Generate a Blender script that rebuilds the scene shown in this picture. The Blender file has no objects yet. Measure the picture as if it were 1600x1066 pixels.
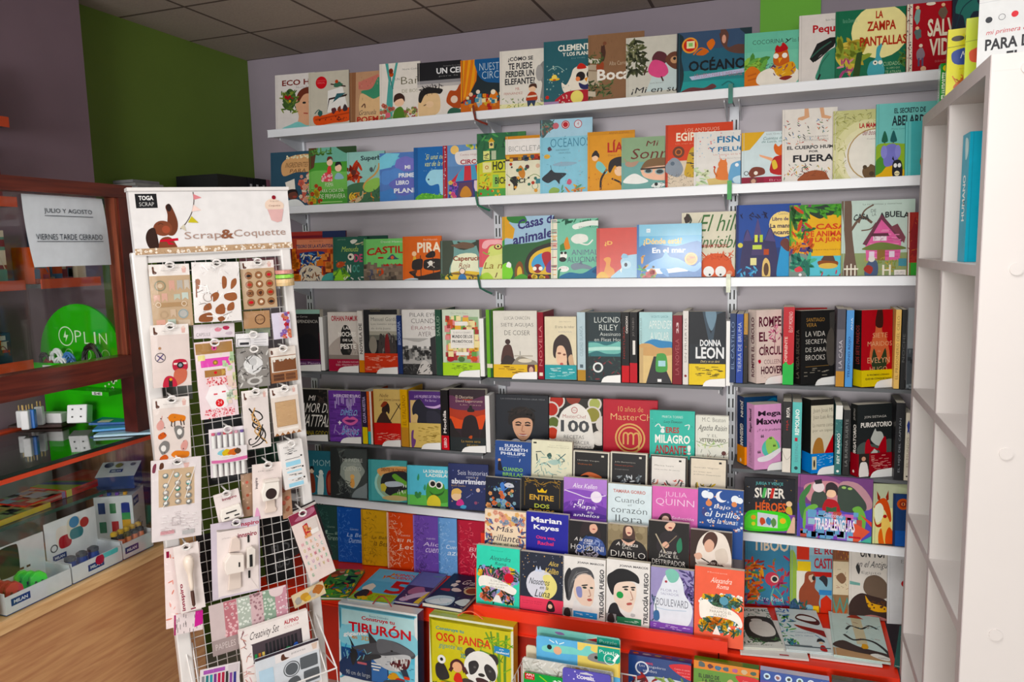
import bpy, math, random
from mathutils import Vector, Matrix

S = bpy.context.scene
COL = S.collection
FZ = -.13                                         # floor level
# ------------------------------------------------------------------ camera
FPX = 1175.0                                    # focal length in pixels of the 1600 px wide frame
CAM = Vector((0.0, -2.84, 1.55))
_y, _p, _r = math.radians(19.876), math.radians(6.974), math.radians(-1.35)
_fw = Vector((-math.sin(_y), math.cos(_y), 0)); _rt = Vector((math.cos(_y), math.sin(_y), 0)); _up = Vector((0, 0, 1))
FW = _fw*math.cos(_p) - _up*math.sin(_p)
_u2 = _up*math.cos(_p) + _fw*math.sin(_p)
RT = _rt*math.cos(_r) + _u2*math.sin(_r)
UP = _u2*math.cos(_r) - _rt*math.sin(_r)
cd = bpy.data.cameras.new('camera'); cam = bpy.data.objects.new('camera', cd); COL.objects.link(cam)
cd.sensor_width = 36.0; cd.lens = FPX/1600*36; cd.clip_start = .05
cam.matrix_world = Matrix(((RT.x, UP.x, -FW.x, CAM.x), (RT.y, UP.y, -FW.y, CAM.y), (RT.z, UP.z, -FW.z, CAM.z), (0, 0, 0, 1)))
S.camera = cam
# ------------------------------------------------------------------ light and exposure
S.view_settings.view_transform = 'Standard'; S.view_settings.look = 'None'
S.view_settings.gamma = 1.0; S.view_settings.use_curve_mapping = False
S.view_settings.exposure = 0.08
W = bpy.data.worlds.new('shop_daylight'); S.world = W; W.use_nodes = True
W.node_tree.nodes['Background'].inputs[0].default_value = (.85, .92, 1.0, 1)
W.node_tree.nodes['Background'].inputs[1].default_value = .22
def area(name, loc, target, sx, sy, power, col=(1, 1, 1), spread=180):
    l = bpy.data.lights.new(name, 'AREA'); l.shape = 'RECTANGLE'; l.size = sx; l.size_y = sy; l.energy = power; l.color = col
    l.spread = math.radians(spread)
    o = bpy.data.objects.new(name, l); COL.objects.link(o); o.location = loc
    o.rotation_euler = (Vector(target)-Vector(loc)).to_track_quat('-Z', 'Y').to_euler()
    return o
area('ceiling_lamp_light', (-.20, -1.75, 2.38), (-.20, -1.55, 0), 1.2, .6, 16, (1, .97, .93), 150)
area('ceiling_lamp_light', (-1.55, -2.7, 2.38), (-1.55, -2.5, 0), 1.2, .6, 13, (1, .97, .93), 160)
area('ceiling_lamp_light', (.25, -5.0, 2.38), (.25, -4.7, 0), .5, 1.5, 42, (1, .98, .95))
area('shop_window_light', (-.3, -8.0, 1.5), (-.4, 0, 1.2), 3.2, 1.6, 270, (1, .98, .96))
# ------------------------------------------------------------------ measuring helpers
def pray(u, v): return RT*(u-800) + UP*(533-v) + FW*FPX
def at(u, v, axis, val):
    d = pray(u, v); return CAM + d*((val-CAM[axis])/d[axis])
def on_plane(u, v, p, n):
    d = pray(u, v); return CAM + d*((p-CAM).dot(n)/d.dot(n))
def sol_u(p, d, u):                             # t so that p+t*d is seen in column u
    q = p-CAM; return (FPX*q.dot(RT)-(u-800)*q.dot(FW))/((u-800)*d.dot(FW)-FPX*d.dot(RT))
def sol_v(p, d, v):
    q = p-CAM; return (FPX*q.dot(UP)-(533-v)*q.dot(FW))/((533-v)*d.dot(FW)-FPX*d.dot(UP))
# ------------------------------------------------------------------ materials
def lin(c):
    return c/12.92 if c <= .04045 else ((c+.055)/1.055)**2.4
_hc = {}
def hx(s):
    if s not in _hc:
        t = ''.join(a+a for a in s) if len(s) == 3 else (s*3 if len(s) == 2 else s)
        _hc[s] = tuple(lin(int(t[i:i+2], 16)/255) for i in (0, 2, 4))+(1.0,)
    return _hc[s]
MATS = {}
def newmat(name):
    m = bpy.data.materials.new(name); m.use_nodes = True
    return m, m.node_tree, m.node_tree.nodes['Principled BSDF']
def mc(h, rough=.5, metal=0.0, var=.06, scale=30, name=None, spec=.5, stretch=None, bump=0.0):
    """plain painted / moulded surface with slight procedural variation"""
    k = (h, rough, metal, var, scale, stretch, bump)
    if k in MATS: return MATS[k]
    m, nt, b = newmat(name or 'finish_'+h); c = hx(h)
    tc = nt.nodes.new('ShaderNodeTexCoord'); mp = nt.nodes.new('ShaderNodeMapping'); n = nt.nodes.new('ShaderNodeTexNoise')
    mp.inputs['Scale'].default_value = stretch or (1, 1, 1); n.inputs['Scale'].default_value = scale; n.inputs['Detail'].default_value = 4
    r = nt.nodes.new('ShaderNodeValToRGB')
    r.color_ramp.elements[0].position = .3; r.color_ramp.elements[1].position = .7
    r.color_ramp.elements[0].color = tuple(x*(1-var) for x in c[:3])+(1,); r.color_ramp.elements[1].color = tuple(min(1, x*(1+var)) for x in c[:3])+(1,)
    nt.links.new(tc.outputs['Object'], mp.inputs[0]); nt.links.new(mp.outputs[0], n.inputs[0])
    nt.links.new(n.outputs[0], r.inputs[0]); nt.links.new(r.outputs[0], b.inputs['Base Color'])
    if bump:
        bp = nt.nodes.new('ShaderNodeBump'); bp.inputs['Strength'].default_value = bump; bp.inputs['Distance'].default_value = .002
        nt.links.new(n.outputs[0], bp.inputs['Height']); nt.links.new(bp.outputs[0], b.inputs['Normal'])
    b.inputs['Roughness'].default_value = rough; b.inputs['Metallic'].default_value = metal; b.inputs['Specular IOR Level'].default_value = spec
    MATS[k] = m; return m
def print_mat(name, rough, coat=0.0):
    """printed board: the ink colour is carried on the faces, fine grain on top"""
    m, nt, b = newmat(name)
    a = nt.nodes.new('ShaderNodeAttribute'); a.attribute_name = 'ink'
    n = nt.nodes.new('ShaderNodeTexNoise'); n.inputs['Scale'].default_value = 38; n.inputs['Detail'].default_value = 2
    tc = nt.nodes.new('ShaderNodeTexCoord'); nt.links.new(tc.outputs['Object'], n.inputs[0])
    mr = nt.nodes.new('ShaderNodeMapRange'); mr.inputs[3].default_value = .9; mr.inputs[4].default_value = 1.08
    nt.links.new(n.outputs[0], mr.inputs[0])
    mx = nt.nodes.new('ShaderNodeVectorMath'); mx.operation = 'MULTIPLY'
    nt.links.new(a.outputs['Color'], mx.inputs[0]); nt.links.new(mr.outputs[0], mx.inputs[1]); hs = nt.nodes.new('ShaderNodeHueSaturation'); hs.inputs['Saturation'].default_value = 1.06; nt.links.new(mx.outputs[0], hs.inputs['Color']); nt.links.new(hs.outputs[0], b.inputs['Base Color'])
    b.inputs['Roughness'].default_value = rough; b.inputs['Specular IOR Level'].default_value = .22
    if coat: b.inputs['Coat Weight'].default_value = coat; b.inputs['Coat Roughness'].default_value = .12
    return m
PR = print_mat('printed_card', .42); PG = print_mat('printed_gloss_card', .3, 1.0)
def wood(name, c1, c2, scale, rough, stretch, dist=2.5):
    m, nt, b = newmat(name)
    tc = nt.nodes.new('ShaderNodeTexCoord'); mp = nt.nodes.new('ShaderNodeMapping'); mp.inputs['Scale'].default_value = stretch
    n = nt.nodes.new('ShaderNodeTexNoise'); n.inputs['Scale'].default_value = scale; n.inputs['Detail'].default_value = 6; n.inputs['Distortion'].default_value = dist*.2
    r = nt.nodes.new('ShaderNodeValToRGB'); r.color_ramp.elements[0].position = .35; r.color_ramp.elements[1].position = .65
    r.color_ramp.elements[0].color = hx(c1); r.color_ramp.elements[1].color = hx(c2)
    nt.links.new(tc.outputs['Object'], mp.inputs[0]); nt.links.new(mp.outputs[0], n.inputs[0]); nt.links.new(n.outputs[0], r.inputs[0]); nt.links.new(r.outputs[0], b.inputs['Base Color'])
    b.inputs['Roughness'].default_value = rough
    return m
def glassy(name, tint, mixv, rough=.03):
    m = bpy.data.materials.new(name); m.use_nodes = True; nt = m.node_tree; nt.nodes.clear()
    o = nt.nodes.new('ShaderNodeOutputMaterial'); t = nt.nodes.new('ShaderNodeBsdfTransparent'); g = nt.nodes.new('ShaderNodeBsdfGlossy'); x = nt.nodes.new('ShaderNodeMixShader')
    t.inputs[0].default_value = hx(tint); g.inputs[1].default_value = rough; g.inputs[0].default_value = (1, 1, 1, 1)
    lw = nt.nodes.new('ShaderNodeLayerWeight'); lw.inputs[0].default_value = .5; pw = nt.nodes.new('ShaderNodeMath'); pw.operation = 'POWER'; pw.inputs[1].default_value = 5; nt.links.new(lw.outputs['Facing'], pw.inputs[0]); f = nt.nodes.new('ShaderNodeMath'); f.operation = 'MULTIPLY_ADD'; f.inputs[1].default_value = .9; f.inputs[2].default_value = .025; nt.links.new(pw.outputs[0], f.inputs[0])
    ad = nt.nodes.new('ShaderNodeMath'); ad.operation = 'ADD'; ad.use_clamp = True; ad.inputs[1].default_value = mixv
    nz = nt.nodes.new('ShaderNodeTexNoise'); nz.inputs['Scale'].default_value = 14; bp = nt.nodes.new('ShaderNodeBump'); bp.inputs['Strength'].default_value = .0 if rough < .04 else .3; bp.inputs['Distance'].default_value = .006
    nt.links.new(nz.outputs[0], bp.inputs['Height']); nt.links.new(bp.outputs[0], g.inputs['Normal'])
    nt.links.new(f.outputs[0], ad.inputs[0]); nt.links.new(ad.outputs[0], x.inputs[0]); nt.links.new(t.outputs[0], x.inputs[1]); nt.links.new(g.outputs[0], x.inputs[2]); nt.links.new(x.outputs[0], o.inputs[0])
    return m
GLASS = glassy('clear_glass', 'fbfdfc', .0); FILM = glassy('clear_plastic_film', 'fbfbfb', .0, .16); ACRYL = glassy('frosted_acrylic', 'f6f8f8', .10, .2)
SHELFM = mc('e6e9ee', .35, 0, .02, 8, 'white_powder_coat'); PANEL = mc('c9c2c8', .6, 0, .03, 3, 'lilac_grey_panel')
REDM = mc('e8300f', .35, 0, .05, 6, 'red_powder_coat'); PAGES = mc('e2dccb', .8, 0, .1, 60, 'paper_edges', stretch=(.3, 40, .3))
WHITEM = mc('ececea', .4, 0, .02, 10, 'white_plastic'); LAM = mc('d0cac8', .5, 0, .015, 4, 'white_laminate'); EDGE = mc('b9aeb0', .5, 0, .04, 30, 'grey_edge_band')
BLACK = mc('141414', .5, 0, .2, 30, 'black_plastic'); WIRE = mc('dfdcda', .35, 0, .02, 20, 'white_wire'); GREYM = mc('54585c', .6, 0, .1, 12, 'grey_steel')
# ------------------------------------------------------------------ mesh collecting
class MB:
    def __init__(s): s.v = []; s.f = []; s.c = []; s.m = []
    def quadbox(s, P, col=None, mi=0):
        b = len(s.v); s.v += [tuple(p) for p in P]
        for q in ((0, 3, 2, 1), (4, 5, 6, 7), (0, 1, 5, 4), (1, 2, 6, 5), (2, 3, 7, 6), (3, 0, 4, 7)):
            s.f.append(tuple(b+i for i in q)); s.c.append(col); s.m.append(mi)
        return s
    def box(s, x0, y0, z0, x1, y1, z1, col=None, mi=0):
        s.quadbox([(x0, y0, z0), (x1, y0, z0), (x1, y1, z0), (x0, y1, z0), (x0, y0, z1), (x1, y0, z1), (x1, y1, z1), (x0, y1, z1)], col, mi); return s
    def poly(s, pts, col=None, mi=0):
        b = len(s.v); s.v += [tuple(p) for p in pts]; s.f.append(tuple(range(b, b+len(pts)))); s.c.append(col); s.m.append(mi); return s
    def tube(s, path, r, n=8, col=None, mi=0, closed=False):
        path = [Vector(p) for p in path]; rings = []
        N = len(path)
        for i, p in enumerate(path):
            a = path[(i-1) % N] if (closed or i) else p; c = path[(i+1) % N] if (closed or i < N-1) else p
            t = (c-a).normalized(); up = Vector((0, 0, 1)) if abs(t.z) < .9 else Vector((1, 0, 0))
            x = t.cross(up).normalized(); y = t.cross(x); b = len(s.v)
            rr = r[i] if isinstance(r, (list, tuple)) else r
            for k in range(n):
                w = 2*math.pi*k/n; s.v.append(tuple(p+x*(rr*math.cos(w))+y*(rr*math.sin(w))))
            rings.append(b)
        for i in range(N if closed else N-1):
            a, c = rings[i], rings[(i+1) % N]
            for k in range(n):
                s.f.append((a+k, a+(k+1) % n, c+(k+1) % n, c+k)); s.c.append(col); s.m.append(mi)
        if not closed:
            s.f.append(tuple(rings[0]+k for k in range(n))[::-1]); s.c.append(col); s.m.append(mi)
            s.f.append(tuple(rings[-1]+k for k in range(n))); s.c.append(col); s.m.append(mi)
        return s
    def lathe(s, cx, cy, prof, n=20, col=None, mi=0):
        return s.tube([(cx, cy, z) for r, z in prof], [max(r, 1e-4) for r, z in prof], n, col, mi)
    def prism(s, pts, y0, y1, col=None, mi=0):          # outline in x,z pulled from y0 to y1
        n = len(pts); b = len(s.v)
        s.v += [(x, y0, z) for x, z in pts]+[(x, y1, z) for x, z in pts]
        s.f.append(tuple(b+i for i in range(n))); s.c.append(col); s.m.append(mi)
        s.f.append(tuple(b+n+i for i in range(n))[::-1]); s.c.append(col); s.m.append(mi)
        for i in range(n):
            j = (i+1) % n; s.f.append((b+i, b+n+i, b+n+j, b+j)); s.c.append(col); s.m.append(mi)
        return s
    def build(s, name, mats, parent=None, loc=None, bevel=0, smooth=False):
        me = bpy.data.meshes.new(name); me.from_pydata(s.v, [], s.f)
        if not isinstance(mats, (list, tuple)): mats = [mats]
        for m in mats: me.materials.append(m)
        if len(mats) > 1: me.polygons.foreach_set('material_index', s.m)
        if any(c is not None for c in s.c):
            a = me.color_attributes.new('ink', 'FLOAT_COLOR', 'CORNER'); buf = []
            for f, c in zip(s.f, s.c): buf += list(c or (.8, .8, .8, 1))*len(f)
            a.data.foreach_set('color', buf)
        if smooth: me.polygons.foreach_set('use_smooth', [True]*len(s.f))
        me.update()
        o = bpy.data.objects.new(name, me); COL.objects.link(o)
        if parent: o.parent = parent
        if loc is not None: o.location = loc
        if bevel:
            b = o.modifiers.new('edge', 'BEVEL'); b.width = bevel; b.segments = 2; b.limit_method = 'ANGLE'
        return o
def thing(name, label, cat, group=None, loc=(0, 0, 0), M=None):
    o = bpy.data.objects.new(name, None); COL.objects.link(o); o.empty_display_size = .05
    if M is not None: o.matrix_world = M
    else: o.location = loc
    o['label'] = label; o['category'] = cat
    if group: o['group'] = group
    return o
def tag(o, label, cat, group=None):
    o['label'] = label; o['category'] = cat
    if group: o['group'] = group
    return o
def struct(name, mb, m):
    o = mb.build(name, m); o['kind'] = 'structure'; return o
# ------------------------------------------------------------------ lettering and printed artwork
_tx = {}
def glyphs(text, weight=0.0):
    k = (text, weight)
    if k not in _tx:
        cu = bpy.data.curves.new('lettering', 'FONT'); cu.body = text; cu.resolution_u = 2; cu.fill_mode = 'FRONT'; cu.offset = weight
        o = bpy.data.objects.new('lettering', cu); me = bpy.data.meshes.new_from_object(o)
        vs = [(v.co.x, v.co.y) for v in me.vertices]; fs = [tuple(p.vertices) for p in me.polygons]
        bpy.data.objects.remove(o); bpy.data.curves.remove(cu); bpy.data.meshes.remove(me)
        if vs:
            x0 = min(v[0] for v in vs); x1 = max(v[0] for v in vs); y0 = min(v[1] for v in vs); y1 = max(v[1] for v in vs)
        else: x0 = x1 = y0 = y1 = 0
        _tx[k] = ([((x-x0)/max(x1-x0, 1e-6), (y-y0)/max(y1-y0, 1e-6)) for x, y in vs], fs)
    return _tx[k]
def clip(poly, Wd, H):
    for ax, lim, sg in ((0, 0, 1), (0, Wd, -1), (1, 0, 1), (1, H, -1)):
        out = []; n = len(poly)
        for i in range(n):
            a, b = poly[i], poly[(i+1) % n]; da = (a[ax]-lim)*sg; db = (b[ax]-lim)*sg
            if da >= 0: out.append(a)
            if (da > 0 and db < 0) or (da < 0 and db > 0):
                t = da/(da-db); out.append((a[0]+(b[0]-a[0])*t, a[1]+(b[1]-a[1])*t))
        poly = out
        if len(poly) < 3: return []
    return poly
def smooth(p, closed, k=5):
    n = len(p); out = []
    for i in range(n if closed else n-1):
        a, b, c, d = (p[(i-1) % n], p[i], p[(i+1) % n], p[(i+2) % n]) if closed else (p[max(i-1, 0)], p[i], p[i+1], p[min(i+2, n-1)])
        for j in range(k):
            t = j/k; t2 = t*t; t3 = t2*t
            out.append(tuple(.5*(2*b[q]+(c[q]-a[q])*t+(2*a[q]-5*b[q]+4*c[q]-d[q])*t2+(3*b[q]-a[q]-3*c[q]+d[q])*t3) for q in (0, 1)))
    if not closed: out.append(p[-1])
    return out
def stroke(p, w):
    n = len(p); L = []; R_ = []
    for i in range(n):
        a = p[max(i-1, 0)]; b = p[min(i+1, n-1)]; dx, dy = b[0]-a[0], b[1]-a[1]; d = math.hypot(dx, dy) or 1
        L.append((p[i][0]-dy/d*w/2, p[i][1]+dx/d*w/2)); R_.append((p[i][0]+dy/d*w/2, p[i][1]-dx/d*w/2))
    return [[L[i], L[i+1], R_[i+1], R_[i]] for i in range(n-1)]
def ell(x, y, a, b, rot=0, n=22):
    c, s = math.cos(rot), math.sin(rot)
    return [(x+a*math.cos(t)*c-b*math.sin(t)*s, y+a*math.cos(t)*s+b*math.sin(t)*c) for t in (2*math.pi*i/n for i in range(n))]
def art(src, vis, Wd, H, Hv=None):
    """artwork written in per cent of the visible width (x) and of the height from the top (y) -> list of (polygons, colour)"""
    Hv = Hv or H; X = lambda a: float(a)/100*vis
    Y = lambda a: H-Hv*float(a)/100
    PT = lambda t: (X(t.split(',')[0]), Y(t.split(',')[1]))
    out = []
    for k, ln in enumerate(x.strip() for x in src.replace('\n', ';').split(';')):
        if not ln: continue
        t = ln.split(); c = t[0]
        if c[0] == 'T':
            x0, y0, x1, y1 = X(t[1]), Y(t[2]), X(t[3]), Y(t[4]); s = ' '.join(t[6:])
            vs, fs = glyphs(s, .028 if 'B' in c else (-.012 if 'N' in c else 0.0))
            if 'V' in c: q = [(x0+(x1-x0)*(1-b) if 'D' not in c else x0+(x1-x0)*b, y1+(y0-y1)*a if 'D' not in c else y0+(y1-y0)*a) for a, b in vs]
            elif 'V' not in c: q = [(x0+(x1-x0)*a+((b-.5)*abs(y0-y1)*.28 if 'I' in c else 0), y1+(y0-y1)*b) for a, b in vs]
            if 'C' in c: q = [(a, b+.35*abs(y0-y1)*(1-((a-x0)/(x1-x0)*2-1)**2)) for a, b in q]
            if 'U' in c: q = [(a, b+(a-x0)*.18) for a, b in q]
            out.append(([[q[i] for i in f] for f in fs], hx(t[5])))
        elif c == 'E': out.append(([ell(X(t[1]), Y(t[2]), X(t[3]), Hv*float(t[4])/100, math.radians(float(t[6])) if len(t) > 6 else 0)], hx(t[5])))
        elif c == 'O': r = X(t[3]); out.append(([ell(X(t[1]), Y(t[2]), r, r)], hx(t[4])))
        elif c == 'A':
            r, w = X(t[3]), X(t[4]); a = ell(X(t[1]), Y(t[2]), r, r, 0, 28); b = ell(X(t[1]), Y(t[2]), r-w, r-w, 0, 28)
            out.append(([[a[i], a[(i+1) % 28], b[(i+1) % 28], b[i]] for i in range(28)], hx(t[5])))
        elif c == 'B':
            rd = random.Random(ln); n = 11
            p = [(X(t[1])+X(t[3])*rd.uniform(.72, 1.15)*math.cos(2*math.pi*i/n), Y(t[2])+Hv*float(t[4])/100*rd.uniform(.72, 1.15)*math.sin(2*math.pi*i/n)) for i in range(n)]
            out.append(([smooth(p, True, 3)], hx(t[5])))
        elif c == 'R': out.append(([[(X(t[1]), Y(t[4])), (X(t[3]), Y(t[4])), (X(t[3]), Y(t[2])), (X(t[1]), Y(t[2]))]], hx(t[5])))
        elif c == 'P': out.append(([[PT(a) for a in t[1:-1]]], hx(t[-1])))
        elif c == 'S': out.append(([smooth([PT(a) for a in t[1:-1]], True, 4)], hx(t[-1])))
        elif c == 'L': out.append((stroke(smooth([PT(a) for a in t[2:-1]], False, 4), X(t[1])), hx(t[-1])))
        elif c == 'Q': out.append((stroke([PT(a) for a in t[2:-1]], X(t[1])), hx(t[-1])))
        elif c == 'D':
            n = int(t[1]); x0, y0, x1, y1 = X(t[2]), Y(t[3]), X(t[4]), Y(t[5]); sz = X(t[6]); cs = t[7].split(','); sh = t[8] if len(t) > 8 else 'd'
            rd = random.Random(ln); by = {}
            for i in range(n):
                x = rd.uniform(x0, x1); y = rd.uniform(y1, y0); r = sz*rd.uniform(.6, 1.3); w = rd.uniform(0, 6.28); L = by.setdefault(rd.choice(cs), [])
                if sh == 'd': L.append(ell(x, y, r, r, 0, 10))
                elif sh == 'l': L.append(ell(x, y, r, r*.27, w, 8))
                elif sh == 'k': L += stroke([(x-r*math.cos(w), y-r*math.sin(w)), (x+r*math.cos(w), y+r*math.sin(w))], r*.22)
                elif sh == 'h': L += stroke([(x-r, y), (x+r, y)], sz*.3)
                elif sh == 'v': L += stroke([(x, y-r), (x, y+r)], sz*.3)
                elif sh == 'q': L.append([(x-r, y-r), (x+r, y-r), (x+r, y+r), (x-r, y+r)])
                elif sh == 's': L.append([(x+r*(1 if j % 2 == 0 else .4)*math.cos(w+j*.628), y+r*(1 if j % 2 == 0 else .4)*math.sin(w+j*.628)) for j in range(10)])
                elif sh == 'f':
                    for j in range(5): L.append(ell(x+r*.6*math.cos(w+j*1.257), y+r*.6*math.sin(w+j*1.257), r*.5, r*.5, 0, 8))
            for cc, L in by.items(): out.append((L, hx(cc)))
    return [([q for q in (clip(p, Wd, H) for p in ps) if q], c) for ps, c in out]
LAY = .00006
def print_on(mb, src, vis, Wd, H, place, gap=.0001, Hv=None):
    """place(x, y, d) -> point: x along the width, y up, d out of the face"""
    d = gap
    for ps, c in art(src, vis, Wd, H, Hv):
        for p in ps: mb.poly([place(x, y, d) for x, y in p], c)
        d += LAY
def frame(p, dx, dz):                              # matrix whose x axis is dx and z axis is dz (y points into the thing)
    dy = dz.cross(dx); return Matrix(((dx.x, dy.x, dz.x, p.x), (dx.y, dy.y, dz.y, p.y), (dx.z, dy.z, dz.z, p.z), (0, 0, 0, 1)))
def pose(p, yaw, tilt):
    return Matrix.Translation(p) @ Matrix.Rotation(yaw, 4, 'Z') @ Matrix.Rotation(-tilt, 4, 'X')
# ------------------------------------------------------------------ books
def make_book(name, label, group, M, Wd, H, T, col, src, vis=None, spine=None, ssrc='', hard=True, gloss=False, band=None, cat='book', vh=1.0):
    vis = vis or Wd; sc = hx(spine or col); fc = hx(col)
    r = thing(name, label, cat, group, M=M); tb = .0022 if hard else .0005; ov = .003 if hard else 0.0
    c = MB()
    c.box(0, 0, 0, Wd, tb, H, fc); c.box(0, T-tb, 0, Wd, T, H, fc); c.box(0, tb, 0, tb, T-tb, H, sc)
    if hard: c.box(.006, -.0003, 0, .0075, 0, H, tuple(x*.8 for x in fc[:3])+(1,))
    print_on(c, src, vis, Wd, H, lambda x, y, d: (x, -d, y), Hv=H*vh)
    if ssrc: print_on(c, ssrc, T, T, H, lambda x, y, d: (-d, T-x, y))
    c.build('cover', PG if gloss else PR, r)
    MB().box(tb, tb, ov, Wd-ov, T-tb, H-ov).build('page_block', PAGES, r)
    if band:                                      # printed paper band round the foot: (height fraction, colour, art, spine art)
        bh, bc, ba, bs = (list(band)+['', ''])[:4]; hb = H*bh; b = MB(); k = hx(bc); e = .0028
        b.box(-.0006, -e, .001, Wd, -e+.0004, hb, k); b.box(-.0006, -e, .001, -.0001, T, hb, k)
        print_on(b, ba, vis, Wd, hb, lambda x, y, d: (x, -e-d, y))
        if bs: print_on(b, bs, T, T, hb, lambda x, y, d: (-.0006-d, T-x, y))
        b.build('paper_band', PR, r)['label'] = 'paper band round the foot of the book'
    return r
def shelf_book(y0, z0, uL, uR, vt, T, col, label, src, group, asp=0, yaw=.09, tilt=.085, name='picture_book', dy=0, **kw):
    """a face-out book standing at the front of a shelf: left foot seen at column uL, visible to uR, top left at row vt"""
    p = Vector((0, y0+dy, z0+T*math.sin(tilt)+.0004)); p += Vector((1, 0, 0))*sol_u(p, Vector((1, 0, 0)), uL)
    M = pose(p, yaw, tilt); dx = (M.to_3x3() @ Vector((1, 0, 0))); dz = (M.to_3x3() @ Vector((0, 0, 1)))
    H = kw.pop('H', None) or sol_v(p, dz, vt); vis = sol_u(p, dx, uR); Wd = max(vis, asp*H)
    return make_book(name, label, group, M, Wd, H, T, col, src, vis, **kw)
# ================================================================== room
def ceil_mat():
    m, nt, b = newmat('mineral_ceiling_tiles')
    tc = nt.nodes.new('ShaderNodeTexCoord'); sp = nt.nodes.new('ShaderNodeSeparateXYZ'); nt.links.new(tc.outputs['Object'], sp.inputs[0])
    def gridline(axis, off, pitch):
        a = nt.nodes.new('ShaderNodeMath'); a.operation = 'SUBTRACT'; a.inputs[1].default_value = off-50*pitch+.006; nt.links.new(sp.outputs[axis], a.inputs[0])
        w = nt.nodes.new('ShaderNodeMath'); w.operation = 'MODULO'; w.inputs[1].default_value = pitch; nt.links.new(a.outputs[0], w.inputs[0])
        l = nt.nodes.new('ShaderNodeMath'); l.operation = 'LESS_THAN'; l.inputs[1].default_value = .012; nt.links.new(w.outputs[0], l.inputs[0]); return l
    g = nt.nodes.new('ShaderNodeMath'); g.operation = 'MAXIMUM'
    nt.links.new(gridline(0, -1.988, .378).outputs[0], g.inputs[0]); nt.links.new(gridline(1, -.31, .345).outputs[0], g.inputs[1])
    n = nt.nodes.new('ShaderNodeTexNoise'); n.inputs['Scale'].default_value = 140
    r = nt.nodes.new('ShaderNodeValToRGB'); r.color_ramp.elements[0].color = hx('a0938a'); r.color_ramp.elements[1].color = hx('baaba0')
    x = nt.nodes.new('ShaderNodeMix'); x.data_type = 'RGBA'; x.inputs[7].default_value = hx('5a4c46')
    nt.links.new(tc.outputs['Object'], n.inputs[0]); nt.links.new(n.outputs[0], r.inputs[0])
    nt.links.new(g.outputs[0], x.inputs[0]); nt.links.new(r.outputs[0], x.inputs[6]); nt.links.new(x.outputs[2], b.inputs['Base Color'])
    b.inputs['Roughness'].default_value = .9
    return m
LILAC = mc('918691', .75, 0, .05, 5, 'lilac_paint'); GREENP = mc('6f8c34', .7, 0, .05, 5, 'green_paint'); PURPLE = mc('86707c', .75, 0, .05, 5, 'mauve_paint')
struct('floor', MB().box(-3.2, -6.5, FZ-.05, 3.2, .2, FZ), mc('c4bab0', .4, 0, .08, 2, 'grey_floor_tile'))
struct('ceiling', MB().box(-2.27, -6.5, 2.412, 3.2, .05, 2.47), ceil_mat())
struct('wall_back', MB().box(-2.4, .05, FZ, 3.2, .15, 2.47), LILAC)
struct('wall_left', MB().box(-2.4, -6.5, FZ, -2.27, .05, 2.47), GREENP)
struct('wall_column', MB().box(-2.268, -3.2, FZ, -2.17, -.9, 2.41), PURPLE)
struct('trim_1', MB().box(-.092, .035, 2.056, .104, .049, 2.41), mc('63b01e', .6, 0, .05, 5, 'bright_green_panel'))
# ================================================================== wall shelving
XB = [-1.975, -1.073, -.172, .73]                  # bay joints
YF = -.2066                                        # front edge of the wall shelves
for i, x in enumerate(XB):
    t = thing('shelving_upright', 'slotted white upright post %s' % ('at the left end of the book shelving', 'between the left and middle book bays', 'between the middle and right book bays', 'behind the white cube unit')[i], 'shelf post', 'uprights of the book shelving', (x, 0, 0))
    MB().box(-.016, -.005, 0, .016, .03, 2.03).build('post', SHELFM, t)
    m = MB()
    for k in range(34):
        z = .3+k*.05
        for sx in (-.007, .007): m.box(sx-.0026, -.0056, z, sx+.0026, -.0051, z+.034)
    m.build('slots', BLACK, t)
for i in range(3):
    o = MB().box(XB[i]+.017, .008, .2, XB[i+1]-.017, .02, 2.03).build('back_panel', PANEL)
    tag(o, 'plain lilac grey back panel behind the %s bay of books' % ('left', 'middle', 'right')[i], 'back panel', 'back panels of the book shelving')
ORD = ('top', 'second', 'third', 'fourth', 'fifth', 'sixth')
def wall_shelf(bay, zt, row, depth=-YF, lip=.028, dark=False):
    x0, x1 = XB[bay]+.0015, XB[bay+1]-.0015
    if bay == 0: x0 -= .018
    t = thing('wall_shelf', 'white metal shelf with front ticket rail, %s row, %s bay' % (ORD[row], ('left', 'middle', 'right')[bay]), 'shelf', 'white shelves of the book wall', (x0, -depth, zt))
    w = x1-x0; d = depth-.007
    MB().box(0, .004, -.026, w, d, -.012).build('board', SHELFM, t, bevel=.001)
    m = MB(); m.box(0, 0, -lip, w, .004, -.0022); m.box(0, -.003, -.0022, w, .006, 0); m.box(0, -.002, -lip-.002, w, .005, -lip)
    m.build('ticket_rail', SHELFM, t)
    for xx in (.02, w-.024):
        MB().prism([(xx, -.026), (xx+.003, -.026), (xx+.003, -.0265), (xx, -.0265)], .01, d).quadbox([(xx, .05, -.034), (xx+.003, .05, -.034), (xx+.003, d, -.075), (xx, d, -.075), (xx, .05, -.0262), (xx+.003, .05, -.0262), (xx+.003, d, -.0262), (xx, d, -.0262)]).build('bracket', SHELFM, t)
    return t
Z1, Z2, Z3, Z4, Z5, Z6 = 2.0545, 1.7455, 1.438, 1.074, .766, .522
for b in range(3):
    wall_shelf(b, Z1, 0); wall_shelf(b, Z2, 1); wall_shelf(b, Z3, 2)
wall_shelf(0, Z6, 5); wall_shelf(2, Z6+.032, 5)
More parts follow.
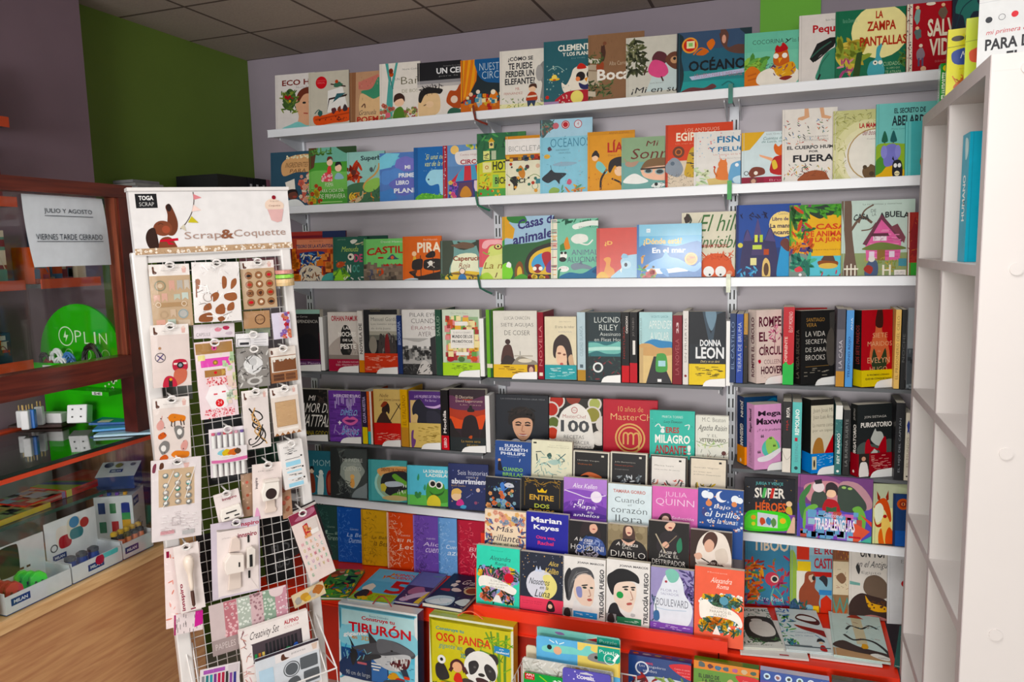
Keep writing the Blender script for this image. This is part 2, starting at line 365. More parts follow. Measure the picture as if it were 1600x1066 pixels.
# plain shelves that carry the angled novels: only their thin edge shows
def rack_shelf(bay, zt, row, d=.2):
    x0, x1 = XB[bay]+.018, XB[bay+1]-.018
    t = thing('novel_rack_shelf', 'grey steel shelf under the angled novels, %s row, %s bay' % (ORD[row], ('left', 'middle', 'right')[bay]), 'shelf', 'grey shelves under the novels', (x0, -d, zt))
    MB().box(0, 0, -.014, x1-x0, d+.0, -.002).build('board', GREYM, t)
    for xx in (.01, x1-x0-.014):
        MB().quadbox([(xx, .02, -.03), (xx+.003, .02, -.03), (xx+.003, d, -.07), (xx, d, -.07), (xx, .02, -.0142), (xx+.003, .02, -.0142), (xx+.003, d, -.0142), (xx, d, -.0142)]).build('bracket', SHELFM, t)
ZR4 = (1.062, 1.062, 1.075); ZR5 = (.762, .79, .775)
for b in range(3): rack_shelf(b, ZR4[b], 3, .185)
rack_shelf(0, ZR5[0], 4, .185); rack_shelf(2, ZR5[2], 4, .185); rack_shelf(1, ZR5[1]-.0, 4, .16)
# ribbons that tie the shelves at the joints
def ribbon(pts, h, label, r=.004):
    tag(MB().tube(pts, r, 6).build('ribbon_tie', mc(h, .5, 0, .2, 40)), label, 'ribbon', 'ribbon ties at the shelf joints')
for u, v, z, h, lb, side in ((753, 172, Z1, '7a2a1c', 'dark red ribbon tie hooked over the top shelf joint, left and middle bays', 1), (757, 312, Z2, '1f6b4e', 'green ribbon tie on the second shelf joint, left and middle bays', 1),
                       (757, 440, Z3, '1e5a48', 'dark green ribbon tie on the third shelf joint, left and middle bays', 1), (1145, 138, Z1, '1f7a6a', 'teal ribbon strap on the top shelf joint, middle and right bays', 0),
                       (1145, 285, Z2, '34a04a', 'bright green ribbon strap on the second shelf joint, middle and right bays', 0), (1145, 434, Z3, 'dfe6d0', 'pale ribbon strap on the third shelf joint, middle and right bays', 0)):
    x = XB[1]+.0 if u < 900 else XB[2]
    if side:
        ribbon([(x-.004, YF-.012, z+.02), (x-.002, YF-.012, z-.004), (x+.003, YF-.012, z-.03), (x+.03, YF-.011, z-.044), (x+.05, YF-.011, z-.052)], h, lb)
    else:
        o = MB().box(x-.007, YF-.012, z-.05, x+.007, YF-.0075, z+.012).build('ribbon_tie', mc(h, .5, 0, .2, 40)); tag(o, lb, 'ribbon', 'ribbon ties at the shelf joints')
# ================================================================== red base decks
ZD = .25; YD = -.47
for b in range(3):
    x0, x1 = XB[b]+.002, min(XB[b+1]-.002, .352)
    t = thing('base_deck', 'orange red metal base deck of the %s bay' % ('left', 'middle', 'right')[b], 'shelf base', 'red base decks of the book shelving', (x0, YD, 0))
    w = x1-x0
    MB().box(0, .0, ZD-.02, w, .46, ZD-.002).build('deck', REDM, t)
    m = MB(); m.box(0, -.006, ZD-.05, w, 0, ZD-.002); m.box(0, -.012, ZD-.056, w, 0, ZD-.05); m.build('front_lip', REDM, t)
    MB().box(0, .012, FZ+.0005, w, .018, ZD-.0205).build('kick_panel', mc('b02612', .4, 0, .08, 5, 'deep_red_panel'), t)
# ================================================================== white cube unit on the right
UX, UY0, UY1, UH = .357, -1.168, -.432, 1.888
t = thing('cube_shelf_unit', 'tall white cube shelving unit with open compartments, end panel to the viewer', 'bookcase', None, (UX, UY0, 0))
D_ = .36; L_ = UY1-UY0; th = .03
m = MB(); m.box(.001, 0, FZ+.0005, D_, .034, UH-.0301); ep = m.build('end_panel', LAM, t); ep['label'] = 'end panel facing the viewer'
MB().box(.001, L_-.03, FZ+.0005, D_, L_, UH-.0301).build('end_panel', LAM, t)
MB().box(.001, 0, UH-.03, D_, L_, UH).build('top_panel', LAM, t)
MB().box(D_-.012, .0345, FZ+.0005, D_-.004, L_-.0305, UH-.0305).build('back_panel', mc('dcdad8', .5, 0, .02, 6), t)
zz = [1.497, 1.128, .757, .388, .03]
for z in zz: MB().box(.001, .0345, z-.022, D_-.0125, L_-.0305, z).build('shelf', LAM, t)
yd = -.79-UY0
for k in range(5):
    zt_ = (UH-.0302) if k == 0 else zz[k-1]-.0222
    MB().box(.001, yd-.009, zz[k]+.0002, D_-.0125, yd+.009, zt_).build('divider', LAM, t)
e = MB(); e.box(-.0005, 0, FZ+.001, .0008, .0342, UH); e.box(-.0005, L_-.0302, FZ+.001, .0008, L_, UH); e.box(-.0005, .0343, UH-.03, .0008, L_-.0303, UH)
for z in zz: e.box(-.0005, .0343, z-.022, .0008, L_-.0303, z)
for k in range(5): e.box(-.0004, yd-.009, zz[k]+.0005, .0007, yd+.009, (UH-.0305) if k == 0 else zz[k-1]-.0225)
e.build('edge_banding', EDGE, t)
for z in (1.86, 1.49, 1.13, .755):
    MB().tube([(.06, -.0025, z), (.06, .001, z)], .012, 14).build('screw_cap', LAM, ep)
# ================================================================== picture books on the three upper shelves
YB = YF+.012
def row(z0, group, items, T0=.008, yaw=.115, tilt=.085, y0=YB):
    for it in items:
        uL, uR, vt, asp, col, label, src = it[:7]; kw = it[7] if len(it) > 7 else {}
        kw = dict(kw); T = kw.pop('T', T0)
        shelf_book(y0, z0, uL, uR, vt, T, col, label, src, group, asp, kw.pop('yaw', yaw), kw.pop('tilt', tilt), **kw)
G1 = 'picture books on the top shelf'
row(Z1, G1, [
(431, 486, 118, .8, 'dcd6d2', 'white picture book with a leafy girl on its cover, leftmost on the top shelf', '''TB 20 8 175 21 7a2f2a ECO HÉROES;TN 60 23 130 27 888 Nuria Fernández;S 62,100 66,78 58,60 60,42 75,32 105,30 110,80 100,100 d9a685;S 62,40 75,29 100,27 108,48 96,38 80,40 66,52 6b3325;B 40 46 24 18 3f5a2c;D 40 18 32 66 70 8 2f4a22,55732f,7a8a3a,44602a l;D 5 25 40 55 62 4 a5282f,c9a53a d;E 82 54 5 2 222;E 98 53 4 2 222;L 3 80,73 92,74 b05548;S 20,100 45,92 66,88 90,96 110,90 110,101 7fc4c0'''),
(483, 546, 114, .8, 'c4beae', 'beige picture book with a white sailed red boat on its cover', '''O 32 20 14 c8242c;TN 22 15 42 17 e88 EDICIÓN;TN 23 19 41 22 e88 ESPECIAL;P 46,76 48,36 84,30 98,74 e6e4df;P 45,75 50,50 96,44 93,48 52,53 3d2a24;P 55,60 92,42 70,42 60,58 2f5f66;L 3 55,24 92,30 3d2a24;B 72 26 12 5 3c6a52;O 70 20 4 b5482c;S 12,82 40,80 102,69 102,92 60,96 18,98 d9501f;P 15,87 102,77 102,80 16,90 b23f18;D 14 20 84 98 92 2 7c2a12 d;B 28 77 6 6 2e5a52;B 62 73 6 6 5a2c30;B 76 71 5 6 7a3a24;B 90 70 6 7 3a2c30;L 2 15,77 25,70 34,78 2f5f58'''),
(547, 593, 114, .8, 'b58f6c', 'brown picture book with a forest scene and green cloth figure, third on the top shelf', '''R 0 0 100 100 b89070;P 0,0 22,0 18,100 0,100 8a5e42;P 30,20 100,6 104,40 30,34 c4776a;S 40,38 75,34 100,12 110,50 80,60 50,48 3f8a68;S 36,44 80,55 112,52 112,98 40,98 d9b588;TI 32 76 90 86 5a4a44 Granuela;TB 24 89 130 101 b0342c POEMAS;D 25 5 5 100 60 3 9a6a4c,c9a487,7a5240 v;L 4 40,70 50,64 52,72 6a4a3a'''),
(593.7, 652, 100.5, .78, 'e3ddd4', 'cream picture book with a girl in green beside a turquoise tree', '''P 14,100 24,30 16,0 24,0 30,40 44,0 50,0 36,46 34,100 4f9f98;L 3 36,46 30,30 28,10 377d78;O 32 20 6 b5502f;E 31 14 6 5 7a3020;TN 42 27 54 31 6a6a6a UN;TN 58 26 130 39 5d5a3c Baño;TN 60 48 130 55 8a8a66 DE BOSQUE;TN 62 11 108 14 555 Nuria Codina;O 52 68 14 f0c7a8;S 38,70 40,58 54,54 66,60 67,70 60,64 46,66 3b221c;S 36,100 40,84 56,78 66,86 78,98 60,101 4f7a2a;D 24 0 74 40 98 5 7fb5a0,c46a5a,8aa870 f;D 20 66 82 100 98 4 d9c47a,b05a5a,7a8a4a f;O 22 92 7 d46a7a;L 2 70,96 72,86 74,80 6a7a3a'''),
(652.7, 721, 99, .78, 'e2dbd2', 'book with a black top and a shaggy haired boy on its cover', '''R -2 -1 140 37 17171c;R -2 34 140 44 8e8c8f;R -2 40 140 46 b9b4b2;TB 44 12 140 23 e6e6e8 UN CEREZO;TN 60 8 110 10 999 Fernando Pérez Hernando;TN 50 26 120 29 999 para la paz;S 2,72 8,60 24,54 44,58 52,70 50,92 30,101 4,101 e0bf92;S 2,70 6,54 22,46 40,48 58,52 52,60 40,58 18,60 8,74 1d1a1a;D 34 6 44 56 58 6 1d1a1a k;E 28 78 9 6 e8c6a0;L 2 14,80 20,78 6a4a3a;S 66,74 74,56 88,56 98,44 112,48 106,80 92,90 76,84 b0502c;S 70,100 76,88 96,90 110,101 2f5f4c;O 84 72 8 e8d0bc'''),
(720, 782, 95, .8, '1d2a30', 'circus book with orange stage curtains and dark blue drop title on its cover', '''P 0,0 44,0 40,40 18,72 0,80 d9761f;P 6,0 12,0 2,76 0,76 e8a03a;P 20,0 27,0 12,70 8,72 e8a03a;P 34,0 40,0 34,44 22,66 e8a03a;S 42,-4 42,24 56,40 80,46 130,44 130,-4 23588c;TN 48 8 120 22 bcd0de NUESTRO;TN 54 24 112 38 bcd0de CIRCO;R 0 82 130 102 c96a2a;B 26 76 9 10 7a2f22;O 26 66 5 e3c0a0;B 46 78 8 14 9db4bf;O 44 62 5 e8d6c4;B 64 80 7 9 c9a53a;B 84 74 11 12 d97a30;O 82 64 6 efe0c6;D 30 8 66 104 96 4 b5302c,e8d6a0,4a8aa5,d98a3a q'''),
(781, 850, 80.7, .72, 'e4dfd5', 'white book with a four line black hand lettered question on its cover', '''TB 19 10 76 20 20202a ¿CÓMO SE;TB 20 22 74 33 20202a TE PUEDE;TB 14 35 78 46 20202a PERDER UN;TB 12 48 80 59 20202a ELEFANTE?;TN 36 64 46 69 b0503c MR.;TN 10 71 52 76 b0503c FERNÁNDEZ;S 88,34 100,22 116,26 116,92 92,90 96,60 86,50 8c8a88;E 90 42 8 14 a5a2a0;R 0 92 120 101 e8e4b0;D 46 2 82 100 100 3 8a9a4a,6a8a3a,d9c46a,4a6a3a l;O 74 68 8 efc9a8;S 66,66 70,60 82,60 84,68 76,64 4a2a1e;S 60,88 68,74 82,76 84,88 b5482f;P 62,80 84,79 84,82 62,83 e8d6c0;P 62,88 82,88 78,100 72,92 64,100 2f3f5c'''),
(849.7, 920, 66, .78, '2b5f69', 'dark teal book with a wide eyed white chick in a red spaceship on its cover', '''TB 32 7 130 17 efeee2 CLEMENTINA;TB 42 19 120 25 efeee2 Y LOS PLANETAS;TN 62 28 92 30 8ab0b0 Emi Ordás;S 60,58 66,46 80,42 100,44 112,56 108,84 60,86 44,80 40,66 50,70 eee6d6;S 74,46 80,38 90,40 94,46 c8342c;O 82 58 10 1d1418;O 104 56 9 1d1418;O 76 62 5 e88a5a;P 90,62 98,60 95,68 e8942a;S 78,68 92,72 106,67 104,78 84,78 2c2a5c;S 30,98 34,88 60,80 112,82 112,104 b5323c;O 74 90 14 f0e07a;D 12 34 84 60 98 2 f0e6d6 s;R -4 95 34 101 a88ab0;E 24 60 12 2.4 f0c23a;O 24 57 6 f5d66a;E 24 61 4 1.5 c8602a;D 26 6 34 60 88 2 8fb8b4,c4d4c8 s;O 8 88 4 c8342c;L 1.5 10,46 30,40 46,48 8fb8b4'''),
(919, 978, 55.5, .85, '8a664a', 'brown book showing a balcony with flower pots on its cover', '''R -2 -2 160 102 8a664a;D 60 0 0 150 60 3 7a5840,966f52 v;B 40 28 7 14 4a2c22;O 44 14 5 7a4a34;P -4,34 34,38 34,44 -4,42 d9d2c4;P 0,44 30,46 30,78 0,74 b5a58e;P 0,52 30,54 30,56 0,54 8a7560;S 22,46 40,42 40,54 26,58 9c4a30;D 30 -4 26 40 44 6 4a5a30,5f6f3a,3c4a28 l;D 60 0 70 66 94 7 3c4a28,55663a,75714a,2f3c22 l;TB 24 53 112 70 f2ece2 Boca;TN 56 42 112 48 d6c2a6 Alba Carreres;P -4,84 20,86 20,94 -4,92 c4b8a4'''),
(978, 1057, 60, .8, 'cfccc0', 'pale book with a red bird girl hanging from dark leaves on its cover', '''P 60,50 100,40 110,90 40,92 c6d6d6;D 70 2 4 40 60 9 41462c,565c3a,353a24,6a6e4a l;D 14 0 10 34 40 6 8a8a68 l;S 52,36 62,26 78,30 82,42 70,50 56,48 5a2c34;S 44,56 54,40 76,46 84,62 70,70 52,66 df5a8c;S 78,40 88,30 104,30 112,46 100,58 84,50 6a4030;E 96 42 8 6 c99a74;O 96 40 3 222;L 3 42,50 36,64 4a2c22;L 3 70,68 74,76 4a2c22;TI 12 84 150 96 2a2a2e ¡Mi en sueños;TN 48 77 74 79 6a6a60 Lucía Serrano;B 26 100 6 3 3a3a3a'''),
(1058, 1164, 52, 1.2, '2c5f76', 'wide dark blue ocean book with an otter and lifebuoy badge on its cover', '''R -1 -1 120 30 39506e;R -1 64 120 102 2b8488;R -1 82 120 102 2f9a9a;S 0,0 10,10 6,40 10,70 4,100 -4,100 -4,0 1e3038;S 92,0 110,0 110,20 100,10 22363e;O 19 22 12 c8342c;A 19 22 12 2.5 e8a04a;R 14 15 26 27 e8e6b0;R 17 18 23 24 8fc46a;L 4 64,6 68,24 78,34 92,36 104,30 5a3a34;S 64,0 70,-1 76,10 74,30 90,26 112,32 112,42 84,40 68,28 5f4038;E 69 16 3 7 d9a08a;L 2 24,38 34,28 44,32 46,36 d9702a;S 28,38 38,30 46,34 40,40 cf6a2c;S 44,20 52,14 56,22 50,32 46,28 d9702a;TB 17 44 101 66 0c141a OCÉANO;P 18,74 100,66 104,72 22,80 b9c4e0;TN 26 70 96 77 b5708a UN LIBRO PARA SUMERGIRSE;S 4,100 20,92 40,94 52,88 58,94 44,99 20,101 6a3a3c;L 2 66,92 76,86 84,92 1f6f70'''),
(1163, 1248, 53, .82, '79c7ac', 'mint green book with a red headed hen on its cover', '''R -1 -1 130 36 6fc0a6;TN 15 14 72 22 24302c COCORINA;TI 74 15 86 23 24302c y;TN 88 14 140 22 24302c las EMOCIONES;D 16 -2 52 40 70 18 6aa84a,4c8a3c,8fbf4f l;S 0,74 14,62 30,74 34,98 0,100 d9782a;L 3 6,80 22,76 c0601e;L 3 6,88 26,84 c0601e;S 22,92 30,74 60,66 96,72 100,90 84,101 40,101 f1eade;S 54,44 62,30 74,28 80,40 82,62 66,66 54,60 c8642c;S 56,34 60,26 66,30 70,22 76,26 80,34 72,38 60,40 b8282c;O 58 46 5 f5f0e6;O 74 46 5 f5f0e6;P 62,50 70,50 64,60 efa22c;S 52,62 64,66 88,58 94,76 78,86 60,82 e0a43a;D 20 50 62 92 84 4 c4602a,f0c75a,6a4a7a l;S 64,88 76,84 88,86 76,92 8a2f2a;D 10 36 60 60 70 3 4a2c50 k'''),
(1248, 1304, 25, .8, 'e0d9d4', 'white book with a black and teal brush painted bird on its cover', '''TB 38 16 150 31 b8242c Pequeño;TN 74 8 110 11 666 Belén Navarro;P 30,66 50,44 86,36 108,36 96,50 60,62 40,72 191919;L 4 34,64 60,52 90,42 2f5a4c;L 4 44,70 60,64 78,56 90,50 191919;S 50,98 54,82 70,62 96,52 112,54 112,98 3f8a72;L 3 56,94 62,76 84,60 2a6a55;L 5 52,100 60,90 191919'''),
(1305, 1417, 18.5, .95, '1f6b4c', 'green book with a big yellow moon and red title, blue creature below', '''R -1 -1 130 102 1f6b4c;O 62 34 40 f0e6a2;TN 10 12 30 18 7fb597 Ilaria Demonti;P 2,50 16,60 24,56 26,70 40,62 30,78 20,98 10,70 c9b24a;D 26 4 46 40 74 14 d0ba55,8a9a3a,b59f3f l;P 30,64 38,62 34,100 24,100 2f4a22;D 14 6 72 24 98 5 c4567a,a5487a,d98aa0 l;S 46,98 48,80 56,74 58,58 66,52 62,68 66,78 68,98 4fa5b0;O 56 80 3.4 f0f0e0;O 63 80 3 f0f0e0;O 56 80 1.4 222;TN 66 80 92 87 b5d6a8 ¡CUIDADO!;TN 72 88 90 91 b5d6a8 EL LIBRO QUE;TN 70 93 92 97 b5d6a8 TE ATRAPA;D 10 90 66 104 86 6 9a8a3a,4f7a3a l;TB 56 4 66 15 b3392a LA;TB 44 19 84 33 b3392a ZAMPA;TB 34 41 99 55 b3392a PANTALLAS'''),
(1416, 1490, 7, .85, 'a51f28', 'red book with a dotted cream spine strip and tiny people on its cover', '''R -1 -1 12 102 e0d8c6;D 46 1 2 11 98 1.2 333;R 12 -1 160 102 a51f28;TB 44 24 120 50 e6dcc4 SALVA;TB 48 53 122 78 e6dcc4 VIDAS;B 22 18 7 12 7a9a94;O 22 6 4 e0b892;B 24 44 8 9 5a6a68;O 22 36 4 e0b892;B 30 74 9 10 8a7a84;O 30 62 4 e8d6c0;P 24,80 28,80 28,92 24,92 5a5470;P 32,80 36,80 36,92 32,92 5a5470;O 36 96 6 e0b892;B 76 16 9 9 6a5a4a;O 76 5 4 e0b892;E 50 2 10 2.5 e8dcc8;TN 60 84 96 88 d98a8a GUÍA ILUSTRADA'''),
(1487, 1541, -20, .8, '232c3a', 'dark navy book with a large teal leaf, half hidden behind the yellow card boxes', '''S 6,30 26,8 50,10 90,2 70,20 100,34 60,32 40,50 30,36 2f6f66;L 3 10,50 30,26 70,14 1d3a44;S 0,70 20,54 50,60 40,76 285a58'''),
])
G2 = 'picture books on the second shelf'
row(Z2, G2, [
(424, 490, 239, .85, '2f4f63', 'slate blue book with a chef in a tall white hat, leftmost on the second shelf', '''P -6,0 120,0 120,100 -6,100 2f4f63;S 26,24 40,12 60,7 96,8 96,36 60,38 30,44 d4a574;D 26 24 8 98 12 2.2 f0e6c0 d;TI 36 20 88 29 6a4a30 INGREDIENTES;TI 46 32 84 39 6a4a30 PARA;P 34,56 56,50 58,72 40,76 ece6da;E 52 80 12 8 6a3f34;S 38,80 42,70 60,70 64,80 58,74 46,75 241c1c;S 26,100 38,90 62,88 78,98 78,101 e9eceb;D 34 70 44 104 96 6 d06a5a,e0a08a,b5402f,e6d0b8 f;D 14 84 60 104 98 4 5a8a4a,c9b04a l;E 56 83 5 2 a04a40'''),
(483.5, 541, 232, .9, '4f9a3c', 'green book with two little girls in a wood, second on the second shelf', '''R -1 -1 200 26 6fae9a;P -1,0 22,0 14,34 -1,40 5a3a2a;S 80,-4 190,-4 190,14 120,14 90,8 2f4a2c;S -1,44 40,40 96,44 200,40 200,70 -1,72 74b85a;D 20 0 4 60 14 8 3c6a34,5f8f44 l;S 34,58 40,46 56,44 64,52 60,60 e05a6a;D 14 36 47 62 58 3 f0c0c0 d;S 50,46 52,34 60,34 60,46 d94f4a;O 57 27 8 f0cbae;S 50,24 52,17 62,17 66,24 60,20 6a2a22;O 80 37 9 f0cbae;S 72,34 74,27 86,27 90,36 84,31 1d1c22;S 70,56 76,46 88,48 94,56 8fb5c4;TN 44 62 66 69 eaf2d6 POEMA;TN 30 72 94 79 eaf2d6 PARA CADA DÍA;TN 28 82 98 90 eaf2d6 DE PRIMAVERA;D 20 0 66 30 98 6 c9a53a,b5402f,7fae5a f;R 30 95 90 97 9ccf7a'''),
(543, 594, 238.5, .8, '8fb8a8', 'pale teal book with a big red flower and a snail on its cover', '''R -1 -1 200 102 8fc0b8;TB 42 8 150 20 22303a Superbichos;D 22 -4 24 40 58 16 b5402a,cf5a34,8a2c20 l;O 20 40 8 5a2a20;S -4,70 40,60 100,64 150,60 150,104 -4,104 3f6a4a;L 5 60,78 50,70 60,58 84,46 96,34 98,24 c99a5a;S 52,74 60,60 90,52 104,60 90,74 66,80 8fbf5a;O 18 88 13 e0c050;A 18 88 9 3 b58a2a;S 4,98 20,92 44,86 46,76 50,80 46,92 30,99 c9b38a;D 24 10 64 104 98 6 2f5a3c,b5602f,d99a4a l;L 2 80,40 88,28 4a3a2a;B 74 36 6 5 4a5a5a'''),
(593.7, 647, 240, .8, '5a7fc0', 'blue purple watercolour book with white capital title, fourth on the second shelf', '''B 30 14 36 12 6fc0dc;B 80 24 40 16 7a78c4;B 34 50 40 18 5f8ed0;B 80 70 50 20 6a6fbc;B 20 88 34 14 4f86c8;P -2,34 34,30 60,2 20,0 -2,10 7fcbe0;TB 74 27 90 35 eef2f6 MI;TB 56 43 112 52 eef2f6 PRIMER;TB 48 58 86 67 eef2f6 LIBRO;TB 42 74 150 84 eef2f6 PLANETAS'''),
(647, 693, 231, .8, '2f6cb0', 'blue night book with a pale polar bear figure and green grass on its cover', '''R -1 -1 14 102 285c9a;D 18 20 10 100 50 2 9cc8d6 s;TI 42 14 130 24 d9e08a Si una noche;TI 38 27 130 37 d9e08a vas de la mano;S 40,60 56,46 80,44 112,50 112,92 90,90 84,72 60,74 48,70 9fd4e6;O 50 62 3 2a4a6a;S 12,101 14,92 40,88 80,92 112,94 112,102 5fae3f;D 30 12 88 110 100 4 3f8a2f,8fcf4f l'''),
(692.4, 747, 228, .85, '5f86b5', 'circus tent book with a red dotted spine strip, on the second shelf', '''R -1 -1 13 102 a8202c;D 22 3 2 9 98 1.4 e8c0c0 d;R 13 -1 160 40 6a93c4;O 34 9 12 f0c878;D 10 70 0 104 10 6 e0d05a,8fb560 d;S 36,16 60,12 104,12 110,34 60,38 40,34 e6e0dc;TN 50 17 104 22 9a4a5a Cuentos bilingües;TB 50 28 112 37 a8203c CIRCO;P 62,40 110,40 120,66 20,70 c9404a;P 44,54 62,40 60,68 36,69 4f9ac0;P 80,40 92,40 100,66 82,67 4f9ac0;P 20,70 112,66 112,101 16,101 3a3f80;P 46,72 84,70 86,100 42,100 5a3a5c;S 50,98 54,84 66,78 78,86 80,98 c98a3c;D 16 20 70 40 98 5 d95a8a,e0c060,8a5ac0 f;B 96 78 8 12 e6d0d6'''),
(745.6, 791, 209.4, .8, '3f7a44', 'yellow and green book of little houses and insects on the second shelf', '''R -1 -1 140 102 2f6a44;P 0,48 30,44 130,42 130,102 0,102 c9cc3f;D 30 0 0 130 40 12 1d4a34,4f9a54,2a5f3c l;R 42 12 58 24 e8d48a;P 38,14 50,7 62,14 d0a53a;E 50 18 5 2.5 444;R 22 28 44 42 dfe08a;D 6 24 30 42 40 6 333 h;R 50 28 66 42 b5c0a0;R 20 46 50 62 e6e09a;A 34 54 6 2 b5502f;R 54 66 74 86 8fc45a;TB 54 45 130 59 26301c HOTEL;TB 62 70 130 81 26301c BICHOS;Q 2 56,62 110,62 26301c;D 30 2 64 50 98 6 b5402f,e0a43a,4f8a3c l;R 4 88 100 101 4fa04a;D 10 10 88 100 100 4 c8402f,f0c04a d'''),
(790, 845, 213.7, .72, 'e3dfc4', 'cream bicycle book with an orange stripe across its cover', '''R -1 -1 140 5 cf8a2a;R -1 5 140 30 ece8e4;TN 10 17 110 26 8a8a88 BICICLETAS;TN 12 28 30 29 aaa PARAMÓN;R -1 31 140 36 cf8a2a;R 0 36 140 42 5a3a2a;D 14 2 36 100 42 5 b5402f,e0b04a,3a4a5a q;S 36,56 44,50 56,62 52,72 40,68 c8843a;O 62 53 6 5a2f34;O 92 52 6 d9b49a;L 6 14,72 30,70 24,80 34,84 1d1d1d;S 12,74 28,70 34,84 24,92 22,82 1d1d1d;L 1.5 2,64 40,80 80,66 104,74 6a8a4a;A 84 86 9 1.2 4a8a6a;D 14 6 44 104 98 4 2f6a5a,e0a04a,b5402f,333 d;R 86 74 100 82 3f7f8a;TB 20 72 56 80 1d1d1d BICI'''),
(844, 913, 188, .72, '8cc8dd', 'tall light blue ocean book with a black manta ray and red seals', '''R -1 -1 140 24 a8cfe2;S 0,0 22,0 36,10 20,16 8,24 0,20 4a5a5a;D 20 0 2 34 18 6 3c6a5c,a06a5a,6a8a7a l;O 58 8 9 b8343c;A 58 8 7 1.2 f0d6d6;O 86 8 9 d6dce4;A 86 8 9 1.5 b8343c;TN 84 5 88 10 b8343c 4;O 36 9 7 c46a74;TN 24 23 112 38 3f7f9c OCÉANOS;TN 36 41 66 43 4a6a7a INVESTIGANDO EL;TN 42 45 70 47 4a6a7a GRAN AZUL;E 16 50 7 3 e0b04a;S 28,62 50,58 84,60 60,64 8fb0c4;S 4,80 18,72 26,68 34,72 60,74 46,82 44,88 34,82 18,86 2a3038;Q 1 26,68 24,62 2a3038;D 50 4 38 100 96 2 5a9ab0,3f7a94,d98a8a k;B 66 86 6 4 c9607a;S 20,97 30,92 44,95 40,100 24,101 8fae5a;D 16 50 92 100 100 8 d9b04a,5a9a7a,e08a5a l;B 22 40 5 3 5a3a4a'''),
(918, 972, 207, .8, 'dc9a3c', 'orange yellow book with two dark haired girls and a red title', '''R -1 -1 140 6 cf8f34;TN 62 2 120 5 8a4a24 ANNA LLENAS;TB 58 15 150 36 b8342c LÍADA;TN 60 39 110 42 a8502c Diario de una;O 22 44 9 efc9a8;S 12,42 18,34 32,36 34,44 24,40 241a1a;O 24 35 6 241a1a;S 24,58 30,50 44,54 58,68 48,72 30,64 7fc4c0;L 6 56,64 40,80 38,98 241a1a;S 60,64 66,50 90,44 112,48 112,76 96,72 80,58 66,70 241a1a;O 92 68 14 efc9a8;L 5 70,80 96,88 104,100 241a1a;D 20 4 60 96 96 2 c97a2c d'''),
(971, 1039, 216, .8, '8fae90', 'sage green book with an aviator child in goggles on its cover', '''R -1 -1 140 50 8aa884;R -1 48 140 102 6fa5a0;TI 58 8 84 18 6a2c24 Mi;TI 24 22 150 42 6a2c24 Sonrisa;S 46,66 52,50 72,42 112,44 112,64 80,58 7a5c3c;S 46,68 50,60 112,58 112,82 80,84 54,78 efbfa4;E 62 66 10 5 9fb4b4;E 88 68 11 6 9fb4b4;E 62 66 7 3.4 2f3f44;E 88 68 8 4 2f3f44;Q 4 44,62 112,60 3c2c24;S 4,84 16,74 32,70 50,78 62,86 40,90 10,88 eef0ec;S 8,50 16,46 22,48 40,46 30,56 14,56 b0907c;L 2 12,48 6,40 b0907c;B 84 94 16 5 e6ece8;D 12 70 88 100 100 3 333 k;O 80 92 4 1d1d1d'''),
(1039.7, 1086, 196, 1.05, 'd2421f', 'red orange book about ancient times with a gold striped head cloth on its cover', '''R -1 58 200 102 d8c9b4;R -1 -1 8 102 b8381a;TN 66 7 180 12 f0c9b0 LOS ANTIGUOS;TB 36 13 170 27 f4e6d0 EGIPCIOS;TN 34 30 160 32 f0b090 Un viaje por su historia;O 44 44 20 6a3a24;A 44 44 12 4 c9703a;S 70,64 82,42 104,36 150,40 160,80 70,84 c9a53c;D 30 76 42 150 80 10 2a2430 h;S -4,72 20,54 44,56 60,72 40,84 8a94a0;O 24 62 7 5a6a7a;D 90 0 76 150 100 4 4a3f38,8a7f74,2f2a26 k'''),
(1084, 1157, 207, .78, 'e2dfda', 'white book with an orange cat and a blue cat sitting on its cover', '''TB 50 10 120 22 2f78a5 FISNO;TB 32 27 130 38 2f78a5 Y PELUCÍN;TN 42 42 118 45 c05a4a Un tesoro en la huerta;TN 54 50 100 52 888 Cristina Núñez Pereira;D 40 2 4 100 50 1.4 a8c4d6,d98a8a d;P 28,88 78,84 78,98 32,99 d6bd7c;S 48,88 50,72 54,66 70,64 72,74 74,90 e0824a;O 62 62 10 e0824a;P 55,56 58,50 62,56 e0824a;P 64,56 69,51 70,58 e0824a;L 3 50,84 44,74 46,66 c86a34;S 76,94 78,68 84,60 104,56 114,62 114,96 6fa8d0;O 92 64 4 f0f4f8;S 84,88 100,84 106,96 88,97 c6e0ee;D 20 4 66 30 98 8 b5d0a0,d6e0b8 l;O 44 66 2 c8343c'''),
(1158.5, 1221, 208, .8, 'cfe0e4', 'pale blue book with a fox in red and a yellow corner, on the second shelf', '''P -2,-2 60,-2 36,20 20,34 -2,36 ddab2a;TN 62 3 120 6 666 Luis Guis Bernal;TI 54 10 130 16 4a7a78 Cuentos de antes;TI 50 17 130 23 4a7a78 de Lucía, mi perra;S 80,32 84,24 92,30 104,24 110,40 100,48 86,44 d9692c;S 72,80 78,54 92,48 112,50 112,84 b5302f;P 44,44 78,52 76,60 70,56 46,48 efb08a;S 76,60 84,56 90,70 80,74 e0c04a;S 18,80 26,70 40,68 56,72 58,82 40,86 24,88 7a3a2a;A 12 80 6 1.6 333;O 36 80 5 f0e6da;R -2 88 58 102 8c2038;O 30 95 9 6a3a34;O 30 96 6 c99a84;R 56 88 140 102 a01f40;TN 70 93 120 97 e0a0b0 Bruño'''),
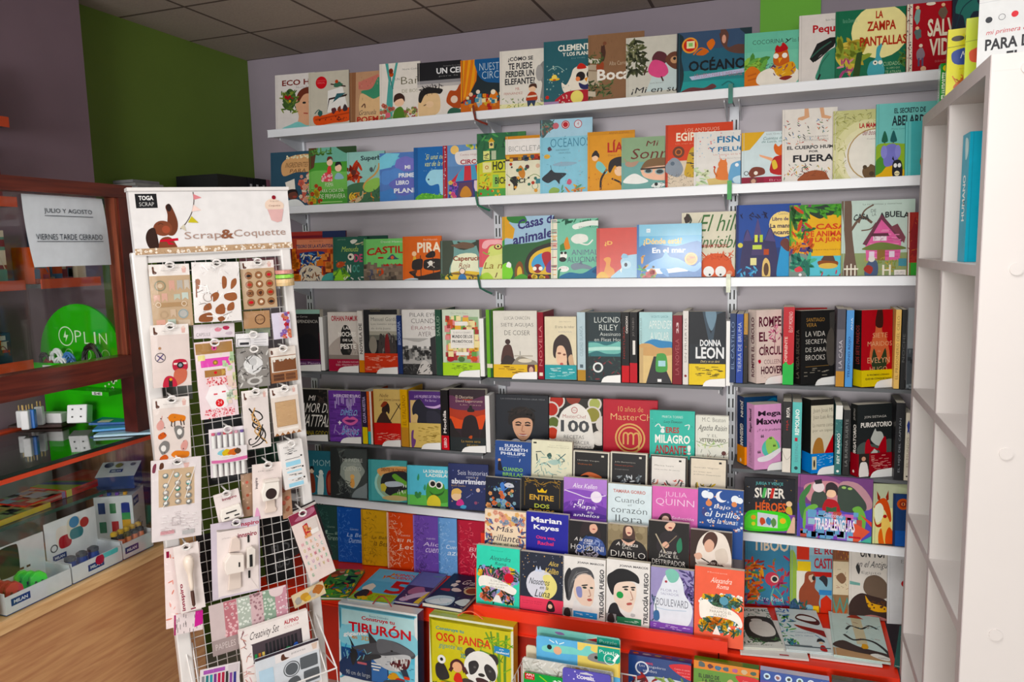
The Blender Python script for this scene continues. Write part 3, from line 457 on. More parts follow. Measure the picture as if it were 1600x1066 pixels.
(1221.6, 1300, 172, .72, 'e4dfd8', 'tall white human body book with two bare feet', '''P 44,0 52,0 54,12 40,16 30,15 32,12 44,10 d9a884;P 74,0 82,0 84,10 98,13 94,16 78,14 d9a884;D 60 4 16 96 50 3 b5402f,5a7a4a,3a3a3a,d98a6a,7a9ac0 l;TN 36 38 92 41 6a6a6a CRISTINA JUNYENT;TN 34 42 92 45 6a6a6a Y CRISTINA LOSANTOS;TB 10 51 130 56 24242a EL CUERPO HUMANO;TB 54 58 72 61 24242a POR;TB 22 64 104 74 1d1d24 FUERA;D 50 4 77 96 96 3.4 b5402f,4a4a4a,d9b04a,5a8a6a l;S 34,101 40,92 60,86 84,88 92,96 92,102 9a5434;D 14 36 86 90 96 4 7a3f28 k'''),
(1301, 1367, 174, .8, 'e6e2d8', 'white book with a big mossy green ring and a brown bear, on the second shelf', '''R -2 -2 140 102 c4c48a;O 86 64 86 d9d6a6;O 92 70 80 e0dcb4;O 100 72 74 e6e2d8;D 60 0 2 30 98 6 a8a85a,8a8f44,d6d6a0 k;D 30 24 0 110 22 5 9a9c50,6a6a3a k;A 100 66 66 3 b59a6a;TB 62 18 110 27 b8343c LA MAMÁ;TI 70 30 112 40 8a2c4a del bosque;TN 80 42 104 44 777 Cuento;S 70,92 74,84 84,84 90,80 104,84 112,80 112,101 80,101 6a5238;O 76 84 5 4a3a28;O 92 94 6 4a3826'''),
(1368, 1413, 163, .85, '6fbfb8', 'turquoise book with a violet elephant and a black donkey on its cover', '''R -1 -1 200 102 74c0bc;TB 62 7 170 14 1d3038 EL SECRETO DE;TB 54 17 190 31 1d3038 ABELARDO;TN 54 34 100 36 3a5a5a Marta Cunill;S -2,60 40,54 110,56 180,54 180,102 -2,102 8fb03a;S -2,80 30,70 60,78 60,102 -2,102 4f8f34;S 0,102 20,94 50,84 110,92 180,84 180,104 e0b02c;L 5 30,54 30,46 5a4a3a;S 20,52 24,42 30,37 38,44 40,52 1f5f48;L 5 60,54 60,46 5a4a3a;S 50,52 54,42 61,37 68,44 72,52 1d5a5c;S 26,78 30,62 44,56 66,56 78,64 76,78 60,84 34,86 7c7cc8;E 28 66 11 9 8c8cd4;E 76 66 10 9 8c8cd4;S 60,100 58,84 66,78 84,78 92,86 90,102 1d1f2a;E 68 85 6 3 eee;E 82 85 6 3 eee;E 74 96 9 3.5 ece0b4;Q 2 66,96 82,96 1d1f2a;P 56,76 66,80 60,72 1d1f2a'''),
(1414, 1447, 190, .8, '4fb0b4', 'turquoise book at the right end of the second shelf, beside the white cube unit', '''R -1 -1 26 102 6fc4c4;O 96 20 16 e6ece8;O 98 20 8 2a4a52;S 70,74 84,60 110,56 120,90 90,96 78,88 b5602c;S 84,90 100,70 118,72 118,100 3a2c24'''),
])
G3 = 'picture books on the third shelf'
row(Z3, G3, [
(451, 541, 363, 0, '7a2430', 'dark red and blue book standing behind the others at the left of the third shelf', 'R 60 -1 101 30 27345c;R -1 -1 60 8 a8403a', {'dy': .026, 'yaw': .09}),
(457, 521, 373, .8, 'b8503c', 'orange treasure book with a pillared doorway full of fish, on the third shelf', '''R -2 -2 140 102 b04a3a;R 12 3 100 26 d98a6a;TN 44 6 76 9 7a2f24 EL TESORO;TB 10 13 100 23 2f3a5c TESORO DE LA ATLÁNTIDA;S 20,100 18,44 24,34 74,32 80,46 78,100 2a3f7c;D 60 22 36 78 66 6 e0a04a,4f8ac0,1d2a5c,d9d6c0 l;S 18,102 22,72 40,64 60,66 74,76 76,102 dccfb8;D 24 24 72 74 100 5 1d2030,8a5a3a,4a4a5a l;P 60,56 76,44 76,66 60,66 d9762c;D 40 78 30 120 100 7 d9602f,7a2c24,e08a4a q;D 24 0 30 16 100 6 8a2c24,d9762c q;S 74,102 78,88 96,82 116,90 116,102 4fa59a'''),
(521, 571, 371, .85, '27604f', 'dark green night book with a white bird and scattered pastel letters', '''TN 14 5 40 7 a5c4b0 CHIARA RAVIZZA;S 54,10 64,6 76,8 70,14 60,16 e6e6da;D 10 76 10 120 24 10 c9c4a0,8aa870 l;TI 28 22 80 34 b5d66a Menuda;O 56 46 10 eee6d6;O 54 46 4 222;TB 66 40 92 58 c8567a DE;TB 44 64 56 82 e6e6da N;TB 60 64 82 82 4f9a8a OC;S 10,62 22,56 36,60 30,68 14,70 b5502f;D 10 10 54 40 72 3 d98a5a l;D 16 -4 78 40 102 14 8fc43f,5f9a34 l;D 10 30 92 100 102 5 e6e6da l;S 4,102 14,82 24,74 28,90 34,102 8fcf3f'''),
(560, 606, 369, 0, '1c4c40', 'dark green book edge standing behind the green castle book', 'R -1 -1 130 102 1c4c40', {'dy': .03}),
(568.7, 631, 374, .85, '7ccf74', 'bright green book with a grey castle and red curved title on its cover', '''R -1 -1 6 102 5fae5c;TN 44 5 110 10 f0f6e6 David Hawcock;TBC 8 24 150 42 b8342c CASTILLOS;R 36 44 50 48 b8342c;R 98 44 110 48 b8342c;S 62,46 72,38 82,46 88,50 60,50 3a5a6a;O 72 46 4 e06a4a;P -4,62 10,60 10,56 18,56 18,62 26,62 26,58 34,58 34,68 44,68 44,62 120,62 120,102 -4,102 7c6c5c;P 50,60 54,64 60,60 64,64 70,60 74,64 80,60 84,64 90,60 96,64 104,60 104,66 50,66 b8342c;S 58,102 58,88 68,80 80,88 80,102 4a4038;E 68 96 7 7 3a302a;P 30,72 50,72 50,84 40,90 30,84 cf4a2a;P 32,74 40,74 40,88 32,83 e08a3a;O 18 80 6 5a5a6a;S 8,102 12,86 24,84 28,102 4a4a5c;D 30 0 66 120 100 4 6a5c4e,8f7f6c q'''),
(629.6, 690, 370, .85, 'd8692f', 'orange pirate book with a black sailed ship on its cover', '''TN 54 6 90 10 f4e0c6 David Hawcock;TB 38 14 150 38 f4e6cc PIRATAS;O 30 40 6 f0c9a0;P 28,46 34,46 36,56 26,56 e0b04a;S 24,62 30,54 50,52 52,64 48,76 26,76 1d1714;S 60,44 76,34 84,38 82,48 64,50 1d1714;S 54,62 60,54 90,52 102,58 96,78 58,76 1d1714;O 72 62 6 e6e0d6;Q 2 64,72 82,60 e6e0d6;Q 2 64,60 82,72 e6e0d6;Q 2 46,44 48,100 3a2418;Q 2 78,40 80,100 3a2418;S 16,82 34,80 40,92 110,80 110,98 40,101 28,92 1d1714;S -2,102 20,96 40,98 30,104 bcd0d6;P 22,80 38,76 36,84 24,86 4a2c1c'''),
(688, 750, 376.5, .85, '8fb5ae', 'fairy tale book with dark trees framing a girl with a red title', '''R -2 -2 140 102 6f9a94;S -2,-2 30,-2 34,40 24,70 20,102 -2,102 3c4638;L 6 30,10 60,22 96,10 120,20 33372c;L 4 44,4 70,12 104,0 33372c;B 60 14 30 9 6a5240;S 90,-2 120,-2 120,60 104,50 33372c;S 40,40 90,36 96,70 98,86 30,88 e4e8c8;TB 33 40 110 56 8a3a24 Caperucita;TI 48 58 76 74 8a3a24 Roja;S 20,86 60,78 110,86 110,102 20,102 e0be4a;S 20,86 40,82 70,86 110,94 110,98 60,90 8a6a34;O 56 80 7 f4d9c0;A 56 79 8 1.6 3a2420;S 46,102 50,88 62,88 66,102 3f78b0;D 14 4 86 30 102 6 2c4a30,4a6a3a l;D 8 66 92 100 102 5 5a4a24 l'''),
(749, 785, 374, .85, 'd9606a', 'pink red book with a pale green frog like creature, on the third shelf', '''R -2 70 30 102 7fc8d6;S 12,20 26,4 80,2 130,8 130,24 90,16 50,14 30,24 f0b0b4;S 18,102 16,70 40,44 70,38 120,40 130,102 d9dc8c;S 40,38 44,22 66,16 110,18 110,34 60,42 cfd97a;E 82 20 18 7 8a3a34;E 82 19 12 5 e6e08a;O 82 19 5 222;L 5 16,32 34,38 46,34 8ab04a;TI 24 58 160 74 8a6a1e La niña;S -2,102 12,88 40,84 60,102 a8cf4a;L 4 70,96 78,84 6a3a2a'''),
(785, 862, 339, .85, '3c8a3c', 'tall book with animals in burrows and purple lettering', '''R -2 -2 140 60 9fbfd6;R -2 -2 5 102 3f9a4a;P -2,-2 26,-2 14,10 26,20 22,36 8,34 -2,40 d9a02c;S 10,0 40,-4 50,10 20,10 2f7a34;TBU 32 6 112 22 2f2a6c Casas de;TBU 22 30 112 46 2f2a6c animales;S -2,50 40,44 70,42 120,40 120,104 -2,104 2c5f34;S 46,80 54,60 76,48 112,46 112,92 60,96 2a2420;S 54,84 58,66 78,54 112,52 112,90 64,92 e0b84a;S 60,80 66,66 84,60 88,76 80,88 4fa0d0;S 80,62 96,58 104,74 90,84 b0343c;S 92,76 112,64 112,88 90,90 7a3f8a;O 72 84 9 8a2c30;O 66 84 4 f4f0e6;O 78 84 4 f4f0e6;S 28,102 26,84 34,72 42,78 44,102 7a4a24;S 31,96 31,84 36,80 40,86 40,98 e0b84a;S -2,80 14,74 22,90 14,102 -2,102 7fcf3f;B 14 78 6 5 f0f0ec;S 20,104 40,92 60,104 4f9a34;D 12 50 96 110 102 5 8a2c24,e0c04a d'''),
(861, 932, 343, .8, '79bfa4', 'mint animal book with a striped spine strip, a panda, shark and whale', '''R -1 -1 14 102 e8e0cc;D 26 7 1 7 99 5.5 b5404a,6a9a8a,d9a04a,4a5a8a h;R 14 -1 140 102 79bfa4;D 24 14 0 150 10 8 1f5a44,2f7a54 l;S 50,10 90,4 130,8 130,16 90,12 54,18 e6ece4;S 44,34 56,26 78,28 80,38 56,42 e6e8e0;L 3 60,40 80,44 92,36 e6e8e0;TN 62 13 120 16 2f6a54 ENCICLOPEDIA;S 28,50 30,38 36,30 40,40 42,50 d98a3a;P 20,44 28,40 32,52 20,54 3f8a4a;O 28 62 8 f0f0ea;O 24 57 3 222;O 32 57 3 222;E 26 68 8 4 222;TN 46 52 118 61 6a5a8a ANIMALES;TN 36 64 130 73 5a4a7a ALUCINANTES;S 44,78 60,74 86,80 92,86 70,84 50,86 7f8f9c;P 62,76 66,70 70,77 6a7a8a;E 28 84 12 5 eef0ec;TN 20 81 36 83 b5404a MÁS DE 100;S 18,98 40,90 70,92 100,80 112,84 112,102 40,102 2f6f9a;S 90,90 104,82 112,88 112,94 1f4f7c;L 4 16,102 18,88 22,84 2f7a5a'''),
(932, 995, 357, .85, 'd0524a', 'glossy red book with an orange dragon and pale blue calf on its cover', '''R -1 -1 8 102 b8423c;TB 20 26 40 36 f0c060 ¿D;S 16,102 20,84 24,70 18,62 28,58 36,62 34,76 44,84 44,102 e09a4a;S 38,102 50,88 62,80 60,66 70,58 90,54 112,58 112,102 a6d0e6;E 74 74 12 8 c0e0f0;E 73 74 4 4 3a3a4a;S 62,60 66,52 76,54 78,60 8fc0dc;P 58,84 64,80 62,90 f4f0e6;S 0,102 6,90 20,88 30,102 e0b03a''', {'gloss': True}),
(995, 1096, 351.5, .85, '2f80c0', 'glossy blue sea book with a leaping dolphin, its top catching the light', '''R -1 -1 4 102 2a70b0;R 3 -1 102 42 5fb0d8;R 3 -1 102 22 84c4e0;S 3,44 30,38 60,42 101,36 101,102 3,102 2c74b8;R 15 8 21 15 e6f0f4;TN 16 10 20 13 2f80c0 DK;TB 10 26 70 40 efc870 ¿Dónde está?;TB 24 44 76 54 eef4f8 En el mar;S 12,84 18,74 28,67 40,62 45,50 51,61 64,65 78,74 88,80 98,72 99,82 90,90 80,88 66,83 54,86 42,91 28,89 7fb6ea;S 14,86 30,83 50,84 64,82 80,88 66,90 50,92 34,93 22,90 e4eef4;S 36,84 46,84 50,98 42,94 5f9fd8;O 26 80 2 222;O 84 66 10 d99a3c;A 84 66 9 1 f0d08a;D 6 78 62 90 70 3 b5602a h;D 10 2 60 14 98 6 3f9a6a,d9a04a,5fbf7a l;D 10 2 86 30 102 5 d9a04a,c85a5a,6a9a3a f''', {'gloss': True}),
(1064, 1148, 333, 0, 'dcd6c0', 'cream book with a red haired peeping child and green handwritten title, behind the dolphin book', '''L 3 12,2 18,12 12,20 2f3a2c;B 10 10 6 8 3a2a24;S 30,20 36,6 44,2 44,16 34,26 32,14 dcd6c0;TI 36 4 116 30 3a6a34 El hilo;TI 36 36 114 56 3a6a34 invisible;TN 40 47 92 49 888 pensado para quien;TB 38 50 86 55 a03a34 MIRIAM TIRADO;S 34,102 38,78 48,68 64,64 84,68 94,80 98,102 d9623c;D 30 36 64 96 74 6 d9623c,c8502c k;O 52 92 10 f4f4f0;O 74 92 10 f4f4f0;O 54 97 2 222;O 74 97 2 222;B 90 96 6 5 e89a7a''', {'dy': .045, 'yaw': .0}),
(1150, 1230, 321, .85, '2c4488', 'blue haunted mansion book with a big yellow moon on its cover', '''R -1 -1 140 102 2f4f9a;R -1 60 140 102 27407c;R -1 -1 5 102 20306a;O 90 28 26 f0d68a;TN 82 11 100 15 3a3a6a Cuentos;TB 70 18 110 23 3a2a5a Libro de la;TB 66 27 120 33 2a1f4a La mansión;TB 66 36 120 42 2a1f4a encantada;S 12,102 14,50 22,34 30,48 34,46 42,20 50,46 56,48 66,32 76,52 80,102 37345c;P 14,50 22,34 31,50 51487c;P 33,46 42,18 51,46 51487c;P 56,50 66,32 77,52 51487c;P 30,64 44,54 62,64 62,70 30,70 4a3f6a;R 36 42 42 52 d9e05a;R 46 42 52 52 b5cf4a;R 32 56 50 62 c4d65a;R 28 74 40 84 e6e0a0;S 52,102 52,82 58,74 66,82 66,102 e0c07a;E 59 90 5 9 5a4030;S 80,102 84,70 92,50 104,52 104,102 3f9ad0;R 54 62 64 70 b5502f;D 14 4 10 60 20 5 1d2450 l;D 16 2 84 40 102 6 2f80c0,5fb0d8 l;S 86,56 92,48 102,50 102,66 6a3a34;O 8 56 5 d9cf5a'''),
(1233, 1315, 321, .8, 'e3b13c', 'yellow jungle book with leaves, red title and a boat on turquoise water', '''R -1 -1 6 102 3f8a2f;S 6,0 104,-2 104,16 60,12 30,14 10,24 3f8a2f;B 62 10 22 9 23382a;D 50 4 2 40 68 12 3f8a34,2a5f2c,6aae3f,c8502f,7a3a6a l;D 20 4 56 40 70 12 4a3f7a,c8602f,d98a3a l;D 14 40 2 104 14 10 4f9a34,2f6a2c l;TB 50 27 118 35 d0482c CASAS;TB 29 37 120 45 d0482c DE ANIMALES;TB 27 46 122 54 d0482c DE LA JUNGLA;TN 38 62 104 64 8a6a2c Ilustraciones;R 30 72 130 102 5fbfd0;S -2,102 0,72 24,68 40,76 36,92 28,102 7a8a84;D 20 2 74 40 92 14 2f8a6a,1f6a5a,4fae8a l;S 54,80 70,78 92,80 88,88 62,88 8a4a24;E 74 86 18 4 d9b45a;P 60,78 66,72 84,72 88,80 5a3f34;S 10,90 20,86 26,92 14,94 d9505a;O 21 98 3 eee;D 8 60 94 104 102 5 c83f5a,3f8a5a l'''),
(1314, 1418, 314.5, .9, 'b9d0c4', 'tall pale green book with a pink gabled house, bare tree and white fence', '''R -1 -1 102 102 bccfc6;R -1 70 102 102 8a9a6a;S 0,-1 14,-1 16,40 20,70 24,102 2,102 6,70 4,40 6a5548;L 4 14,40 30,22 46,30 6a5548;L 2.4 26,30 34,14 48,6 6a5548;L 2 30,40 44,38 52,30 6a5548;TN 32 4 90 7 4a5a54 La tormentosa y misteriosa;TBC 18 20 42 28 2a2f30 CASA;TN 44 12 52 16 2a2f30 DE;TN 46 17 52 21 2a2f30 LA;TBC 56 18 102 26 2a2f30 ABUELA;P 36,56 60,22 90,52 88,80 38,80 d96aa0;P 32,58 60,19 94,54 90,56 60,26 38,60 6a3a4a;P 74,36 84,32 96,50 94,58 7a4450;D 26 44 40 84 78 5 e590b8,c45a90 h;R 48 46 68 54 e6d6e0;D 12 49 47 67 53 2 8a4a6a v;P 46,44 70,44 72,48 44,48 5a3040;S 36,62 60,56 92,62 92,66 36,66 6a7a3f;R 54 66 66 80 8a6a3a;R 42 68 50 76 e0d0e0;R 72 68 80 76 e0d0e0;D 60 36 76 90 96 3 b5a04a,7a8a3f,a59a4a l;R 86 78 98 88 4a8a9a;S 36,100 38,86 46,78 54,82 56,94 52,101 4a5a7a;O 46 78 5 d9d6d0;S 34,92 40,86 48,90 44,98 a03a34;R 8 86 10 101 e6e0d0;R 14 84 16 101 e6e0d0;R 20 86 22 101 e6e0d0;R 4 90 26 92 e6e0d0;R 62 86 65 101 e6e0d0;R 72 86 75 101 e6e0d0;R 64 92 74 94 e6e0d0;R 80 93 97 101 ece6e0;TN 82 95 95 97 555 UN LIBRO;TN 82 98 95 100 555 DESPLEGABLE'''),
(1418, 1437, 332, .8, 'a03a34', 'red and green book at the right end of the third shelf', 'R -4 -1 10 102 d9d0c8;R 10 80 300 102 3f9a3c;B 60 40 40 30 8a2c30;D 20 10 10 100 80 14 b5603a,7a2c24 l'),
])
# ================================================================== novels on the fourth and fifth shelves
VEC = Vector
def holder(p, yaw, x0, x1, desc, h=.026, plate=None):
    t = thing('book_holder', 'white curved plastic lip at the foot of the '+desc, 'book holder', 'white lips that hold the novels', M=pose(p, yaw, 0))
    w = x1-x0; y = -.0065
    pts = [(x1, -.003), (x1, h), (x0+w*.32, h*.82), (x0+w*.14, h*.6), (x0+w*.05, h*.3), (x0, -.003)]
    MB().prism(pts, y-.002, y).build('front_lip', WHITEM, t)
    if plate: MB().box(x1+.002, y, 0, x1+.004+plate*.15, y+.02+.06, .225).build('side_plate', WHITEM, t)
def novel(uL, uR, vt, z0, col, label, src, g, short='', lip=None, yaw=.1, y0=-.19, T=.03, W_=None, uS=None, plate=None, **kw):
    p = VEC((0, y0, z0+T*math.sin(.03)+.0005)); p += VEC((1, 0, 0))*sol_u(p, VEC((1, 0, 0)), uL)
    M = pose(p, yaw, .03); R_ = M.to_3x3(); dx = R_ @ VEC((1, 0, 0)); dy = R_ @ VEC((0, 1, 0)); dz = R_ @ VEC((0, 0, 1))
    if uS is not None: T = min(.055, abs(sol_u(p, dy, uS)))
    H = sol_v(p, dz, vt); vis = sol_u(p, dx, uR)
    if vis < 0 or vis > .3: vis = .12
    make_book('paperback_novel', label, g, M, W_ or vis, H, T, col, src, vis, hard=False, **kw)
    if lip: holder(p, yaw, vis*lip[0], vis*lip[1], short, plate=plate)
def spine(uL, uR, vt, z0, col, label, ssrc, g, y0=-.186, D=.14, **kw):
    p = VEC((0, y0, z0+.0006)); p += VEC((1, 0, 0))*sol_u(p, VEC((1, 0, 0)), uR); T = max(.008, -sol_u(p, VEC((1, 0, 0)), uL)-.0012)
    M = pose(p-VEC((.0006, 0, 0)), math.pi/2, 0); H = sol_v(p, VEC((0, 0, 1)), vt)
    make_book('paperback_novel', label, g, M, D, H, T, col, '', None, spine=col, ssrc=ssrc, hard=False, **kw)
g = 'novels on the fourth shelf, left bay'; z = ZR4[0]
novel(459, 503, 484, z, '1a1719', 'black novel with a purple band, leftmost on the fourth shelf', 'R -1 -1 101 7 8fb5a8;TN 6 10 56 14 c9c4c0 Javier Cercas;TN 0 17 92 22 d0ccc4 INDEPENDENCIA;R 0 38 4 84 7a1f34;R 94 38 101 84 5a1f34;B 50 62 46 24 0f0f14;R 0 82 101 84 6a1f4a', g, 'black novel with a purple band', (.0, 1.0), band=(.15, '5a2a5c', 'TN 4 10 96 34 d6c6d6 Premio Planeta;TN 4 45 90 70 d6c6d6 nueva entrega'), plate=.1)
novel(515, 562, 488, z, 'd9d2cb', 'pale grey novel with red author name and a dark keyhole figure', 'TB 12 6 100 15 b01f34 ORHAN PAMUK;S 0,60 30,44 60,40 100,56 100,76 0,76 b5aaa2;S 40,66 42,36 54,22 70,26 80,44 76,66 60,76 1c1a1a;TB 52 24 74 29 f0ece6 LAS;TB 34 33 92 41 f0ece6 NOCHES;TB 48 45 82 49 f0ece6 DE LA;TB 40 53 92 62 f0ece6 PESTE;D 30 60 60 100 78 3 5a5450 v;R 0 72 101 80 8a8078', g, 'novel with the red author name', (.3, 1.0), band=(.21, 'a01f3c', 'TN 30 16 110 30 e8c8d0 LA GRAN NOVELA;TN 24 40 110 54 e8c8d0 DEL PREMIO NOBEL'))
spine(562, 570.5, 486, z, 'e0dcd6', 'white and orange narrow spine left of the black red banded novel', 'R -1 80 101 101 d9862f;TBV 20 20 80 70 6a6460 NOVELA DE', g)
novel(571, 623, 484, z, '17171a', 'black novel with a misty coat rack photo and a red paper band', 'TN 20 1 50 3 8a7a5a ALFAGUARA;R 16 8 101 34 c9c6bb;TN 22 12 106 18 3a3a38 Manuel Gardón;TN 22 21 110 25 4a4a46 Los nuevos empeños;TN 22 28 80 32 4a4a46 de doña Juana;R 16 34 101 40 a5a294;R 16 40 101 48 6a6a60;E 26 56 12 14 8a8478;S 44,72 46,42 52,38 62,44 66,40 74,36 84,42 92,44 92,72 3f3a38;D 14 48 40 94 70 6 8a8480,2a2625 v;S 62,68 64,42 72,40 76,68 7a2a2c', g, 'black novel with the red band', (.36, 1.0), band=(.31, 'c93a20', 'D 40 6 14 94 40 5 e89a84 h;D 20 6 55 60 90 5 e89a84 h'))
spine(622.5, 630, 493, z, '27386a', 'navy blue narrow spine between two photo covered novels', 'TVB 20 10 80 50 8a9ac4 BIOGRAFIA', g)
novel(630.5, 682, 484, z, 'd9d6d2', 'white novel with a black and white crowd photo in its lower half', 'TN 24 5 112 11 4a4a4a PILAR EYRE;TN 28 14 112 21 55504e CUANDO;TN 28 24 112 31 9a6a6e ÉRAMOS;TN 48 34 88 41 6a5a5e AYER;R 0 44 101 101 a8a6a3;S 0,46 50,50 101,40 101,56 50,60 0,58 d0cecb;D 70 0 58 101 78 5 2a2a2a,55,7a7a78,1a1a1a q;R 0 84 101 101 28282a;S 44,101 48,90 62,78 80,84 86,101 c4c0bc;D 40 0 84 101 101 6 151515,4a4a4a l;P 84,44 101,40 101,100 88,100 2c2c2e', g, '', None)
spine(682.5, 692, 484, z, '274a3a', 'dark green narrow spine left of the colourful gut health book', 'TVN 25 10 75 40 9ab5a0 SALUD', g)
novel(693, 751, 484, z, 'c6d0bc', 'pale green topped book with a grid of tiny food pictures and lime band', 'TN 24 4 70 7 8a9a84 Dra. Olalla Otero;R 10 11 96 80 8fae84;D 90 12 12 94 78 7 c85a3c,e0b04a,5f9a4a,d98a8a,a03a3a,e8d8a0 q;R 34 18 68 24 e8e4dc;R 22 30 84 58 e6e2da;TN 30 33 76 36 6a6a66 EL REVOLUCIONARIO;TB 26 38 80 43 4a4a48 MUNDO DE LOS;TB 26 45 80 50 4a4a48 PROBIÓTICOS;TN 34 52 72 53 888 Hábitos para;R 36 64 70 69 e8e4dc;E 20 75 9 4 a8242c;E 50 75 9 4 4a6a34;E 84 74 9 4 c8502f', g, 'food picture book with the lime band', (.42, 1.0), band=(.2, 'a3cf2a', 'D 26 24 14 76 60 4 5f7f1a h'), plate=.1)
g = 'novels on the fourth shelf, middle bay'; z = ZR4[1]
spine(761.5, 770.5, 484, z, '6fae3a', 'lime green spine at the left end of the middle novel row', 'R 60 -1 101 101 2f5a34;R -1 80 101 86 e0d8c0', g)
novel(772, 840, 486, z, 'd9d5cb', 'cream novel with a seated woman sewing and a yellow paper band', 'TN 26 7 84 13 4a4642 LUCÍA CHACÓN;TN 18 18 92 25 4a4642 SIETE AGUJAS;TN 26 29 84 36 4a4642 DE COSER;O 33 46 6 3a2420;S 18,80 22,56 32,50 42,54 46,80 4a2c26;S 14,82 30,66 56,76 58,84 14,86 2f2220;S 42,80 58,68 84,72 98,76 98,84 40,84 8f8778;R 60 60 62 72 8a8a84;R 48 66 90 68 b5aea0;E 72 74 16 3 d9d0bc', g, 'cream novel with the sewing woman', (.42, 1.0), band=(.2, 'e0b62c', 'D 16 14 14 70 70 6 a8801a h;E 86 30 9 60 5a2a2a;E 86 40 5 26 d9b09a'))
spine(841, 850.5, 488, z, '8f2030', 'crimson spine left of the novel with the face in profile', 'TVN 24 20 76 80 d98a8a NOVELA;R 20 90 80 95 e8dcc8', g)
novel(852, 901, 495, z, 'ddd2b4', 'cream novel with a dark haired face and a slanted teal band', 'R 18 -6 90 -3 222;TN 46 7 84 9 7a7468 Julia Navarro;TN 34 14 94 18 4a4642 El arte de robar;TN 44 23 86 25 999 BARBARA;S 26,60 28,42 40,32 56,28 74,34 84,48 90,70 96,84 74,86 66,60 50,50 36,56 34,66 2f1e1c;S 36,62 40,48 56,46 66,54 70,70 60,82 48,80 38,72 e6c0a4;E 46 58 6 1.6 7a4a3c;E 62 60 5 1.6 7a4a3c;S 48,74 56,73 58,77 50,77 c0605a;S 74,66 86,60 92,76 84,86 c9a888', g, 'cream novel with the teal band', None, band=(.235, '2a9aa0', 'D 10 14 20 94 50 9 b5e0e0 h;D 14 8 56 90 84 6 8fd0d0 h'))
spine(902.5, 915.5, 488, z, 'b5cad2', 'pale blue spine with a gold foot in the middle novel row', 'R -1 84 101 101 b58a3c;R 30 76 70 81 5a6a74;TVN 30 20 70 64 7a94a0 CIUDAD BLANCA', g)
novel(916.5, 970, 488, z, '12262c', 'dark teal novel with mountain lake picture and white author name', 'R -1 42 101 66 2c6a70;S 0,46 30,44 60,48 101,42 101,58 60,60 30,56 0,60 6fb5ac;S 0,52 40,50 101,50 101,54 40,55 0,56 b5e0d4;R -1 64 101 101 16262a;D 60 0 64 101 98 6 3a1f24,7a3034,1a2f30,2a4a40 l;TN 24 7 112 15 dfe6e2 LUCINDA;TN 38 18 92 26 dfe6e2 RILEY;TN 40 29 100 34 dfe6e2 Asesinato;TN 24 37 118 42 dfe6e2 en Fleat House;A 34 80 15 5 e0e6e4;R -1 -1 6 101 0c1a1e', g, 'dark teal lake novel', (.44, 1.0))
spine(971.5, 983.5, 488, z, '1c1a1c', 'black spine with white vertical letters and a red foot, beside the lake novel', 'R -1 76 101 101 c8242c;TVB 56 6 84 30 d9d2cc CANCION;TVN 20 20 44 66 b0403a NOCTURNA', g)
spine(984, 996, 488, z, '171517', 'black and red spine left of the desert road novel', 'R -1 72 101 101 c01f2c;TVB 40 40 74 60 e6e2dc 1;TVN 34 8 66 34 8a8480 JO NESBO', g)
novel(999, 1050, 488, z, 'a9cfd2', 'novel with a green car on a straight desert road', 'TN 36 4 88 8 3f7f8c VICENTE GARCÍA;TN 30 12 100 23 e9efe9 APRENDER;TN 34 28 90 39 e9efe9 A VOLAR;R -1 48 101 101 d9bd84;S 12,44 40,38 70,40 101,42 101,50 0,50 3f86b8;S 0,46 30,44 60,50 101,50 101,60 0,60 c9a06a;P 44,62 64,62 101,101 20,101 2a2a2e;R -1 50 12 101 c4a878;S 50,80 52,62 58,58 76,58 84,64 86,80 76,84 56,84 4a9a4c;R 58 68 80 76 a8d4dc;TV 2 8 8 44 8aa0a0 APRENDER A VOLAR;R 56 94 68 98 eee', g, '', None)
spine(1050.5, 1065.5, 493, z, '7a1f2a', 'dark red spine left of the white one in the middle novel row', 'TVB 40 10 64 26 e0c8c8 23;TVN 30 34 70 86 b5686a LA NOVELA', g)
spine(1066.5, 1075.5, 486, z, 'dcd8d4', 'white spine left of the black and yellow banded novel', 'TVN 30 10 70 70 5a5a58 SIN MUERTOS;O 50 88 24 8a2a30', g)
novel(1076.5, 1133, 487, z, '1d232a', 'black city night novel with a bright yellow band, last of the middle bay', 'S 0,-1 42,-1 60,30 70,-1 101,-1 101,40 0,40 3a4a58;P 0,-1 36,-1 54,40 40,44 0,44 14181e;P 101,-1 76,4 66,40 101,44 181e26;S 44,0 70,-2 74,10 60,26 6f8a9c;TB 30 38 88 47 e6e8ea DONNA;TB 18 48 96 64 e6e8ea LEON;TI 32 66 84 70 d9c48a Dad y se os dará', g, 'black and yellow banded novel', (.38, 1.0), band=(.29, 'e3c52a', 'D 30 20 12 90 60 6 5a4a10 h'), plate=.08)
g = 'novels on the fourth shelf, right bay'; z = ZR4[2]
spine(1139.5, 1149, 490, z, '22365c', 'navy spine at the left end of the right fourth row', 'TVN 25 12 75 80 8aa0c4 EL CASTILLO', g)
spine(1149.5, 1160.5, 491, z, '2f4aa0', 'royal blue spine with white vertical letters on the right fourth row', 'TVN 25 12 75 84 c9d2e8 TIERRA DE BRUMA', g)
spine(1161, 1167.5, 490, z, '1f1a16', 'thin black and gold spine on the right fourth row', 'R -1 0 101 30 b58a3c;D 20 10 4 90 50 16 d9703a,3a5a7a l', g)
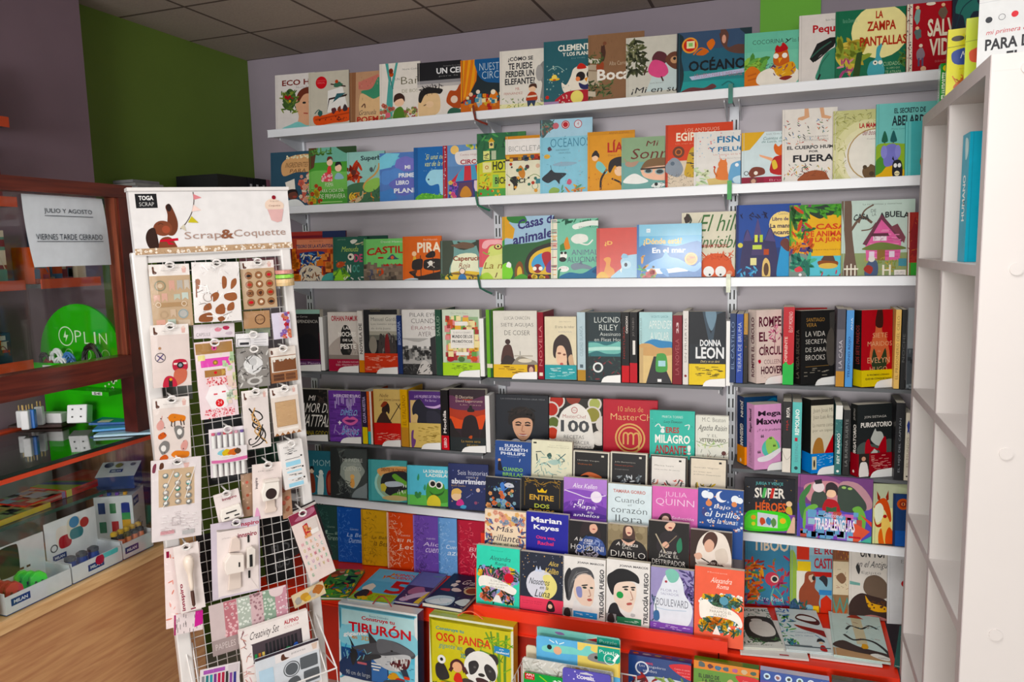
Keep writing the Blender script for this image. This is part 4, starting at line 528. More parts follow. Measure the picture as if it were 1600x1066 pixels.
novel(1182, 1221, 485, z, 'dccac2', 'pale pink novel with bold dark red title and broken flower', 'TB 10 9 116 23 5a1f34 ROMPER;TB 10 30 44 43 5a1f34 EL;TB 10 47 120 62 5a1f34 CÍRCULO;D 22 52 22 100 44 8 b8507a,7a2a4a,d98aa8 l;L 2 76,24 70,60 8a3a5c;TN 30 68 96 74 5a1f34 COLLEEN;TB 18 77 104 88 4a1a2c HOOVER;B 12 70 6 3 b02a3c;D 8 20 90 90 96 3 8a6a70 h', g, 'pale pink novel', (.3, 1.0), yaw=.55, uS=1168.5, spine='dccac2', ssrc='TVB 30 10 74 92 5a2a38 ROMPER EL CÍRCULO')
spine(1222, 1239.5, 480, z, 'b8202a', 'red spine with a bright green foot beside the pale pink novel', 'R -1 74 101 101 2fae4a;P -1,74 30,70 60,76 101,71 101,80 -1,80 2fae4a;TVN 50 6 84 32 e8d4d0 ELOY MORENO;TVB 14 38 40 70 e0b0a8 DIFERENTE', g, D=.1)
p_ = VEC((0, -.07, z+.001)); 
novel(1240.5, 1290, 481, z, 'c01f2a', 'red cover just showing above the black gold titled novel', 'R -1 90 101 101 a01a24', g, y0=-.05, T=.02)
novel(1251, 1303, 486, z, '1a1a1a', 'black novel with gold author name and white stacked title', 'TN 16 10 70 15 b58a4a SANTIAGO;TN 16 17 46 22 b58a4a VERA;TN 14 28 72 35 d6d2cb LA VIDA;TN 14 39 76 45 d6d2cb SECRETA;TN 14 50 84 56 d6d2cb DE SARAH;TN 14 60 72 67 d6d2cb BROOKS;P 84,4 101,2 101,70 90,70 3a3836;S 76,40 90,24 101,40 101,72 80,72 4a4540;Q 1.2 14,76 84,75 8a6a3a;D 10 14 78 84 90 6 8a8478 h', g, 'black gold titled novel', (.4, 1.0), yaw=.5, y0=-.185, uS=1240.5, ssrc='TVN 30 26 74 92 8a8070 LA VIDA SECRETA')
spine(1305, 1318.5, 483, z, '5a5760', 'grey spine with a gold foot between black and light blue spines', 'R -1 80 101 101 b5822f;R -1 -1 101 26 3f3d48;TVN 30 40 70 76 c9c4cc LA CASA', g)
spine(1319.5, 1331.5, 485, z, '4f8fcc', 'light blue spine on the right fourth row', 'TVB 30 34 70 88 1f4a80 TELEFONO ROJO;TVN 60 10 84 26 dfe8f0 ANA', g)
novel(1345, 1393, 485, z, 'a81c24', 'red novel with a woman back in a dark green dress and yellow band', 'S 30,70 34,40 44,28 48,10 58,4 66,12 66,28 82,38 90,70 c46a4a;S 36,76 40,50 58,66 78,50 80,76 2a3a24;S 44,20 52,-2 66,0 68,22 3a1a18;TN 36 30 84 36 e0b08a SIETE;TN 20 41 98 47 e0b08a MARIDOS;TN 52 52 62 55 e0b08a de;TN 20 62 92 69 e0b08a EVELYN;TN 28 74 84 80 e0b08a HUGO', g, 'red novel with the yellow band', (.4, 1.0), yaw=.5, uS=1333, spine='1a1714', ssrc='TVN 30 20 74 70 c0504a LOS SIETE MARIDOS', band=(.22, 'd6bf2a', 'TB 18 22 90 34 3a3010 EL FENÓMENO LITERARIO;TB 12 46 96 60 3a3010 QUE HA CONQUISTADO', ''))
spine(1395.5, 1404.5, 484, z, 'dcb56a', 'cream yellow spine near the right end of the fourth row', 'TVN 25 8 75 88 6a4a24 EL PRISIONERO DEL CIELO', g)
spine(1405.5, 1413.5, 484, z, '1c1c1c', 'black spine near the right end of the fourth row', 'TVN 25 30 75 66 6a6a68 NOCHE', g)
novel(1416, 1432, 481, z, '8f959a', 'grey photo novel at the right end of the fourth row', 'R -1 50 201 102 4a5056;D 20 0 50 150 100 20 2f3438,7a8288 q;R 60 14 66 26 222', g, yaw=.2, uS=1415)
# ------------------------------------------------------------------ fifth row
g = 'novels on the fifth shelf, left bay'; z = ZR5[0]
novel(471, 514, 608, z, '1b1a1a', 'black novel with big white chalk lettering, leftmost on the fifth shelf', 'D 14 66 2 100 30 10 3a3230,4a3f3a l;TI 34 12 56 22 e6e2dc MI;TI 4 27 110 46 e6e2dc AMOR DE;TI -6 50 112 74 e6e2dc WATTPAD;TN -4 82 106 91 b5a53a ARIANA GODOY', g, 'black chalk lettered novel', (.12, 1.0))
novel(516, 566, 610, z, '6a3f9a', 'purple brick wall novel with pink neon lips on its cover', 'D 60 2 3 98 97 12 5c3588,7648a6 h;TB 16 7 112 13 e0d0ec MERCEDES RON;D 16 20 14 84 30 12 b5a0d6 v;TI 38 34 88 48 8ac0ea DÍMELO;TN 76 45 88 48 e6c0e8 EN;S 40,58 56,50 64,53 74,50 90,57 74,66 56,66 d96aa8;S 48,58 64,56 82,57 66,62 5a2a6c;P 32,58 35,61 40,62 35,64 32,68 30,64 26,62 30,61 f0e6f4;TI 40 68 92 86 7ac6ea besos;D 14 10 74 90 92 12 a58ac8 k', g, 'purple neon lips novel', (.35, 1.0), spine='5a3488')
spine(567.5, 575.5, 612, z, '2f2340', 'dark purple spine with a yellow foot beside the neon lips novel', 'R -1 68 101 101 e0c820;TVB 20 10 80 60 b5a8d0 CULPA NUESTRA', g)
spine(576, 583.5, 612, z, 'd2603a', 'orange and white spine with a turquoise foot on the fifth row', 'R 60 -1 101 101 e6e0da;R -1 76 60 101 3fb0b8;D 10 10 10 50 70 16 7a2a24 h', g)
novel(586, 627.5, 608, z, 'd6b872', 'sand yellow novel with a crested dark warrior and red band', 'TI 24 8 56 14 6a4a2a Nadie;TI 22 16 100 22 6a4a2a por delante Lorenzo;S 30,36 42,24 56,26 60,36 56,44 48,40 40,48 34,46 2a1c18;S 10,64 22,46 40,40 56,52 66,64 3a2620;S 26,30 38,22 52,23 46,28 34,32 8a3a24;Q 3 60,56 104,22 3a2c20;Q 2.4 84,24 108,40 3a2c20', g, 'sand yellow warrior novel', (.3, 1.0), band=(.4, 'c8221f', 'D 50 14 44 96 80 5 e8a090 h'))
spine(628, 639.5, 609, z, 'd9a52a', 'yellow spine between the warrior novel and the horse novel', 'R -1 66 101 101 c08a3a;TVN 25 10 75 62 7a4a1a EL ITALIANO', g)
novel(641, 690, 611, z, '4f2f74', 'purple novel with a black wooden horse and pale yellow band', 'R 4 16 40 60 d6b67c;TI 18 7 100 13 d6c0e0 LAS MUJERES DE TROYA;TN 52 14 88 18 d6c0e0 Pat Barker;S 10,30 20,18 34,14 44,20 60,30 101,32 101,60 30,60 28,44 20,40 12,42 20202c;D 10 20 14 40 20 3 20202c v;S 50,26 80,26 101,22 101,26 80,30 c9a8d6;S 56,36 80,34 101,44 101,60 60,60 2c2c3a', g, 'purple horse novel', (.38, 1.0), band=(.44, 'd2b66a', 'D 50 30 10 94 76 5 9a7f3a h;S 6,40 14,30 12,60 20,70 14,96 6,98 6a3f7a'))
spine(690.5, 702.5, 610, z, '161416', 'black spine with a red foot beside the silhouette novel', 'R -1 76 101 101 c8202a;TVB 30 34 70 72 e0d8d4 Mochila;TVB 30 80 70 96 e8d0d0 LIBRO', g)
novel(704, 760, 608, z, '2a1a22', 'black novel with a hatted silhouette against a red sunset sky', 'R -1 16 101 64 a83f2c;S 0,10 50,18 101,10 101,30 60,34 0,30 5a2c4a;S 0,44 40,50 101,40 101,62 0,62 d4502c;TN 18 10 66 15 e0c8b4 El Obscuritas;TN 18 17 92 22 e0c8b4 David Lagercrantz;TN 30 24 88 26 c8a89a Un caso;S 50,36 52,30 54,30 56,26 62,26 64,31 68,32 68,36 1a1114;S 34,80 38,50 52,42 66,42 76,50 80,80 1e1216;S 0,50 8,54 16,66 30,76 30,101 0,101 1d1616;S 101,46 92,60 84,78 101,82 1d1616;R -1 78 101 101 1a2224;S 52,78 56,75 62,75 60,80 b5502c;TN 32 82 84 86 c9a24a La nueva serie;TN 46 88 78 92 c9a24a del autor', g, 'hatted silhouette novel', (.33, 1.0), plate=.1)
g = 'novels on the fifth shelf, right bay'; z = ZR5[2]
novel(1163, 1214, 621, z, '1a3f66', 'dark blue courtroom novel with an orange foot, leftmost on the right fifth row', 'R -1 -1 101 101 163a60;S 30,30 60,10 101,6 101,60 50,70 1f6a94;D 20 20 10 100 70 6 2f86b0,14304f v', g, yaw=.5, uS=1145.5, y0=-.15, spine='1a2f58', ssrc='TBVD 40 6 84 30 e6e2d6 JOHN;TBVD 40 40 84 72 e6e2d6 GRISHAM', band=(.27, 'e58a24', 'D 20 10 10 90 80 5 b56010 h', 'O 50 80 12 f0dcc0'))
novel(1178.5, 1220, 633, z, 'd79cc8', 'pink novel with a cartoon globe ringed by a ribbon on its cover', 'TB 14 10 118 20 2a1c2a Megan;TB 8 21 124 31 2a1c2a Maxwell;TI 12 37 112 42 3a2438 ¿Y si lo probamos?;O 62 68 34 5fc0b0;S 44,56 66,50 84,60 90,72 70,72 60,80 46,70 9fd06a;S 14,82 50,78 98,68 104,72 60,86 20,88 e8e4ea;TB 24 46 36 51 222 66;TB 56 50 66 54 222 66;TB 12 70 24 75 222 66;TB 70 62 80 66 222 66', g, 'pink globe novel', (.45, 1.0), yaw=.5, uS=1164.5, y0=-.2, spine='d79cc8', ssrc='TVN 30 60 72 96 5a3050 ¿Y SI LO PROBAMOS?;TVB 30 8 72 44 3a2438 Megan Maxwell')
spine(1221.5, 1235, 628, z, '1d1c1e', 'black topped white spine right of the pink globe novel', 'R -1 66 101 101 dcd6cc;L 6 0,70 50,82 101,76 a8a098;TVB 40 8 80 22 e6e2dc ROTA;TVN 40 26 70 40 c83a3a HIJA', g, y0=-.196)
spine(1236, 1251, 629, z, '5fb8b4', 'turquoise spine right of the black topped white spine', 'TVB 30 10 76 46 e6f0ee REMOLINO;R 30 50 60 55 b02a3c;TVN 36 58 66 84 5a7a8a DESTINO;O 50 93 20 1f3f44', g, y0=-.196)
novel(1266.5, 1301, 625, z, '1c1a18', 'black novel with a pale title panel, red wedge and blue paper band', 'R 0 8 130 74 cfc8b4;TN 10 12 120 19 5a5448 Juan José Millás;TN 10 21 120 28 5a5448 Juan Luis Arsuaga;TN 8 32 110 37 6a6454 La muerte contada;TN 8 40 110 45 6a6454 por un sapiens;P 60,74 100,48 130,44 130,74 b0282c;S 10,74 14,60 30,52 50,54 58,66 56,76 a5743c', g, 'blue banded novel', (.25, 1.0), yaw=.5, uS=1252.5, y0=-.195, spine='171513', band=(.27, '2f7fcc', 'D 24 28 6 96 60 5 b5d6f0 h;R 4 14 24 80 cfc4a0;E 14 50 4 20 222'))
spine(1303, 1314, 634, z, '2f6a6a', 'white topped teal spine right of the blue banded novel', 'R -1 -1 101 20 dfe0dc;D 20 0 22 100 60 20 1f4a4c,6fa09a l;TVB 30 40 74 84 d0dcd8 REY BLANCO;O 50 95 20 e8e8e4', g, y0=-.18)
spine(1315.5, 1326.5, 641, z, '161616', 'plain black spine left of the red castle novel', 'TVN 30 14 70 86 8a8a88 LA BUENA SUERTE', g, y0=-.18)
novel(1338.5, 1392, 633, z, '1f2324', 'black novel with a red ruined castle and smoke, red paper band', 'TN 20 16 84 20 d9d6d0 JON SISTIAGA;TB 10 25 100 32 e6e2dc PURGATORIO;S 0,60 20,52 50,56 101,50 101,80 0,80 4a5450;S 40,50 44,42 52,34 56,38 72,40 80,56 60,58 b8bcb6;S 24,72 24,54 34,48 40,58 50,60 60,62 66,56 78,46 84,50 84,72 66,72 66,66 56,64 40,66 38,72 a8222a;P 40,68 50,62 60,66 58,72 b8bcb6', g, 'red castle novel', (.36, 1.0), yaw=.5, uS=1328.5, y0=-.195, spine='1a1c1c', ssrc='TVB 40 28 84 76 e6e2dc PURGATORIO;TVN 40 6 74 22 c9c4bc JON SISTIAGA', band=(.32, '8f2028', 'D 40 40 10 96 70 5 d08a84 h;R 4 -2 34 100 2a2420;S 6,100 8,44 18,36 28,44 32,100 e0dcd8;O 18 22 6 c99a80', 'O 50 80 14 e8d8d0'))
spine(1396, 1410.5, 630, z, '17181c', 'black spine with small vertical letters at the right of the fifth row', 'TVN 35 20 68 90 9aa0a8 EL HIJO DEL CAPITÁN', g, y0=-.19)
spine(1411.5, 1421, 646, z, 'd2ccbc', 'beige spine with a blue star at the right end of the fifth row', 'P 20,18 50,10 80,18 66,24 74,32 50,27 28,32 36,24 2f3f8a;TVN 30 36 70 80 8a7f6a EL MUNDO;O 50 94 16 333', g, y0=-.19)
# ------------------------------------------------------------------ cookery and other books behind the stepped display
g = 'face-out books behind the stepped display'; z = ZR5[1]
def face(uL, uR, vt, z0, y0, col, label, src, g, asp=0, T=.014, yaw=.06, tilt=.06, **kw):
    shelf_book(y0, z0, uL, uR, vt, T, col, label, src, g, asp, yaw, tilt, **kw)
face(775, 857, 616, z, -.125, '22252b', 'large black book with a smiling young man portrait on its cover', '''R -1 -1 101 101 23262d;TN 10 7 94 10 8a8c90 LA COCINA DE TODA UNA VIDA;S 24,58 26,40 36,28 50,24 64,28 74,40 74,60 66,64 32,64 201a18;D 40 28 28 72 56 6 2f2522,171312 l;S 32,54 34,48 46,46 62,47 70,54 69,72 62,88 52,94 42,88 34,72 d9a88a;E 43 62 6 2 5a3a2e;E 61 62 6 2 5a3a2e;E 43 62 2 1.4 222;E 61 62 2 1.4 222;L 2.4 38,58 44,56 49,59 2a1c18;L 2.4 56,58 61,56 66,58 2a1c18;L 2 52,62 50,74 55,75 b57f64;S 44,81 52,80 60,81 52,86 a8504a;L 1.6 44,82 52,83.4 60,82 f0e0d8;S 30,58 32,44 50,42 68,46 72,58 66,48 50,47 38,50 241a17;S 22,106 34,92 44,92 52,98 62,92 72,94 84,106 c9d0e4''', g, 0, T=.016)
face(858.5, 941, 621, z, -.14, '2a2622', 'recipe book with bowls around a white oval and a big 100', '''D 16 0 0 100 100 4 3a3430,1d1b1a q;O 14 6 16 d6d0c8;O 14 6 13 b02f24;O 46 -2 14 8a3a2c;O 86 10 13 d6d0c8;O 86 10 10 a8b060;O 4 24 15 d6d0c8;O 4 24 12 b5342a;O 82 32 16 d6d0c8;O 82 32 13 8f8a3c;O 104 50 16 d6d0c8;O 8 50 13 d6d0c8;O 8 50 10 5a6a2c;O 6 72 14 d6d0c8;O 6 72 11 c0402c;O 94 78 14 d6d0c8;O 94 78 11 e0dcd4;S 18,104 16,60 24,28 46,12 58,12 74,28 82,60 80,104 e8e4dd;A 48 24 6 1.2 b0484a;TN 45 23 51 26 b0484a m;TN 26 33 70 40 a03a40 MasterChef;TB 22 44 76 68 45474a 100;TN 28 74 66 81 55 RECETAS;TN 20 85 76 92 55 PARA HACER;TN 24 95 80 102 55 EN MENOS''', g, 0, T=.018)
face(942.5, 1027, 624, z, -.155, 'b52a38', 'red cookbook with a gold spiral m emblem on its cover', '''R -1 -1 101 101 b52a38;TN 28 12 74 22 e0b070 10 años de;TN 14 26 104 38 e6bd84 MasterChef;A 50 72 28 3 d9a868;A 50 72 22 3 d9a868;L 3 38,84 38,66 42,62 46,66 46,84 d9a868;L 3 46,66 51,62 56,66 56,84 d9a868;L 3 56,66 61,62 66,66 66,90 60,98 50,100 d9a868''', g, 0, T=.02)
face(1015, 1085, 641, z, -.19, '3fb5a4', 'turquoise hand lettered book in front of the red cookbook', '''D 30 0 0 100 100 2 2f8f84,7ad0c4 s;TN 28 10 74 15 d6efe8 MARTA TORRES;TI 32 20 72 27 1d3a3c Lucy Dawson;TB 24 33 34 47 e6ecea ¡;TB 36 34 66 46 b03a3c ERES;TB 12 50 90 68 f0f0ea MILAGRO;TB 12 72 82 90 a8343c ANDANTE;TB 84 70 92 90 f0f0ea !;L 2 12,34 20,28 26,36 e0ece8;L 2 78,30 88,28 86,38 e0ece8;D 12 20 92 80 99 3 d6efe8 h''', g, 0, T=.014)
face(1086.5, 1138, 649, z, -.195, 'dcdcd2', 'white book with black garland lettering and a tiny flower', '''TN 20 4 90 13 5a5a56 M.C. Beaton;TI 8 20 94 36 4a4a48 Agatha Raisin;TN 34 40 66 46 6a6a66 Y EL;TB 12 49 92 57 6a6a5c VETERINARIO;D 16 6 57 96 68 6 a8c48a,d9d9a0,8aa07a l;L 2 2,56 50,66 98,56 8a9a7a;D 20 2 76 98 100 5 3a3a3a,8a4a3a,5a6a4a k;O 86 80 7 5a2f2c;L 2 86,84 86,100 3a3a3a;S 30,100 36,94 44,92 52,96 56,100 222''', g, 0, T=.02)
# ================================================================== sixth row
g = 'picture books on the sixth shelf, left bay'
row(Z6, g, [
(477, 516, 704, .8, '2f6f80', 'teal mummy book with two thin figures and a coffin, leftmost on the sixth shelf', '''R -1 -1 200 30 2a6474;TN 34 20 130 34 9ac0c4 MOMIA;S 14,92 18,60 26,48 38,60 40,94 7a3a2a;O 28 46 9 e0c8b0;S 20,44 22,36 34,36 36,46 28,41 1d1a1c;S 50,100 54,60 62,50 74,60 72,100 cfe0dc;O 64 48 8 dfe8e2;L 4 46,56 60,62 74,50 cfe0dc;S 90,98 84,66 92,46 104,44 112,58 108,96 7a2424;S 94,92 90,66 96,54 104,54 106,90 a04a3a'''),
(517, 574, 700, .8, '4a504f', 'dark grey forest book with a small glowing figure and pale title', '''R -1 -1 140 101 3c4241;D 40 2 2 40 100 8 2a2f2e,5a605c l;B 60 45 34 28 8a948c;B 58 56 24 24 a8aea0;S 0,0 20,4 28,40 20,80 30,101 -4,101 262a2a;TN 34 20 88 27 c4c8c0 MI PADRE;TN 46 30 78 34 b0b4ac ALQUILABA UN;TN 36 37 84 45 d0d4cc CUENTO;O 60 57 6 e0b06a;S 54,74 56,62 64,62 66,74 60,80 d9a05a;S 26,101 30,80 44,70 52,86 50,101 23282a;D 60 20 66 54 100 5 23282a,6a706c k;S 66,86 90,74 101,70 101,101 60,101 7a8486'''),
(576, 636, 718, .95, '4fa5a8', 'turquoise book with a crocodile in an oval frame', '''R -1 -1 8 102 3f9498;E 70 56 54 44 9fd4c8;E 70 55 48 39 8fae94;E 74 55 42 34 20242a;S 24,30 30,20 80,14 120,16 120,26 80,24 40,34 34,40 e0a86a;TB 34 19 108 27 7a3a24 DIENTES DE COCODRILO;S 62,38 70,32 84,40 100,50 112,54 112,66 92,60 74,50 6aa83f;S 60,84 84,74 112,66 112,88 80,90 6aa83f;D 12 78 58 108 62 3 eef0ea v;D 12 74 72 104 80 3 eef0ea v;S 44,54 72,50 92,56 80,62 50,64 b8c4d0;B 40 66 8 12 c4b84a;S 36,90 70,84 110,90 90,96 50,96 c4b07a'''),
(637, 700, 727, .95, '5fc0d6', 'light blue book with a big eyed smiling frog', '''R -1 -1 120 101 62c4dc;R -1 74 120 101 6ac05a;TB 40 9 104 17 eef6f0 LA SONRISA DE;TB 46 19 110 27 eef6f0 LADISLAO;S 46,70 48,50 54,40 66,42 76,40 90,44 94,56 110,54 112,78 96,90 54,92 4f9a3f;O 62 44 9 f0f0e6;O 79 47 9 f0f0e6;O 63 44 6 1d1d1d;O 78 47 6 1d1d1d;S 54,62 66,70 84,66 92,58 86,70 66,76 2f5f2a;S 50,100 52,80 66,72 80,82 80,101 e0d04a;B 26 76 9 7 3f8a4a;O 22 70 4 3f8a4a;O 31 70 4 3f8a4a;S 24,32 28,20 30,30 27,38 3f9a6a;S 40,56 44,46 46,56 43,62 3f9a6a'''),
(701, 762, 724, .9, '26305f', 'navy blue starry book with a child and white title, last on the left sixth shelf', '''R -1 -1 120 101 263060;TN 24 14 100 24 d9dcea Seis historias;TN 46 26 76 31 d9dcea contra el;TB 8 32 110 44 e6e8f2 aburrimiento;TN 8 46 44 50 c9a86a Belén Gaudes;D 26 2 2 110 98 2 c9a06a,6a74b5,8a8ac4 s;O 20 70 13 e8c8a0;S 8,70 10,58 24,54 34,60 30,66 16,66 e0b86a;S 20,90 24,80 34,78 40,88 30,92 c8408a;S 30,96 36,90 46,92 42,98 4a9ac0;O 76 56 5 d9c0b0;O 70 84 4 8a4a6a;L 1.5 46,74 56,68 8a90c4'''),
], T0=.008)
g = 'picture books on the sixth shelf, right bay'
row(Z6+.032, g, [
(1163, 1242, 746, 0, '15171f', 'black superhero puzzle book with a green game console on its cover', '''R -1 -1 101 101 14171f;D 24 2 2 98 50 1.4 8a90a0,c9a04a s;TB 22 7 76 14 4f9a9a JUEGA Y VENCE;TB 20 18 80 37 e2ddd4 SUPER;TB 22 41 82 62 d9602f HÉROES;P 38,18 44,18 40,37 34,37 4fae5a;P 54,18 60,18 56,37 50,37 c83a34;R -1 66 101 101 7a4a9a;S 0,98 4,66 30,60 80,64 92,78 88,94 60,98 46cf30;S 4,94 8,70 40,66 76,70 84,80 78,92 5fdc40;P 26,64 66,68 66,92 26,90 cfd4da;B 36 80 6 8 c8502f;B 48 80 6 8 3f7fb0;B 58 82 6 8 5a8a4a;O 18 74 5 e8a03a;O 18 86 4 d9d93a;O 76 78 6 e8b83a;O 88 46 6 e8c8a0;S 82,62 84,52 92,52 94,66 c9b04a;S 84,101 90,86 96,70 101,76 101,101 e0b8a0'''),
(1245, 1361, 741, 0, '6a3f78', 'wide purple book with a reading child between two green dragons', '''R -1 -1 101 101 6f3f7a;S 0,0 40,0 60,10 30,16 0,20 8a4f84;S 8,20 24,10 50,8 60,20 60,40 20,44 c48a94;R -1 46 101 101 5a4fb0;S 56,10 80,8 98,30 96,48 60,48 b58a94;S 6,70 2,40 10,22 18,14 16,26 10,40 14,66 3f7a44;S 18,44 22,26 34,24 40,34 36,50 22,50 39463f;S 54,20 60,12 72,14 82,24 92,40 88,52 58,52 37453c;O 28 18 8 e0d4d8;P 22,8 32,5 33,12 24,14 1d1d22;E 62 16 3 2 9ac06a;E 70 17 3 2 9ac06a;O 45 26 7 efc8a8;S 38,30 38,14 46,9 54,16 53,30 50,22 41,22 2a1f24;S 34,54 38,38 46,36 54,40 58,56 46,58 b0242c;P 39,48 46,50 53,47 53,56 46,59 39,57 2f5a3a;S 8,84 10,56 22,46 28,50 18,60 14,84 6fae4a;S 74,48 84,44 92,60 90,86 86,92 84,70 78,56 6fae4a;R 12 58 80 101 8a6ac8;D 60 8 56 84 100 5 b5524a,c86aa8,6aa0c8,7a4ab0,9ac0d0 q;P 76,70 98,82 82,101 76,101 d9604a;P 84,56 101,68 101,76 d9504a;P 84,101 101,88 101,101 4fae9a;TI 36 58 62 65 e6d8ee Colección de;TB 24 67 78 86 efe6f4 TRABALENGUAS;R 70 92 86 95 c02f3a''', {'tilt': .0, 'yaw': .0, 'dy': .001}),
(1363, 1393, 756, .75, 'b5bf9c', 'pale green book with an orange fox like animal, beside the dark blue one', '''R -1 -1 130 101 b0b89a;R -1 40 130 101 d9d89a;S 4,40 20,30 34,26 46,24 60,24 76,30 90,44 96,60 84,62 60,44 30,42 c8502a;P 18,12 36,22 34,28 22,26 8a2f20;P 64,22 78,10 80,26 70,28 8a2f20;S 8,40 34,32 54,40 50,56 30,64 14,62 dfe4cc;S 4,54 20,68 44,64 52,56 60,64 40,72 14,70 a8382a;S 46,60 64,52 84,60 100,84 100,101 60,101 46,86 e8c46a;S 34,101 30,84 44,74 56,92 60,101 d9662a;S 70,101 68,84 84,72 104,80 110,101 d9562a;O 62 54 10 a82a2a''', {'yaw': .2, 'dy': -.001, 'tilt': .04}),
(1395, 1418, 772, .0, '1f3a68', 'dark blue book with an orange ring, right end of the sixth shelf', '''R -1 -1 14 101 182c54;O 66 19 42 b5502a;O 66 19 26 8a3424;O 66 19 13 d98a5a;E 66 19 5 3 3a1f2a;O 90 60 6 c8502f;R 14 70 130 101 27529a''', {'dy': -.005}),
], T0=.008)
# ================================================================== base deck: standing and lying books
g = 'foil printed tales standing on the left base deck'
BD = ZD+.0002
def tale(uL, uR, col, ink, label, title):
    sub = ';'.join('%s %s' % (a, b) for a, b in ())
    src = 'R -1 -1 8 101 %s;D 70 4 4 60 96 7 %s,%s k;D 24 4 4 62 98 6 %s l;D 26 4 60 100 98 6 %s,%s k;TI 42 46 130 53 %s %s;TI 50 55 130 64 %s %s;TN 54 38 90 41 %s cuento' % (ink[1], ink[0], ink[1], ink[0], ink[0], ink[1], ink[2], title[0], ink[2], title[1], ink[2])
    shelf_book(-.222, BD, uL, uR, 770, .006, col, label, src, g, .55 if uL < 680 else 0, .12, .05, H=.236)
tale(496, 528, '23443f', ('3f6a60', '2f5650', '8aa89a'), 'very dark green foil printed book, leftmost standing on the base deck', ('La', 'Sirenita'))
tale(529, 565, '1f4fa0', ('4f7cc0', '2f5fae', 'a8c4e6'), 'royal blue foil printed book standing on the base deck', ('La Bella', 'Durmiente'))
tale(566, 605, 'd2a02a', ('9a7420', 'b5892a', '6a4a14'), 'golden yellow foil printed book standing on the base deck', ('La Bella y', 'la Bestia'))
tale(606, 646, 'd94a1f', ('f0a884', 'f0c8ae', 'f6d8c4'), 'orange red foil printed book standing on the base deck', ('El Rey', 'León'))
tale(647, 685, '6f4fa8', ('4f3a7a', '8f70c0', 'd9c8ea'), 'violet foil printed book standing on the base deck', ('Alicia', 'cuento'))
tale(686, 715, '6fa0d6', ('9fc4ea', '4f80b8', 'd9e8f6'), 'light blue foil printed book standing on the base deck', ('Cuento', 'azul'))
tale(716, 760, 'b0203a', ('d95a6a', '8a1830', 'f0b5c0'), 'crimson foil printed book standing on the base deck', ('Blanca', 'Nieves'))
g = 'picture books standing on the right base deck'
def back(uL, uR, vt, col, label, src, asp=.8, y0=-.13, **kw):
    shelf_book(y0, BD, uL, uR, vt, .006, col, label, src, g, asp, .16, .085, **kw)
back(1164, 1232, 826, '3f7f98', 'blue underwater book with red plants and a pink eyed fish', '''R -1 -1 120 101 3f80a0;TB 18 12 100 28 d9c8b0 TIBOO;D 60 0 40 40 100 12 c8402f,d9702a,e0a03a,8a2c30,3f7a54 l;D 30 60 36 110 96 9 c8503a,5a8a4a,a83a5a l;E 62 64 16 9 c8485a;O 68 64 9 e8d0c0;O 68 64 6 1d2a30;L 3 66,76 60,88 64,98 6fae9a;L 3 70,76 84,86 90,98 5f9a8a;TN 30 87 86 93 d9e4e6 Kate Read;R -1 98 120 101 a82430;D 24 0 92 100 100 5 4a3f7a,7a4a8a l''')
back(1234, 1299, 828, '7fa8b8', 'castle building book with a big brown bear and coloured blocks', '''R -1 -1 120 30 8fb0bc;S -2,30 16,36 20,101 -2,101 8fae4a;P 16,18 30,2 46,18 46,36 16,36 c83a2a;R 18 38 50 50 e0c03a;R 16 50 56 90 e0dcd0;TB 58 20 130 31 a8303a EL ROJO;TB 58 33 130 46 a8303a CASTILLO;R 44 50 100 56 b0302c;S 26,101 22,76 34,64 36,54 44,50 58,52 62,60 60,70 72,78 70,90 80,101 62,101 54,92 40,92 38,101 8f4a34;B 52 58 7 5 c9b09a;E 57 58 4 3 222;S 70,58 80,54 90,58 88,68 78,62 2a2a30;R 70 72 100 78 3f80b8;P 74,101 74,84 88,78 100,84 100,101 c83a2a;R 56 92 70 101 e0b83a;S 0,92 14,84 24,101 0,101 2f4a6a;D 20 0 88 40 101 8 2f5a4a,3a5a7a l''')
back(1301, 1324, 840, '8a6a4a', 'brown woven pattern book with birds, behind the mole book', '''R -1 -1 200 28 7a4a34;D 24 0 4 130 28 9 c8702f,d9a84a,5a3a2a v;R -1 30 200 72 cfc0a4;D 12 10 36 110 66 10 4a4038,8a3a34 k;S 20,50 60,44 90,52 60,58 7a5a44;P 0,80 24,96 48,80 72,96 96,80 120,96 120,90 96,74 72,90 48,74 24,90 0,74 4f8a80;P 0,92 24,101 48,92 72,101 96,92 96,88 72,98 48,88 24,98 0,88 b5502f''')
back(1326, 1384, 832, 'd6d0c8', 'white mole book with a large dark animal in a yellow trimmed coat', '''TB 30 18 116 28 22242a UN TOPO;TI 20 32 112 42 3a3a40 en el Antiguo;TN 34 44 86 48 6a6a68 Egipto;S 18,40 24,36 30,42 26,48 333;P 2,56 30,58 30,61 2,60 6fa098;S 40,66 46,52 74,48 100,56 106,72 70,76 6a584a;S 0,98 4,80 30,70 60,72 104,78 110,98 60,101 3a2a26;S 44,72 60,80 100,84 100,90 58,88 d9a03a;D 16 48 78 98 88 3 5a3a24 d;R 0 98 120 101 a06a60;S 20,101 60,94 110,99 110,101 a8706a''')
back(1386, 1412, 842, 'd2d2d4', 'plain white book at the right end of the base deck', 'O 104 52 22 b02a2c;TN 80 24 120 28 8a8a88 EL')
def lying(FL, FR, BL, zt, T, col, label, src, g, Wd=None, H=None, vis=None, spine=None):
    a = at(*FL, 2, zt); b = at(*FR, 2, zt); c = at(*BL, 2, zt); dx = (b-a).normalized(); dz = VEC((0, 0, 1)).cross(dx); v = (b-a).length
    return make_book('picture_book', label, g, frame(a, dx, dz), Wd or v, H or (c-a).dot(dz), T, col, src, vis or v, spine=spine)
g = 'picture books lying on the left base deck'; ZT = ZD
